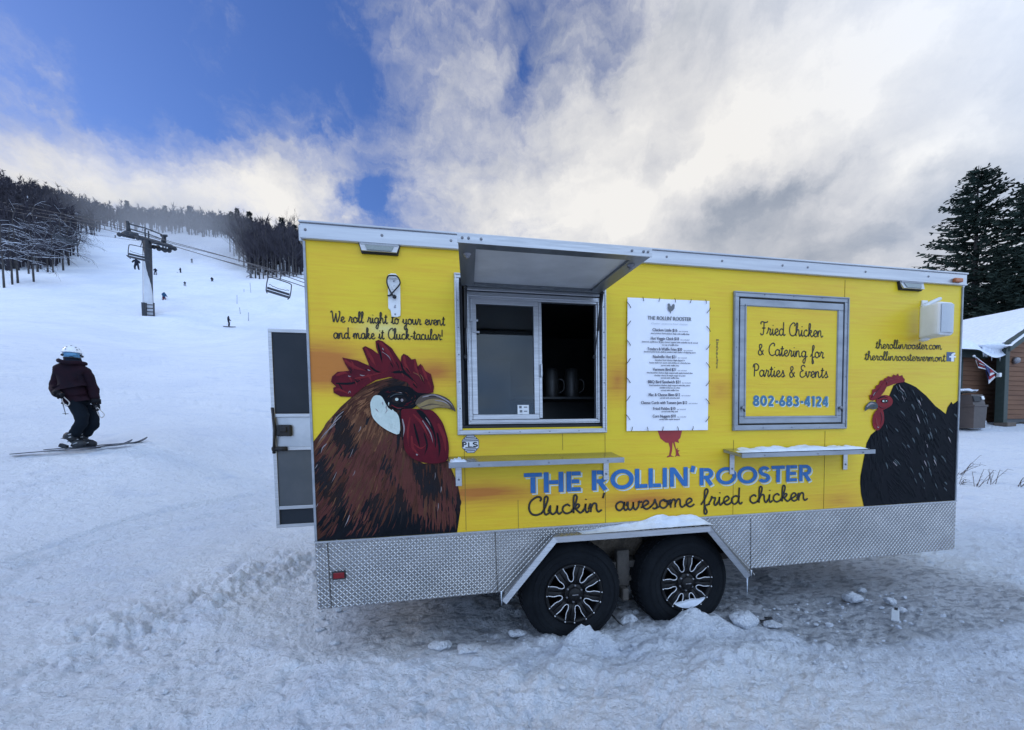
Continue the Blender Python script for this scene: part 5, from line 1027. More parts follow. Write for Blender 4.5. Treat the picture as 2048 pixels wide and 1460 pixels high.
# canisters in the galley
for px_, lb in ((1103, 'steel canister behind the window, the left one of two'), (1143, 'steel canister behind the window, the right one of two')):
    p = W(px_, 770, .62); b = MB(); b.lathe([(0, .0), (.055, .0), (.06, .01), (.06, .20), (.052, .22), (.05, .25), (.02, .26), (0, .262)], (p[0], p[1], p[2]-.12), 'Z', 28); b.tube(crom([(p[0]+.058, p[1]-.01, p[2]+.05), (p[0]+.10, p[1]-.02, p[2]+.03), (p[0]+.10, p[1]-.02, p[2]-.04), (p[0]+.058, p[1]-.01, p[2]-.07)], 4), .008, 6)
    base_mesh(b, 'steel_canister', m_dimsteel, (p[0], p[1], p[2]-.12), lb, 'canister', 'canisters on the galley shelf')
b = MB(); p = W(1125, 785, .66); b.box((p[0]+.05, .70, W(1125, 795, .66)[2]-.015), (1.0, .34, .02), bev=.003); b.box((p[0]+.05, .84, W(1125, 795, .66)[2]-.4), (.98, .03, .75)); b.build('galley_shelf', m_inside, TR)

# ------------------------------------------------------------------ snow by the wheels
def heap(name, c, rx, ry, h, seed, label):
    n, k = 34, 12; V = [(c[0], c[1], c[2]+h*1.0)]
    for i in range(1, k+1):
        f = i/k
        for j in range(n):
            a = 2*math.pi*j/n; w = 1+.25*float(fbm(np.array([math.cos(a)*1.5+seed]), np.array([math.sin(a)*1.5]), seed, 2)[0]); x, y = c[0]+rx*f*math.cos(a)*w, c[1]+ry*f*math.sin(a)*w
            z = h*(1-f)**1.35*(1+.9*float(fbm(np.array([x*9]), np.array([y*9]), seed, 3)[0]))+.03*float(fbm(np.array([x*22]), np.array([y*22]), seed+3, 2)[0])*(1-f)
            V.append((x, y, c[2]+max(z, -.02) if f < .95 else c[2]-.03))
    F = [(0, 1+j, 1+(j+1) % n) for j in range(n)]+[(1+(i-1)*n+j, 1+i*n+j, 1+i*n+(j+1) % n, 1+(i-1)*n+(j+1) % n) for i in range(1, k) for j in range(n)]
    b = MB(); b.add(V, F, 0, True); base_mesh(b, name, m_ground, tuple(c), label, 'snow heap', 'snow heaped against the wheels')
heap('snow_heap', (W(1175, 1240, -.08)[0], -.12, -.02), .34, .20, .15, 3, 'heap of loose snow against the rear wheel of the trailer')
heap('snow_heap', (W(1385, 1210, -.08)[0], -.12, .0), .36, .20, .165, 7, 'heap of loose snow against the front wheel of the trailer')
b = MB(); c_ = W(1378, 1213, -.03); hz_c = (hub2[0], hz)
b.prism([(hub2[0]+.185*math.cos(R(a)), -.028, hz+.185*math.sin(R(a))) for a in range(-128, -34, 8)]+[(hub2[0]+(.185+ -.050*math.sin(math.pi*k/8))*math.cos(R(-40-88*k/8)), -.028, hz+(.185-.055*math.sin(math.pi*k/8))*math.sin(R(-40-88*k/8))) for k in range(0, 9)], YAX, .03)
base_mesh(b, 'rim_snow', m_snow, (hub2[0], -.02, hz-.15), 'crescent of snow packed in the lower rim of the front wheel', 'snow')
def chunk(px_, py_, r, seed, label, name='snow_chunk', m=None, flat=.6, cat='snow chunk', group='snow chunks lying by the trailer'):
    p = GP(px_, py_); b = MB(); b.blob((p[0], p[1], p[2]+.022+r*flat*.35), (r*1.15, r*.9, r*flat), 3, .0, seed=seed, smooth=True); b.v = [(v[0]+r*.7*float(fbm(np.array([v[0]/r*.9]), np.array([v[2]/r*.9+seed]), seed, 3)[0]), v[1]+r*.5*float(fbm(np.array([v[1]/r*.9]), np.array([v[0]/r*.9+seed]), seed+5, 3)[0]), v[2]+r*flat*.7*float(fbm(np.array([v[0]/r*1.1]), np.array([v[1]/r*1.1+seed]), seed+9, 4, .6)[0])) for v in b.v]; q = random.Random(seed)
    return base_mesh(b, name, m or m_ground, tuple(p), label, cat, group)
for i, (px_, py_, r, fl, lb) in enumerate([(1408, 1258, .075, .9, 'angular block of ice in front of the front wheel heap'), (1490, 1252, .085, .55, 'broken slab of snow beside the black strap'), (1258, 1252, .055, .7, 'round snow chunk between the two wheels, by the black strip'), (1032, 1276, .05, .5, 'low snow chunk left of the rear wheel'), (1372, 1278, .03, .6, 'small snow lump below the front wheel heap'),
        (1703, 1203, .075, .55, 'large snow block on the ice under the nose end'), (1722, 1188, .03, .6, 'small snow lump behind the large snow block'), (1778, 1210, .05, .6, 'snow lump right of the large snow block'), (1800, 1228, .045, .5, 'snow lump just behind the dropped wrapper'), (1548, 1258, .06, .3, 'flat cake of snow right of the black strap'), (1270, 1232, .03, .5, 'crumb of snow behind the rear wheel'), (880, 1300, .07, .35, 'cracked snow plate in front of the rear skirt'), (935, 1306, .075, .3, 'wider cracked snow plate nearer the rear wheel'), (668, 1296, .03, .6, 'snow crumb under the rear corner of the skirt'), (640, 1268, .028, .6, 'small snow crumb left of the rear corner')]):
    chunk(px_, py_, r, 40+i, lb, flat=fl)
# crumbs too many to count
q = random.Random(11); b = MB()
for i in range(900):
    px_, py_ = (q.gauss(700, 200), q.gauss(1300, 50)) if i % 3 == 0 else ((q.uniform(0, 2040), q.uniform(1230, 1455)) if i % 3 == 1 else (q.gauss(1450, 250), q.gauss(1250, 30)))
    t = (py_-PPY)/FPX
    if py_ < 1150 or py_ > 1500: continue
    d = 1.62/(t+.05); p = D(px_, py_, min(d, 7)); r = q.uniform(.004, .015)*(1.6 if q.random() < .1 else 1); z = Hs(p[0], p[1])
    if 0.0 < p[0] < L and p[1] > 0.05: continue
    b.blob((p[0], p[1], z+r*.5+.012), (r*q.uniform(.8, 1.6), r, r*.7), 1, .25, seed=i)
o = b.build('snow_crumbs', m_ground); o['kind'] = 'stuff'
# dropped things
b = MB(); p = GP(1520, 1250); b.tube(crom([(p[0]-.10, p[1]+.01, p[2]+.025), (p[0]-.02, p[1], p[2]+.030), (p[0]+.05, p[1]-.01, p[2]+.028), (p[0]+.11, p[1]+.015, p[2]+.03), (p[0]+.07, p[1]+.03, p[2]+.028)], 5), .012, 8, flat=(Vector((0, 0, 1)), .4)); base_mesh(b, 'strap', m_black, tuple(p), 'black strap lying in the snow right of the front wheel', 'strap')
b = MB(); p = GP(1238, 1258); b.tube([p+np.array([-.04, .06, .09]), p+np.array([0, .02, .04]), p+np.array([.03, -.02, .01])], .008, 6); base_mesh(b, 'rubber_strip', m_black, tuple(p), 'thin black strip poking from the snow between the wheels', 'strip')
b = MB(); p = GP(1790, 1243); rm = Matrix.Rotation(R(35), 3, 'Z') @ Matrix.Rotation(R(-22), 3, 'Y'); b.box(p+np.array([0, 0, .045]), (.13, .045, .016), rm, 0, .004); b.box(p+np.array([.050, .030, .072]), (.03, .02, .014), rm, 1, .003); base_mesh(b, 'wrapper', [m_grille, m_black], tuple(p), 'crumpled grey wrapper lying on the snow near the nose end', 'litter')

# ------------------------------------------------------------------ chairlift
mT = np.array(GP(297, 634, 30, 70)); dT = 45.0
tw = thing('lift_tower', tuple(mT), 'grey chairlift tower with ladder and crossarm standing on the ski slope', 'lift tower')
def T(px_, py_, dd=0.0): return D(px_, py_, dT+dd)
b = MB(); p0, p1 = T(297, 634), T(295, 482); p0[2] -= .5; b.tube([p0, (p0+p1)/2, p1], [.44, .41, .37], 18); 
b.build('mast', m_dark_steel, tw)
b = MB(); b.tube([T(296.5, 633, -.16), T(296, 590, -.16), T(293.5, 550, -.14), T(290.5, 510, -.2), T(289.5, 490, -.2)], [.42, .40, .31, .18, .10], 16); b.build('plastered_snow', m_mast, tw)
b = MB()
for px_ in (289.5, 286.5): b.tube([T(px_+.5, 632, -.3), T(px_-.5, 482, -.3)], .05, 5)
for k in range(26): y = 486+k*5.6; b.tube([T(286.5, y, -.3), T(289.5, y, -.3)], .035, 4)
b.build('ladder', m_dark_steel, tw)
b = MB()
for px_ in (286.5, 292, 308): b.tube([T(px_, 632, -.6), T(px_-.5, 606, -.6)], .09, 6)
for y in (609, 616, 623, 630): b.tube([T(291, y, -.6), T(308.5, y+1.2, -.6)], .055, 5)
b.box(T(287.5, 619, -.6), (.30, .2, 1.5), m=0); b.build('base_guard', m_dark_steel, tw)
b = MB()
b.tube([T(246, 466), T(295, 480), T(344, 493)], [.20, .26, .20], 4); b.tube([T(243, 470, -1), T(268, 476, -1)], .14, 5); b.build('crossarm', m_dark_steel, tw)
b = MB()
for (x, y) in ((253, 446), (256, 448), (290, 458), (297, 462), (325, 470), (331, 474)): b.tube([T(x, y), T(x+1, y+24)], .07, 5)
b.tube([T(252, 443), T(262, 449), T(290, 456), T(333, 473)], .07, 5); b.tube([T(262, 458), T(297, 468), T(331, 481)], .05, 5); b.tube([T(254, 443), T(258, 464)], .22, 4); b.tube([T(328, 471), T(325, 489)], .20, 4); b.tube([T(322, 471), T(334, 471.5)], .14, 4); b.build('walkway_rail', m_dark_steel, tw)
for nm, pts, dd in (('sheave_train', ((243, 467), (256, 464), (268, 467), (280, 474)), -1.5), ('sheave_train', ((312, 492), (322, 496), (334, 499), (345, 495)), .5)):
    b = MB(); b.tube([T(*q_, dd) for q_ in pts], .10, 5)
    for q_ in pts:
        for k in (-.35, .35):
            c = T(q_[0], q_[1]+2.2, dd); b.lathe([(0, -.06), (.22, -.06), (.24, 0), (.22, .06), (0, .06)], c+np.array([k*.6, 0, 0]), n=14)
    b.build(nm, m_dark_steel, tw)
cables = [([(-60, 392, 75), (150, 433, 56), (250, 456, 46.5), (318, 477, 44), (468, 518, 36), (610, 566, 28), (760, 620, 22)], 'topmost thin line over the lift tower, running to the slope'), ([(-60, 400, 75), (155, 440, 57), (262, 463, 46), (345, 487, 44.5), (480, 521, 36), (610, 559, 29), (760, 606, 23)], 'haul rope over the far side of the lift tower'),
          ([(-60, 408, 70), (141, 444, 53), (243, 467, 43.5), (283, 474, 43.5), (480, 532, 35), (610, 574, 28), (760, 628, 21)], 'haul rope over the near side of the lift tower'), ([(200, 471, 140), (256, 479, 90), (300, 484, 45.5), (345, 492, 44.6), (480, 530, 36), (610, 550, 31), (760, 592, 26)], 'lowest thin line passing just under the lift crossarm')]
for pts, lb in cables:
    b = MB(); P = crom([D(*p) for p in pts], 8); b.tube(P, .030, 5); base_mesh(b, 'lift_cable', m_dark_steel, tuple(P[0]), lb, 'cable', 'cables of the chairlift')
def chair(px_, py_, d, label, ang, size=1.0, lean=0.0):
    """double lift chair hung from the rope at a photo point; ang turns it about the vertical"""
    top = D(px_, py_, d); t = thing('lift_chair', tuple(top), label, 'lift chair', 'chairs hanging on the lift'); rm = Matrix.Rotation(R(ang), 3, 'Z') @ Matrix.Rotation(R(lean), 3, 'Y')
    q = lambda x, y, z: Vector(top)+(rm @ Vector((x, y, z)))*size
    b = MB(); b.tube([q(-.12, 0, .03), q(.12, 0, .03)], .07, 8); b.tube(crom([q(0, 0, 0), q(.04, .12, -.35), q(0, .05, -.85), q(0, 0, -1.0)], 5), .04, 7); b.build('hanger', m_dark_steel, t)
    b = MB(); b.tube(crom([q(-.85, .35, -2.45), q(-.98, .1, -2.2), q(-.98, 0, -1.3), q(-.85, 0, -1.02), q(0, 0, -.98), q(.85, 0, -1.02), q(.98, 0, -1.3), q(.98, .1, -2.2), q(.85, .35, -2.45)], 5), .040, 7); b.tube([q(-.95, 0, -2.35), q(.95, 0, -2.35)], .035, 6); b.build('bail', m_dark_steel, t)
    b = MB(); b.box(q(0, -.25, -2.42), (1.9*size, .5*size, .09*size), rm, bev=.02); b.build('seat', m_dark_steel, t)
    b = MB(); b.box(q(0, .02, -2.05), (1.85*size, .05*size, .22*size), rm, bev=.02); b.build('backrest', m_dark_steel, t)
    b = MB(); b.tube(crom([q(-.8, 0, -1.75), q(-.75, -.15, -1.72), q(-.5, -.2, -1.85), q(-.45, -.1, -1.8), q(0, -.1, -1.85), q(.45, -.1, -1.8), q(.5, -.2, -1.85), q(.75, -.15, -1.72), q(.8, 0, -1.75)], 3), .022, 5); b.build('safety_bar', m_dark_steel, t)
    return t
chair(563, 540, 31.0, 'empty lift chair hanging just left of the yellow trailer', 25, .82, 9); chair(141, 444, 42.0, 'empty lift chair hanging before the bare trees at left', 30, .92, 12); chair(283, 476, 43.5, 'lift chair with a rider passing the lift tower', 15, .98, 7)

# ------------------------------------------------------------------ people
m_navy = mat('navy_cloth', (0.012, 0.016, 0.028), (0.02, 0.024, 0.04), 5, .8); m_plum = mat('plum_jacket', (0.017, 0.005, 0.010), (0.009, 0.005, 0.010), 5, .85, bump=.006, bscale=9); m_trouser = mat('dark_trousers', (0.003, 0.006, 0.011), (0.005, 0.009, 0.015), 6, .85, bump=.008, bscale=8)
m_redcloth = mat('red_cloth', (0.12, 0.015, 0.03), (0.09, 0.012, 0.02), 6, .8); m_bluecloth = mat('blue_cloth', (0.03, 0.10, 0.20), (0.025, 0.08, 0.16), 6, .8)
m_helmet = mat('white_helmet', (0.78, 0.80, 0.84), (0.70, 0.73, 0.78), 5, .35); m_skin = mat('skin', (0.42, 0.25, 0.19), (0.36, 0.20, 0.15), 8, .5)
m_goggle = mat('blue_goggle', (0.10, 0.26, 0.42), (0.05, 0.14, 0.26), 3, .12, .5); m_boot = mat('ski_boot', (0.012, 0.014, 0.02), (0.03, 0.035, 0.042), 7, .5, spec=.25); m_buckle = mat('boot_buckle', (0.4, 0.42, 0.45), (0.25, 0.27, 0.3), 12, .4, .5)
m_ski = mat('ski_top', (0.02, 0.03, 0.05), (0.05, 0.06, 0.08), 3, .35); m_cord = mat('pale_cord', (0.55, 0.52, 0.5), (0.42, 0.40, 0.38), 20, .7); m_glove = mat('black_glove', (0.005, 0.006, 0.008), (0.009, 0.009, 0.012), 12, .8)
def skier():
    A, B_ = D(25, 911, 6.10), D(299, 889, 6.62); mid = D(158, 902, 6.42)
    ax = Vector((B_-A)); axh = Vector((ax.x, ax.y, 0)).normalized(); up = Vector((0, 0, 1)); ay = up.cross(axh)   # ay points away from the camera
    g = Vector(mid); g.z = float((A+(B_-A)*.48)[2])+.02
    k = 0.70
    def q(x, z, y=0.0): return tuple(g+axh*(x*k)+up*(z*.945)+ay*y)
    t = thing('person', tuple(g), 'skier in white helmet, blue goggles and plum jacket standing across the slope', 'person')
    # body: one continuous skinned surface, hands and all
    J = {}; vs, es, rs = [], [], []
    def j(n, p, r, par=None):
        J[n] = len(vs); vs.append(p); rs.append(r)
        if par: es.append((J[par], J[n]))
    j('pel', q(.03, .84), .13); j('waist', q(-.01, 1.0), .125, 'pel'); j('chest', q(-.03, 1.2), .145, 'waist'); j('upper', q(-.02, 1.36), .11, 'chest'); j('neck', q(-.005, 1.44, -.01), .055, 'upper'); j('skull', q(.01, 1.54, -.02), .085, 'neck'); j('crown', q(.015, 1.63, -.01), .075, 'skull')
    j('sL', q(-.22, 1.34), .065, 'upper'); j('eL', q(-.34, 1.08, .02), .05, 'sL'); j('wL', q(-.17, .92, -.14), .035, 'eL'); j('hL', q(-.09, .885, -.17), .04, 'wL')
    j('sR', q(.19, 1.33), .065, 'upper'); j('eR', q(.30, 1.03, .03), .05, 'sR'); j('wR', q(.37, .80, -.02), .035, 'eR'); j('hR', q(.385, .72, -.03), .04, 'wR')
    j('pL', q(.055, .74, -.056), .07, 'pel'); j('kL', q(.205, .46, -.09), .045, 'pL'); j('aL', q(-.07, .17, -.09), .035, 'kL'); j('tL', q(.10, .08, -.09), .03, 'aL')
    j('pR', q(.088, .74, .064), .07, 'pel'); j('kR', q(.26, .46, .10), .045, 'pR'); j('aR', q(-.01, .17, .10), .035, 'kR'); j('tR', q(.16, .08, .10), .03, 'aR')
    v, f = skin(vs, es, rs, 1); b = MB(); b.add(v, f, 0, True); b.build('body', m_skin, t)
    # jacket
    vs, es, rs = [], [], []; J.clear()
    j('pel', q(.04, .94), (.145, .165)); j('hem', q(.055, .885), (.14, .16), 'pel'); j('waist', q(0, 1.0), (.165, .19), 'pel'); j('chest', q(-.03, 1.2), (.165, .19), 'waist'); j('upper', q(-.02, 1.34), (.135, .15), 'chest'); j('col', q(-.005, 1.45), (.10, .115), 'upper'); j('col2', q(.0, 1.49), (.105, .12), 'col')
    j('sL', q(-.24, 1.30), .09, 'upper'); j('eL', q(-.35, 1.05, .02), .078, 'sL'); j('fL', q(-.27, .95, -.08), .07, 'eL'); j('wL', q(-.19, .90, -.14), .065, 'fL')
    j('sR', q(.20, 1.29), .09, 'upper'); j('mR', q(.27, 1.14, .02), .08, 'sR'); j('eR', q(.31, 1.0, .03), .074, 'mR'); j('wR', q(.375, .81, -.02), .062, 'eR')
    v, f = skin(vs, es, rs, 2); v = [tuple(Vector(p)+Vector((0, 0, 1))*0.012*float(fbm(np.array([p[2]*14]), np.array([p[0]*7+p[1]*7]), 5, 2)[0])+axh*.022*float(fbm(np.array([p[2]*11.]), np.array([p[0]*4.]), 9, 3)[0])) for p in v]
    b = MB(); b.add(v, f, 0, True)
    b.tube(crom([q(-.225, 1.47, -.02), q(-.13, 1.455, -.13), q(.01, 1.42, -.16), q(.14, 1.43, -.12), q(.21, 1.435, .02)], 4), [.03, .035, .035]+[.03]*11+[.035, .035, .03], 8, flat=(Vector(ay), .6)); b.build('jacket', m_plum, t)
    # trousers
    vs, es, rs = [], [], []; J.clear()
    j('pel', q(.06, .84), (.135, .15)); j('top', q(.04, .94), (.13, .15), 'pel')
    for sd_, off, dx in (('L', -.075, .0), ('R', .085, .055)):
        j('h'+sd_, q(.055+dx*.6, .74, off*.75), .108, 'pel'); j('m'+sd_, q(.13+dx, .60, off), .098, 'h'+sd_); j('k'+sd_, q(.205+dx, .46, off*1.2), .085, 'm'+sd_); j('c'+sd_, q(.07+dx, .33, off*1.2), .078, 'k'+sd_); j('a'+sd_, q(-.055+dx, .20, off*1.2), .090, 'c'+sd_)
    v, f = skin(vs, es, rs, 2); v = [tuple(Vector(p)+axh*.035*float(fbm(np.array([p[2]*9.]), np.array([p[0]*5.+p[1]*3]), 19, 3)[0])) for p in v]
    b = MB(); b.add(v, f, 0, True); b.build('trousers', m_trouser, t)
    # boots with buckles
    for dx, off in ((.01, -.09), (.065, .10)):
        vs, es, rs = [], [], []; J.clear(); j('h', q(-.11+dx, .085, off), .075); j('m', q(.04+dx, .085, off), .078, 'h'); j('t', q(.20+dx, .07, off), .065, 'm'); j('a', q(-.085+dx, .18, off), .088, 'h'); j('c', q(-.05+dx, .29, off), .085, 'a')
        v, f = skin(vs, es, rs, 1); b = MB(); b.add(v, f, 0, True)
        for z, x in ((.09, .07), (.13, -.02), (.19, -.03), (.24, -.02)): b.tube([q(x+dx-.06, z-.01, off-.062), q(x+dx+.02, z+.012, off-.062)], .009, 6, 1)
        b.box(Vector(q(.04+dx, .018, off)), (.30, .06, .022), Matrix.Rotation(math.atan2(axh.y, axh.x), 3, 'Z'), 0, .004)
        b.box(Vector(q(-.20+dx, .05, off)), (.10, .06, .06), Matrix.Rotation(math.atan2(axh.y, axh.x), 3, 'Z') @ Matrix.Rotation(R(25), 3, 'Y'), 0, .01); b.build('boot', [m_boot, m_buckle], t)
    # gloves: palm, four bent fingers, thumb
    for (wx, wz, wy, hx_, hz2, hy) in ((-.165, .905, -.155, -.10, .885, -.19), (.38, .78, -.02, .395, .70, -.03)):
        w0, h0 = Vector(q(wx, wz, wy)), Vector(q(hx_, hz2, hy)); d = (h0-w0).normalized(); sd_ = ay.cross(d).normalized(); pn = d.cross(sd_)
        vs, es, rs = [tuple(w0), tuple(w0+d*.06), tuple(w0+d*.09)], [(0, 1), (1, 2)], [.045, .05, .046]
        for k_ in range(4):
            r0 = w0+d*.095+sd_*(.030-.020*k_); a = len(vs); ln = (.028, .032, .030, .024)[k_]
            vs += [tuple(r0), tuple(r0+d*ln+pn*.010), tuple(r0+d*ln*1.3-ay*.03), tuple(r0+d*ln*.7-ay*.045)]; es += [(2, a), (a, a+1), (a+1, a+2), (a+2, a+3)]; rs += [.013, .012, .011, .010]
        a = len(vs); vs += [tuple(w0+d*.05+sd_*.045-ay*.015), tuple(w0+d*.085+sd_*.055-ay*.035)]; es += [(1, a), (a, a+1)]; rs += [.015, .013]
        v, f = skin(vs, es, rs, 1); b = MB(); b.add(v, f, 0, True); b.tube([w0-d*.05, w0+d*.02], [.062, .058], 12); b.build('glove', m_glove, t)
    # head: helmet shell, goggles, gaiter over the face
    hc = Vector(q(.012, 1.565, -.02)); fwd = (axh*.42-ay*.9).normalized(); side = up.cross(fwd).normalized(); HM = Matrix((side, fwd, up)).transposed()
    b = MB(); bm = bmesh.new(); bmesh.ops.create_uvsphere(bm, u_segments=28, v_segments=18, radius=1)
    for v in bm.verts:
        v.co = Vector((v.co.x*.112, v.co.y*.132, v.co.z*.122))
        if v.co.z < .01 and v.co.y > -.02: v.co.z = max(v.co.z*.1+.009, .0)
        if v.co.z < -.07: v.co.z = -.07
    b.bm(bm, Matrix.Translation(hc+up*.035) @ HM.to_4x4(), 0, True)
    b.tube(crom([hc+HM @ Vector((.112*math.sin(a), .135*math.cos(a), .042)) for a in np.linspace(-1.3, 1.3, 9)], 2), .012, 6, 0)
    for x, y, z in ((-.05, .085, .115), (.05, .085, .115), (0, .06, .143), (-.085, .05, .10), (.085, .05, .10), (-.065, .105, .078), (.065, .105, .078)): b.box(hc+HM @ Vector((x*.95, y*.95, z)), (.018, .024, .008), HM, 1, .002)
    b.build('helmet', [m_helmet, m_black], t)
    b = MB(); vs = []
    for i in range(13):
        a = -1.05+2.1*i/12
        for k_ in range(6): z = -.045+.085*k_/5; vs.append(hc+HM @ Vector((.103*math.sin(a), .120*math.cos(a)+.012*(1-((z+.002)/.045)**2), z-.002-.012*(abs(a) < .2)*(k_ == 0)*-1)))
    b.add(vs, [(i*6+k_, (i+1)*6+k_, (i+1)*6+k_+1, i*6+k_+1) for i in range(12) for k_ in range(5)], 0, True)
    for z in (-.05, .042): b.tube([hc+HM @ Vector((.105*math.sin(a), .120*math.cos(a), z)) for a in np.linspace(-1.08, 1.08, 12)], .009, 6, 1)
    b.tube([hc+HM @ Vector((.113*math.sin(a), .132*math.cos(a), -.005)) for a in np.linspace(1.0, 2*math.pi-1.0, 18)], .014, 6, 1, flat=None); b.build('goggles', [m_goggle, m_black], t)
    b = MB(); b.lathe([(.0, -.19), (.085, -.185), (.095, -.12), (.102, -.07), (.095, -.035), (.0, -.03)], hc, 'Z', 20); b.build('gaiter', m_navy, t)
    # pole straps and the poles trailing behind the hands
    def pole(grip, tip, label):
        b = MB(); G, Tp = Vector(q(*grip)), Vector(q(*tip)); d = (Tp-G).normalized(); b.tube([G-d*.05, G+d*.10], .016, 8, 1); b.tube([G+d*.10, Tp], [.008, .006], 7); c = Tp-d*.06
        b.lathe([(.0, .004), (.035, .002), (.04, -.004), (0, -.006)], c, 'Z', 12, m=1)
        loop = [G-d*.03, G-d*.02+up*-.05+axh*.07*k, G+up*-.12+axh*.10, G+up*-.17+axh*.06, G+up*-.10+axh*.02, G-d*.02]; b.tube(crom(loop, 4), .007, 5, 2, flat=None); base_mesh(b, 'ski_pole', [m_ski, m_black, m_cord], tuple(G), label, 'ski pole', 'poles held by the standing skier')
    pole((-.09, .885, -.20), (-.85, .62, .80), "ski pole in the standing skier's bent arm, its pale strap dangling"); pole((.395, .70, -.05), (-.42, .46, .90), "ski pole in the standing skier's straight arm")
    # the pair of skis
    yaw = math.atan2(axh.y, axh.x)
    for off, x0, x1, up1, lb in ((-.10, -1.08, 1.06, .03, 'near ski under the standing skier, tail reaching far left'), (.13, -.72, 1.20, .09, 'far ski under the standing skier, upturned tip showing')):
        V = []; n = 40
        for i in range(n+1):
            u = i/n; x = x0+(x1-x0)*u; w = .05-.017*math.sin(math.pi*min(1, max(0, (u-.05)/.85))); w *= min(1, (1-u)/.06+.05)**.5*min(1, u/.03+.4)
            zz2 = (g.z*0)+.0+(.07*((u-.86)/.14)**2 if u > .86 else 0)
            c = Vector(q(x, 0, off)); base = A+(B_-A)*((x+1.08)/2.27); z = base[2]+zz2+.016+(.03 if off > 0 else 0)
            for s_, h in ((-1, 0), (1, 0), (1, .012), (-1, .012)): V.append(tuple(Vector((c.x, c.y, z+h))+ay*(w*s_)))
        b = MB(); b.add(V, [x for i in range(n) for x in ((4*i, 4*i+4, 4*i+5, 4*i+1), (4*i+1, 4*i+5, 4*i+6, 4*i+2), (4*i+2, 4*i+6, 4*i+7, 4*i+3), (4*i+3, 4*i+7, 4*i+4, 4*i))]+[(0, 1, 2, 3), (4*n+3, 4*n+2, 4*n+1, 4*n)])
        base_mesh(b, 'ski', m_ski, tuple(Vector(q((x0+x1)/2, 0, off))), lb, 'ski', 'skis of the standing skier')
skier()
def distant(px_, py_, h, label, top, leg, lean=0.0, ang=0.0, crouch=0.0, skis=True, dist=None, gnd=True, extra=None):
    d = dist or 1.7*FPX/h; 
    p = GP(px_, py_, d*.6, d*1.6) if gnd else D(px_, py_, d); s_ = pix(p)[2]*h/FPX/1.72 if gnd else 1.0
    t = thing('person', tuple(p), label, 'person', 'skiers out on the slope')
    ca, sa = math.cos(R(ang)), math.sin(R(ang)); Pv = Vector(p)
    def q(x, y, z):
        x += lean*z; return tuple(Pv+Vector((x*ca-y*sa, x*sa+y*ca, z))*s_)
    c = 1-crouch; vs = [q(0, 0, .88*c), q(0, -.02, 1.15*c), q(0, -.04, 1.40*c), q(0, -.05, 1.50*c), q(0, -.06, 1.62*c), q(-.20, -.02, 1.36*c), q(-.30, -.10, 1.10*c), q(-.26, -.28, .98*c), q(.20, -.02, 1.36*c), q(.30, -.10, 1.10*c), q(.26, -.28, .98*c), q(-.11, 0, .84*c), q(-.15, -.08, .48*c), q(-.16, .04, .08), q(.11, 0, .84*c), q(.15, -.08, .48*c), q(.16, .04, .08)]
    es = [(0, 1), (1, 2), (2, 3), (3, 4), (2, 5), (5, 6), (6, 7), (2, 8), (8, 9), (9, 10), (0, 11), (11, 12), (12, 13), (0, 14), (14, 15), (15, 16)]; rs = [r*s_ for r in (.16, .165, .16, .08, .12, .09, .075, .06, .09, .075, .06, .11, .09, .08, .11, .09, .08)]
    v, f = skin(vs, es, rs, 1); b = MB(); zw = p[2]+.86*c*s_; zh = p[2]+1.50*c*s_
    for fc in f:
        zc = sum(v[i][2] for i in fc)/len(fc); b.add([v[i] for i in fc], [tuple(range(len(fc)))], 1 if zc < zw else (2 if zc > zh else 0), True)
    b.build('body', [top, leg, m_navy], t)
    if skis:
        for x in (-.16, .16): b = MB(); b.tube([q(x-lean*.0, .75, .03), q(x, -.7, .03), q(x, -.85, .10)], .035*s_, 4); b.build('ski', m_ski, t)
        for x in (-.27, .27): b = MB(); b.tube([q(x, -.28, .98*c), q(x*1.3, .25, .10)], .012*s_, 4); b.build('pole', m_ski, t)
    return t
distant(311, 551, 15, 'skier standing just right of the lift tower mast, arms out', m_navy, m_navy, .02, 20); distant(362, 548, 14, 'skier leaning left on the slope, higher of the middle pair', m_navy, m_navy, -.12, -40, .05); distant(370, 572, 11, 'crouching skier below the leaning skier', m_navy, m_navy, 0, 10, .15); distant(425, 567, 13, 'skier in dark clothes farthest right on the upper slope', m_navy, m_navy, -.05, 30)
distant(328, 606, 23, 'skier in blue jacket and dark red trousers near the lift tower', m_bluecloth, m_redcloth, .04, 60, .02); distant(458, 654, 23, 'skier bending forward on the lower slope above the open trailer door', m_navy, m_navy, -.16, 100, .03); distant(384, 526, 9, 'tiny faint skier high on the run', m_navy, m_navy, 0, 0); distant(231, 477, 7, 'tiny skier at the top of the run near the trees', m_navy, m_navy, 0, 0)
t = distant(274, 541, 20, 'rider sitting on the lift chair beside the tower', m_navy, m_navy, 0, 15, .25, False, 43.2, False); t['group'] = 'riders on the lift'
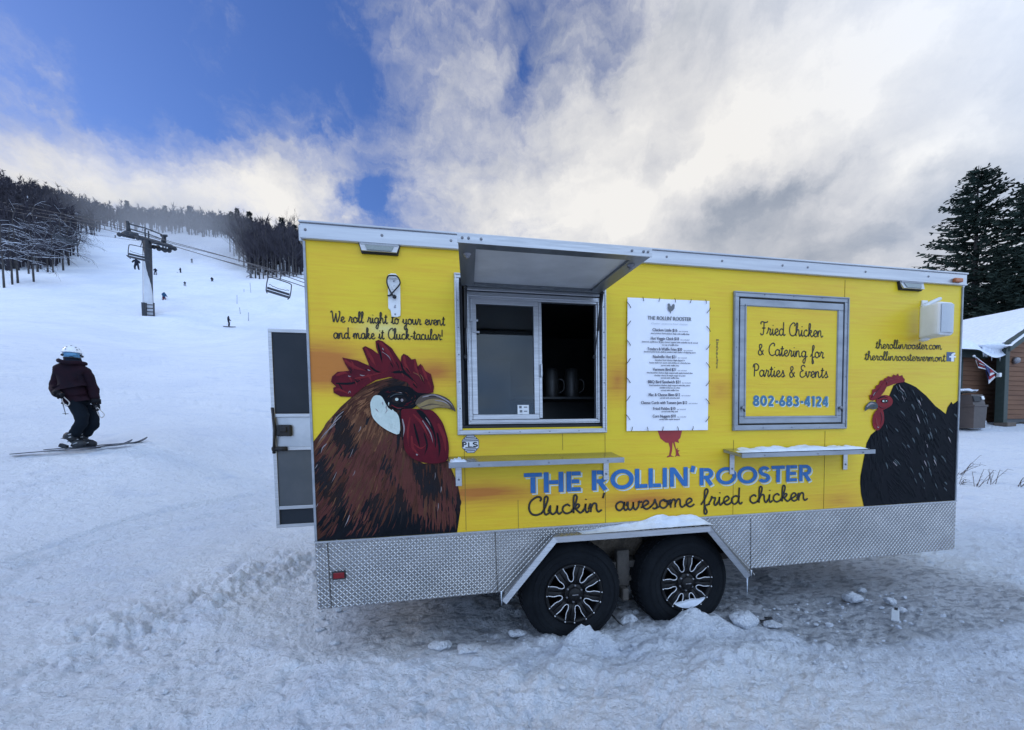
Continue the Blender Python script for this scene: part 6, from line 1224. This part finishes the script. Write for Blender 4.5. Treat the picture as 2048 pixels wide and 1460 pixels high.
# marker wands and the snow gun
for px_, y0, y1, d, lb in ((474, 612, 590, 48, 'thin marker wand left of its tall neighbour on the slope'), (481, 628, 615, 46, 'short leaning marker wand between two wands'), (497, 640, 625, 44, 'lowest thin marker wand above the trailer door'), (488, 587, 578, 52, 'uppermost marker wand below the snow gun'), (502, 588, 566, 55, 'tilted marker wand just below the snow gun')):
    p = GP(px_, y0, d*.6, d*1.6); dd = pix(p)[2]; e_ = D(px_-2 if 'tilted' in lb or 'leaning' in lb else px_, y1, dd); b = MB(); b.tube([p-np.array([0, 0, .2]), e_], .035, 5); base_mesh(b, 'marker_wand', mat('wand_grey', (.22, .25, .32), (.3, .33, .4), 3, .7) if px_ == 474 else bpy.data.materials['wand_grey'], tuple(p), lb, 'marker wand', 'marker wands on the slope')
p = GP(500, 556, 40, 120); dg_ = pix(p)[2]; b = MB(); e_ = D(500, 545, dg_); b.tube([p, e_], .12, 6); b.tube([e_+np.array([-.5, -.1, .2]), e_+np.array([.3, .1, -.12])], [.28, .22], 12); b.tube([p+np.array([-.6, -.3, 0]), (p+e_)/2, p+np.array([.6, .3, 0])], .08, 5); base_mesh(b, 'snow_gun', m_steel, tuple(p), 'small snow gun blowing mist at the foot of the right-hand trees', 'snow gun')

# ------------------------------------------------------------------ bare trees, conifers and the wooded hill
def bare_tree_meshes(seed, h, snowy, spread=1.0, twigr=.012, levels=4):
    q = random.Random(seed); tr, cr_b, sn = MB(), MB(), MB()
    P = [Vector((0, 0, -.4))]; n = 7
    for i in range(n): P.append(Vector((q.uniform(-.03, .03)*h*(i/n), q.uniform(-.03, .03)*h*(i/n), h*.88*(i+1)/n)))
    rad = [h*(.011 if snowy else .015)*q.uniform(.85, 1.15)*(1-.82*i/n)+.01 for i in range(n+1)]; tr.tube(P, rad, 6)
    def grow(p, d, ln, r, lv):
        pts = [p]; dd = d.copy()
        for i in range(4):
            dd = (dd+Vector((q.uniform(-.25, .25), q.uniform(-.25, .25), q.uniform(-.05, .22) if not snowy else q.uniform(-.32, .10)))).normalized(); pts.append(pts[-1]+dd*ln/4)
        cr_b.tube(pts, [r, r*.85, r*.7, r*.5, r*.25], 3, caps=False, smooth=False)
        if snowy and lv >= 2 and q.random() < .55: sn.tube([x+Vector((0, 0, r*.9)) for x in pts], [r*.5, r*.8, r*.7, r*.6, r*.3], 4, caps=False)
        if lv == 0: return
        for k in range(3 if lv > 1 else 4):
            a = pts[1+k % 4]; v = (dd*q.uniform(.5, 1)+Vector((q.uniform(-1, 1), q.uniform(-1, 1), q.uniform(-.2, .6)))*.75).normalized(); grow(a, v, ln*q.uniform(.45, .68), max(r*.5, twigr), lv-1)
    for k in range(int(13*spread)):
        f = q.uniform(.28, 1.0); i = min(n-1, int(f*n)); p = P[i].lerp(P[i+1], f*n-i); a = q.uniform(0, 6.28); up = .35+.5*f
        v = Vector((math.cos(a), math.sin(a), up if not snowy else up*.6)).normalized(); grow(p, v, h*(.36-.18*f)*q.uniform(.7, 1.2), h*(.0045 if snowy else .006)*(1.25-f)+.012, levels-1)
    return tr, cr_b, sn
kinds = {}
def place_tree(kind, mk, loc, rz, sc, label, cat, group):
    if kind not in kinds:
        o = thing(mk[0], (0, 0, 0), None, None)
        for nm, mb, mt in mk[1](): 
            if mb.v: mb.build(nm, mt, o)
        kinds[kind] = o
    else: o = copy_tree(kinds[kind])
    o.location = loc; o.rotation_euler = (0, 0, rz); o.scale = (sc, sc, sc*random.uniform(.92, 1.1)); return tag(o, label, cat, group)
def bare(seed, snowy):
    def f():
        a, b, c = bare_tree_meshes(seed, 10.0, snowy); return [('trunk', a, m_bark), ('crown', b, m_twig)]+([('branch_snow', c, m_snow)] if snowy else [])
    return ('bare_tree', f)
q = random.Random(21)
lefts = [(-60, 548, 54), (-25, 547, 52), (6, 545, 50), (22, 546, 53), (38, 543, 54), (52, 543, 57), (66, 541, 55), (80, 540, 58), (96, 537, 60), (110, 533, 63), (122, 530, 66), (134, 523, 70), (141, 520, 74), (150, 512, 80), (30, 520, 64), (70, 516, 68), (100, 512, 74), (-10, 525, 60)]
for i, (x, y, d) in enumerate(lefts):
    p = D(x+q.uniform(-7, 7), y, d+q.uniform(-3, 3)); p[2] = Hs(p[0], p[1])
    place_tree('snowy%d' % (i % 3), bare(60+i % 3, True), tuple(p), q.uniform(0, 6.28), q.uniform(.85, 1.15), 'leafless tree with snow-laden drooping branches at the left edge of the ski run', 'tree', 'snowy bare trees at the left edge of the run')
rights = [(502, 553), (511, 554), (519, 556), (527, 557), (536, 557), (545, 557), (553, 558), (562, 557), (570, 557), (579, 556), (587, 556), (593, 553), (498, 545), (488, 534), (478, 522), (468, 508), (460, 497), (506, 545), (516, 547), (530, 548), (548, 549), (566, 548), (580, 547), (592, 545), (480, 512), (496, 528), (512, 536), (530, 538), (552, 538), (574, 538), (590, 535)]
for i, (x, y) in enumerate(rights):
    d = 78+(556-min(y, 556))*.62; p = D(x, y, d); p[2] = Hs(p[0], p[1])
    place_tree('grey%d' % (i % 3), bare(80+i % 3, False), tuple(p), q.uniform(0, 6.28), q.uniform(.78, 1.02)*(1.0 if y > 540 else 1.1), 'leafless grey tree in the dark clump right of the ski run', 'tree', 'bare trees in the clump right of the run')
def conifer_mesh(seed, h=10.0, dens=1.0, needle=.30, rr=.23):
    q = random.Random(seed); tr, cr_b = MB(), MB(); tr.tube([(0, 0, -.4), (0, 0, h*.5), (0, 0, h)], [h*.016, h*.010, .015], 7)
    z = h*.07
    while z < h*.985:
        f = z/h; ln = h*rr*(1-f)**.85+.12
        for k in range(int(7*dens)):
            a = q.uniform(0, 6.28); l_ = ln*q.uniform(.65, 1.15); dr = -.30*(1-f)+.28*f; pts = []
            for i in range(6):
                u = i/5; pts.append(Vector((math.cos(a)*l_*u, math.sin(a)*l_*u, z+l_*(dr*u+.30*u*u*(1-f*.5)))))
            cr_b.tube(pts, [.03*(1-f)+.010]*5+[.006], 3, caps=False, smooth=False)
            nb = max(3, int(l_/needle*2.6))
            for j in range(nb):
                u = q.uniform(.12, 1.0); i = min(4, int(u*5)); p = pts[i].lerp(pts[i+1], u*5-i); t = (pts[i+1]-pts[i]).normalized(); s_ = 1 if j % 2 else -1
                sd_ = Vector((-t.y, t.x, 0)).normalized()*s_; L_ = needle*q.uniform(.7, 1.5)*(1.15-.5*u); v = (sd_*q.uniform(.5, 1)+t*q.uniform(.5, 1.0)+Vector((0, 0, q.uniform(-.55, .12)))).normalized()
                w = v.cross(Vector((q.uniform(-.4, .4), q.uniform(-.4, .4), 1))).normalized()*needle*.12; dn = Vector((0, 0, -needle*.22))
                cr_b.add([p-w, p+v*L_*.55-w*1.2, p+v*L_, p+v*L_*.55+w*1.2, p+w, p+v*L_*.4+dn, p+v*L_*.9+dn*.6], [(0, 1, 2, 3, 4), (0, 2, 6, 5)], 0)
        z += h*.028*q.uniform(.75, 1.2)*(1.1-.4*f)
    return tr, cr_b
def conif(seed, **k):
    def f(): a, b = conifer_mesh(seed, **k); return [('trunk', a, m_bark), ('crown', b, m_conifer)]
    return ('conifer_tree', f)
for i, (x, top, d, lb) in enumerate([(462, 421, 150, 'pointed conifer on the skyline, left of the skyline row above the clump'), (474, 422, 152, 'narrow conifer on the skyline over the clump, second of the row'), (498, 419, 150, 'broader conifer standing highest in the skyline row'), (563, 435, 135, 'lone taller conifer on the skyline near the trailer corner'), (588, 452, 125, 'small conifer on the skyline just left of the trailer'), (330, 409, 205, 'small conifer on the hazy skyline above the mist'), (378, 412, 195, 'small conifer on the skyline right of the mist'), (253, 398, 230, 'wind-bent conifer standing out on the skyline above the run')]):
    e_ = D(x, top, d); gz = Hs(e_[0], e_[1]); hh_ = max(4, min(14, e_[2]-gz)); place_tree('conifer%d' % (i % 2), conif(90+i % 2, dens=.8, needle=.7, rr=.2), (e_[0], e_[1], e_[2]-hh_), q.uniform(0, 6.28), hh_/10.0, lb, 'tree', 'conifers on the skyline')
def forest():
    r = np.random.default_rng(4); b = MB(); qn = random.Random(8); V, F = [], []
    run = [(150, 535), (150, 505), (196, 470), (205, 462), (300, 464), (400, 472), (445, 486), (505, 552), (600, 556), (700, 556), (700, 380), (-400, 300), (-400, 560), (0, 560), (100, 548)]
    poly = [(-400, 552), (0, 540), (100, 536), (150, 512), (196, 468), (205, 460), (300, 464), (400, 472), (446, 484), (470, 512), (500, 548), (598, 552), (640, 552), (640, 300), (-400, 250)]
    n = 0; tries = 0
    while n < 4600 and tries < 60000:
        tries += 1; x = qn.uniform(-330, 606); d = 52*math.exp(qn.uniform(0, 1.68)); g = ray(x, 500); P = CAM+g*d; z = Hs(P[0], P[1]); P[2] = z; u, v, dd = pix(P)
        if not inside((u, v), poly): continue
        if 150 < u < 470 and dd < 140: continue
        n += 1; h = qn.uniform(6.5, 10.5)*(1.0 if qn.random() > .15 else 1.25); w = .10+dd*.0006; o = len(V); ax, ay_ = qn.uniform(-.4, .4), qn.uniform(-.4, .4)
        V += [(P[0]-w, P[1], z-.5), (P[0]+w, P[1], z-.5), (P[0]+ax, P[1]+ay_, z+h*.85)]; F.append((o, o+1, o+2))
        V += [(P[0], P[1]-w, z-.5), (P[0], P[1]+w, z-.5), (P[0]+ax, P[1]+ay_, z+h*.85)]; F.append((o+3, o+4, o+5))
        tw_ = .05+dd*.0007
        for k in range(30 if dd < 120 else 20):
            f = qn.uniform(.25, .95); a = qn.uniform(0, 6.28); l_ = h*qn.uniform(.14, .34)*(1.15-.6*f); c = Vector((P[0]+ax*f, P[1]+ay_*f, z+h*.85*f)); e2 = c+Vector((math.cos(a)*l_*.75, math.sin(a)*l_*.75, l_*qn.uniform(.35, 1.0)))
            s_ = Vector((math.sin(a), -math.cos(a), .3))*tw_*qn.uniform(.6, 1.3); o = len(V); m_2 = c.lerp(e2, .55); V += [tuple(c-s_), tuple(c+s_), tuple(e2), tuple(m_2+Vector((qn.uniform(-1, 1), qn.uniform(-1, 1), qn.uniform(0, 1)))*l_*.5)]; F += [(o, o+1, o+2), (o, o+1, o+3)]
    b.add(V, F); o = b.build('wooded_hill', m_twig); o['kind'] = 'stuff'
forest()
# ------------------------------------------------------------------ spruces behind the cabin
def spruce_mk(seed): 
    def f(): a, b = conifer_mesh(seed, h=13.0, dens=2.4, needle=.27, rr=.41); return [('trunk', a, m_bark), ('crown', b, m_needle)]
    return ('spruce_tree', f)
for i, (x, top, d, hh_, kd, lb) in enumerate([(1957, 352, 21, 13.0, 0, 'tall dark spruce rising behind the brown cabin, its whole tip showing'), (2072, 372, 19, 12.0, 1, 'dark spruce cut by the right edge, its branches reaching into view'), (2010, 500, 24, 10.5, 1, 'shorter spruce filling the gap behind the cabin roof'), (1905, 615, 27, 8.5, 0, 'low spruce just behind the nose end of the trailer'), (2130, 420, 24, 13, 0, 'spruce mostly outside the right edge')][:4]):
    e_ = D(x, top, d); place_tree('spruce%d' % kd, spruce_mk(110+kd), (e_[0], e_[1], e_[2]-hh_), q.uniform(0, 6.28), hh_/13.0, lb, 'tree', 'spruces behind the cabin')

# ------------------------------------------------------------------ cabin at the right
c0 = D(2003, 846, 12.2); e1 = Vector((math.cos(R(5)), math.sin(R(5)), 0)); e2 = Vector((-e1.y, e1.x, 0)); gz = float(c0[2])-.1; C0 = Vector((c0[0], c0[1], gz))
def cq(x, y, z): return C0+e1*x+e2*y+Vector((0, 0, z))
cab = thing('log_cabin', tuple(C0), 'brown clapboard cabin with green trim and thick snow on its roof', 'cabin')
def zat(py, d=12.2, px_=2003): return float(D(px_, py, d)[2])-gz
zl = zat(706); zr = zat(694)
CM = Matrix((e1, e2, Vector((0, 0, 1)))).transposed()
def siding(b, x0, x1, y, top, z0=.0, pitch=.145):
    k = 0; z = z0
    while z < max(top(x0), top(x1)):
        za = z+pitch; 
        xs0, xs1 = x0, x1
        if top(x0) < za or top(x1) < za:          # under the slope of a gable
            if top(x1) > top(x0): xs0 = min(x1-.01, max(x0, x0+(za-top(x0))/((top(x1)-top(x0))/(x1-x0))))
        if xs1-xs0 > .03: b.box(cq((xs0+xs1)/2, y-.006, z+pitch/2), (xs1-xs0, .035, pitch-.006), CM @ Matrix.Rotation(R(-6), 3, 'X'), 0)
        z = za; k += 1
b = MB(); siding(b, -4.2, 1.3, .55, lambda x: zl+.05); b.box(cq(-1.45, .62, zl/2), (5.5, .08, zl), CM, 1); b.build('eave_wall', [m_siding, m_inside], cab)
b = MB(); rk = .50; siding(b, .12, 4.2, 0, lambda x: zr+min(x, 2.6)*rk, .22); b.box(cq(2.15, .07, zr/2+.1), (4.1, .08, zr-.2), CM, 1); b.prism([cq(.1, .04, zr), cq(2.6, .04, zr+1.25), cq(5.1, .04, zr)], e2, .06, 1); b.build('gable_wall', [m_siding, m_inside], cab)
b = MB(); b.box(cq(0, .02, zr/2-.02), (.20, .20, zr+.1), CM, bev=.01); b.box(cq(-2.15, .36, zl-.02), (4.3, .05, .20), CM); 
for s_ in (1,): b.prism([cq(-.22, -.22, zr-.20), cq(2.6, -.22, zr+1.21), cq(2.6, -.22, zr+1.39), cq(-.22, -.22, zr+.02)], e2, .05)
b.build('green_trim', m_green, cab)
b = MB(); b.prism([cq(-4.4, .20, zl+.06), cq(-.05, .20, zl+.06), cq(-.05, 3.9, zl+.90), cq(-4.4, 3.9, zl+.90)], (0, 0, 1), .05); b.prism([cq(-.25, -.2, zr+.0), cq(2.6, -.2, zr+1.42), cq(2.6, 5, zr+1.42), cq(-.25, 5, zr+.0)], (0, 0, 1), .05); b.build('roof', m_green, cab)
b = MB(); nx, ny = 50, 30; V = []
for i in range(nx+1):
    for j in range(ny+1):
        u, v = i/nx, j/ny; x = -4.5+4.55*u; y = .02+3.9*v; n = float(fbm(np.array([x*1.3]), np.array([y*1.1]), 3, 3)[0]); ed = min(1, v/.06); sag = -.20*math.exp(-((x+.55)/.55)**2)*(1-v)**2
        V.append(cq(x, y-.10*(1-ed)-.05*n*(v < .02), zl+.11+.85*v*(3.9/3.7)+(.22+.08*n)*ed**.5*(1-.25*(v > .97))+sag-.10*(v < .001)))
b.add(V, [(i*(ny+1)+j, (i+1)*(ny+1)+j, (i+1)*(ny+1)+j+1, i*(ny+1)+j+1) for i in range(nx) for j in range(ny)], 0, True)
V = []
for i in range(31):
    for j in range(13):
        u, v = i/30, j/12; x = -.30+2.95*u; n = float(fbm(np.array([x*1.5]), np.array([v*3.]), 9, 3)[0]); th = (.15+.05*n)*min(1, (v/.05+.05))**.5*min(1, u/.06+.1)**.5; V.append(cq(x, -.28+5.2*v, zr+.08+.50*x+th))
b.add(V, [(i*13+j, (i+1)*13+j, (i+1)*13+j+1, i*13+j+1) for i in range(30) for j in range(12)], 0, True); b.build('roof_snow', m_snow, cab)
b = MB(); qi = random.Random(6)
for k in range(22):
    x = -.95+.85*k/21+qi.uniform(-.02, .02); ln = qi.uniform(.06, .22)*(1.7 if k in (9, 10, 15, 20) else 1); b.tube([cq(x, .04, zl+.16), cq(x, .03, zl+.02), cq(x+.01, .03, zl+.02-ln)], [.035, .022, .002], 6)
b.blob(cq(-.5, .05, zl+.18), (.55, .16, .10), 3, .08, smooth=True, seed=2); b.build('icicles', m_snow, cab)
wz0_, wz1_ = zat(785, 12.7, 1928), zat(722, 12.7, 1928)
b = MB(); wx_ = -1.05; b.box(cq(wx_-.45, .50, (wz0_+wz1_)/2), (.9, .05, wz1_-wz0_), CM, 1); b.box(cq(wx_+.03, .49, (wz0_+wz1_)/2), (.10, .09, wz1_-wz0_+.14), CM, 0); b.box(cq(wx_-.45, .49, wz1_+.04), (.9, .085, .09), CM, 0); b.box(cq(wx_-.45, .49, wz0_-.04), (.9, .085, .09), CM, 0); b.build('window', [m_green, mat('pale_blind', (.45, .47, .42), (.38, .4, .36), 5, .4)], cab)
b = MB(); b.lathe([(0, -.12), (.07, -.10), (.10, -.05), (.105, 0.0), (0, .01)], (0, 0, 0), 'Y', 20); b.v = [tuple(cq(.40, -.05, zat(722))+CM @ Vector(v)) for v in b.v]; b.build('wall_lamp', m_steel, cab)
b = MB(); b.box(cq(2.3, .15, .06), (4.2, .2, .30), CM, 0); b.box(cq(.05, -.05, .05), (.45, .3, .12), CM, 1, .02); b.box(cq(1.2, .0, .05), (.3, .3, .14), CM, 1, .02); b.build('foundation', [m_inside, mat('footing', (.16, .13, .11), (.12, .1, .08), 8, .8)], cab)
# bin, flag, snow shelf beside the cabin
bz = D(1938, 848, 11.6); B0 = Vector((bz[0], bz[1], float(bz[2])-.12)); bw = .80
tb = thing('trash_bin', tuple(B0), 'brown outdoor waste bin with hooded lid in front of the cabin', 'bin'); bq = lambda x, y, z: B0+e1*(x*.72)+e2*(y*.72)+Vector((0, 0, z))
b = MB(); b.prism([bq(-.37, -.30, 0), bq(.37, -.30, 0), bq(.40, -.32, .60), bq(-.40, -.32, .60)], e2, .62); b.build('bin_body', m_bin, tb)
b = MB(); b.box(bq(0, 0, .63), (.62, .50, .06), CM, bev=.015); b.prism([bq(-.38, -.28, .66), bq(.38, -.28, .66), bq(.36, -.20, .96), bq(-.36, -.20, .96)], e2, .50); b.box(bq(-.16, -.262, .83), (.28, .03, .16), CM @ Matrix.Rotation(R(-14), 3, 'X'), 1); b.box(bq(.22, -.268, .86), (.10, .02, .10), CM @ Matrix.Rotation(R(-14), 3, 'X'), 2); b.build('bin_lid', [m_bin, m_black, m_whiteplastic], tb)
b = MB(); b.box(bq(-.1, .38, 1.06), (.95, .42, .05), CM, 0, .008); b.box(bq(-.5, .5, .5), (.07, .07, 1.1), CM); b.box(bq(.4, .5, .5), (.07, .07, 1.1), CM); base_mesh(b, 'side_table', m_under, tuple(bq(0, .4, 0)), 'narrow dark ledge behind the waste bin', 'table')
b = MB(); 
for k in range(9): b.blob(bq(-.7+.16*k, .32, 1.10), (.14, .2, .055*qi.uniform(.6, 1.3)), 2, .15, smooth=True, seed=k)
base_mesh(b, 'ledge_snow', m_snow, tuple(bq(0, .35, 1.1)), 'snow on the ledge behind the waste bin', 'snow')
b = MB(); b.blob(bq(.55, -.1, .12), (.10, .1, .16), 2, .12, smooth=True, seed=4); b.blob(bq(.57, -.1, .33), (.075, .08, .10), 2, .12, smooth=True, seed=5); base_mesh(b, 'snow_lump', m_snow, tuple(bq(.55, -.1, 0)), 'upright white lump of snow against the right side of the bin', 'snow')
fp0, fp1 = Vector(D(1998, 750, 12.0)), Vector(D(1948, 712, 11.2))
fl = thing('flag', tuple(fp0), 'red white and blue flag hanging furled on a slanted pole from the cabin post', 'flag')
b = MB(); b.tube([fp0, fp1], .014, 7); b.blob(fp1, (.03, .03, .03), 2, 0, smooth=True); b.box(fp0, (.10, .08, .12), CM, 1, .01); b.build('pole', [m_mast, m_whiteplastic], fl)
b = MB(); cols = ((.30, .03, .04), (.65, .65, .68), (.03, .04, .14)); pth = [fp1.lerp(fp0, f) for f in (.05, .2, .35, .5, .62, .72)]; hang = (.10, .22, .20, .36, .46, .22)
for i in range(5):
    for k, (m_i, f0, f1) in enumerate(((0, 0, .3), (1, .3, .5), (0, .5, .75), (1, .75, 1.0)) if i != 3 and i != 2 else ((2, 0, .55), (2, .55, 1.0))):
        a, c = pth[i], pth[i+1]; w0 = .05*math.sin(i*2.1); w1 = .05*math.sin((i+1)*2.1); V = [a+e2*w0*f0-Vector((0, 0, hang[i]*f0)), c+e2*w1*f0-Vector((0, 0, hang[i+1]*f0)), c+e2*(w1*f1-.03)-Vector((0, 0, hang[i+1]*f1)), a+e2*(w0*f1-.03)-Vector((0, 0, hang[i]*f1))]; b.add(V, [(0, 1, 2, 3)], m_i, True)
b.build('cloth', [mat('flag_red', cols[0], None, 9, .8), mat('flag_white', cols[1], None, 9, .8), mat('flag_blue', cols[2], None, 9, .8)], fl)
# dry weeds poking through the snow bank
for i, (px_, py_, hgt, sd_, lb) in enumerate([(1925, 950, .55, 1, 'dry weed leaning right, the tallest stem nearest the trailer nose'), (1955, 975, .42, 2, 'tuft of dry weed in the middle of the snow bank'), (1985, 970, .38, 3, 'thin dry weed right of the middle tuft'), (2035, 972, .3, 4, 'short dry weed at the right edge of the snow bank'), (1920, 970, .25, 5, 'small dry weed low beside the trailer nose')]):
    p = GP(px_, py_); qw = random.Random(sd_); b = MB()
    for k in range(5):
        a = Vector(p)+Vector((qw.uniform(-.08, .08), qw.uniform(-.06, .06), -.03)); d = Vector((qw.uniform(-.2, 1.0), qw.uniform(-.3, .3), qw.uniform(.25, .8))).normalized(); l_ = hgt*qw.uniform(.5, 1.1); c = a+d*l_; e_ = c+Vector((.10, 0, -.02))*qw.uniform(.3, 1.6); b.tube([a, a+d*l_*.5+Vector((0, 0, .02)), c, e_], [.005, .004, .003, .002], 4)
        for j_ in range(2): f = qw.uniform(.4, .95); s2_ = a+d*l_*f; b.tube([s2_, s2_+Vector((qw.uniform(-.05, .12), 0, qw.uniform(-.02, .08)))], [.003, .0015], 4)
    base_mesh(b, 'dry_weed', mat('dry_stem', (.10, .08, .075), (.06, .05, .05), 20, .9) if i == 0 else bpy.data.materials['dry_stem'], tuple(p), lb, 'weed', 'dry weeds in the snow bank')
# ------------------------------------------------------------------ drifting mist from the snow gun
def mist():
    path = [(500, 544, 82, 1.6), (470, 520, 88, 5), (435, 490, 96, 9), (390, 470, 106, 13), (340, 455, 118, 16), (290, 446, 130, 17), (240, 442, 142, 16), (190, 436, 152, 13)]
    P = [Vector(D(x, y, d)) for x, y, d, r in path]; b = MB(); b.tube([p for p in P], [r*1.5 for *_, r in path], 20); b.sm = [False]*len(b.f)
    m = bpy.data.materials.new('drifting_mist'); m.use_nodes = True; t = m.node_tree; t.nodes.clear(); o = t.nodes.new('ShaderNodeOutputMaterial'); v = t.nodes.new('ShaderNodeVolumePrincipled'); v.inputs['Color'].default_value = (.92, .95, 1, 1); v.inputs['Anisotropy'].default_value = .2
    co = t.nodes.new('ShaderNodeTexCoord'); acc = None
    for (x, y, d, r), p, amt in zip(path, P, (3.0, 1.1, .55, .33, .22, .16, .12, .08)):
        mp = t.nodes.new('ShaderNodeMapping'); mp.vector_type = 'TEXTURE'; mp.inputs['Location'].default_value = p-P[3]; mp.inputs['Scale'].default_value = (r*1.45, r*1.6, r*1.25); t.links.new(co.outputs['Object'], mp.inputs[0])
        g = t.nodes.new('ShaderNodeTexGradient'); g.gradient_type = 'QUADRATIC_SPHERE'; t.links.new(mp.outputs[0], g.inputs[0]); k = t.nodes.new('ShaderNodeMath'); k.operation = 'MULTIPLY_ADD'; k.inputs[1].default_value = amt; t.links.new(g.outputs['Fac'], k.inputs[0])
        if acc: t.links.new(acc, k.inputs[2])
        else: k.inputs[2].default_value = 0
        acc = k.outputs[0]
    n = t.nodes.new('ShaderNodeTexNoise'); n.inputs['Scale'].default_value = .075; n.inputs['Detail'].default_value = 4; t.links.new(co.outputs['Object'], n.inputs['Vector'])
    q_ = t.nodes.new('ShaderNodeMapRange'); q_.inputs[1].default_value = .32; q_.inputs[2].default_value = .68; t.links.new(n.outputs[0], q_.inputs[0]); w = t.nodes.new('ShaderNodeMath'); w.operation = 'MULTIPLY'; t.links.new(acc, w.inputs[0]); t.links.new(q_.outputs[0], w.inputs[1])
    w2 = t.nodes.new('ShaderNodeMath'); w2.operation = 'MULTIPLY'; w2.inputs[1].default_value = MIST; t.links.new(w.outputs[0], w2.inputs[0]); t.links.new(w2.outputs[0], v.inputs['Density']); t.links.new(v.outputs[0], o.inputs['Volume'])
    b.v = [tuple(Vector(x)-P[3]) for x in b.v]; ob = b.build('snow_mist', m); ob.location = P[3]; ob['kind'] = 'stuff'
MIST = 0.19
mist()
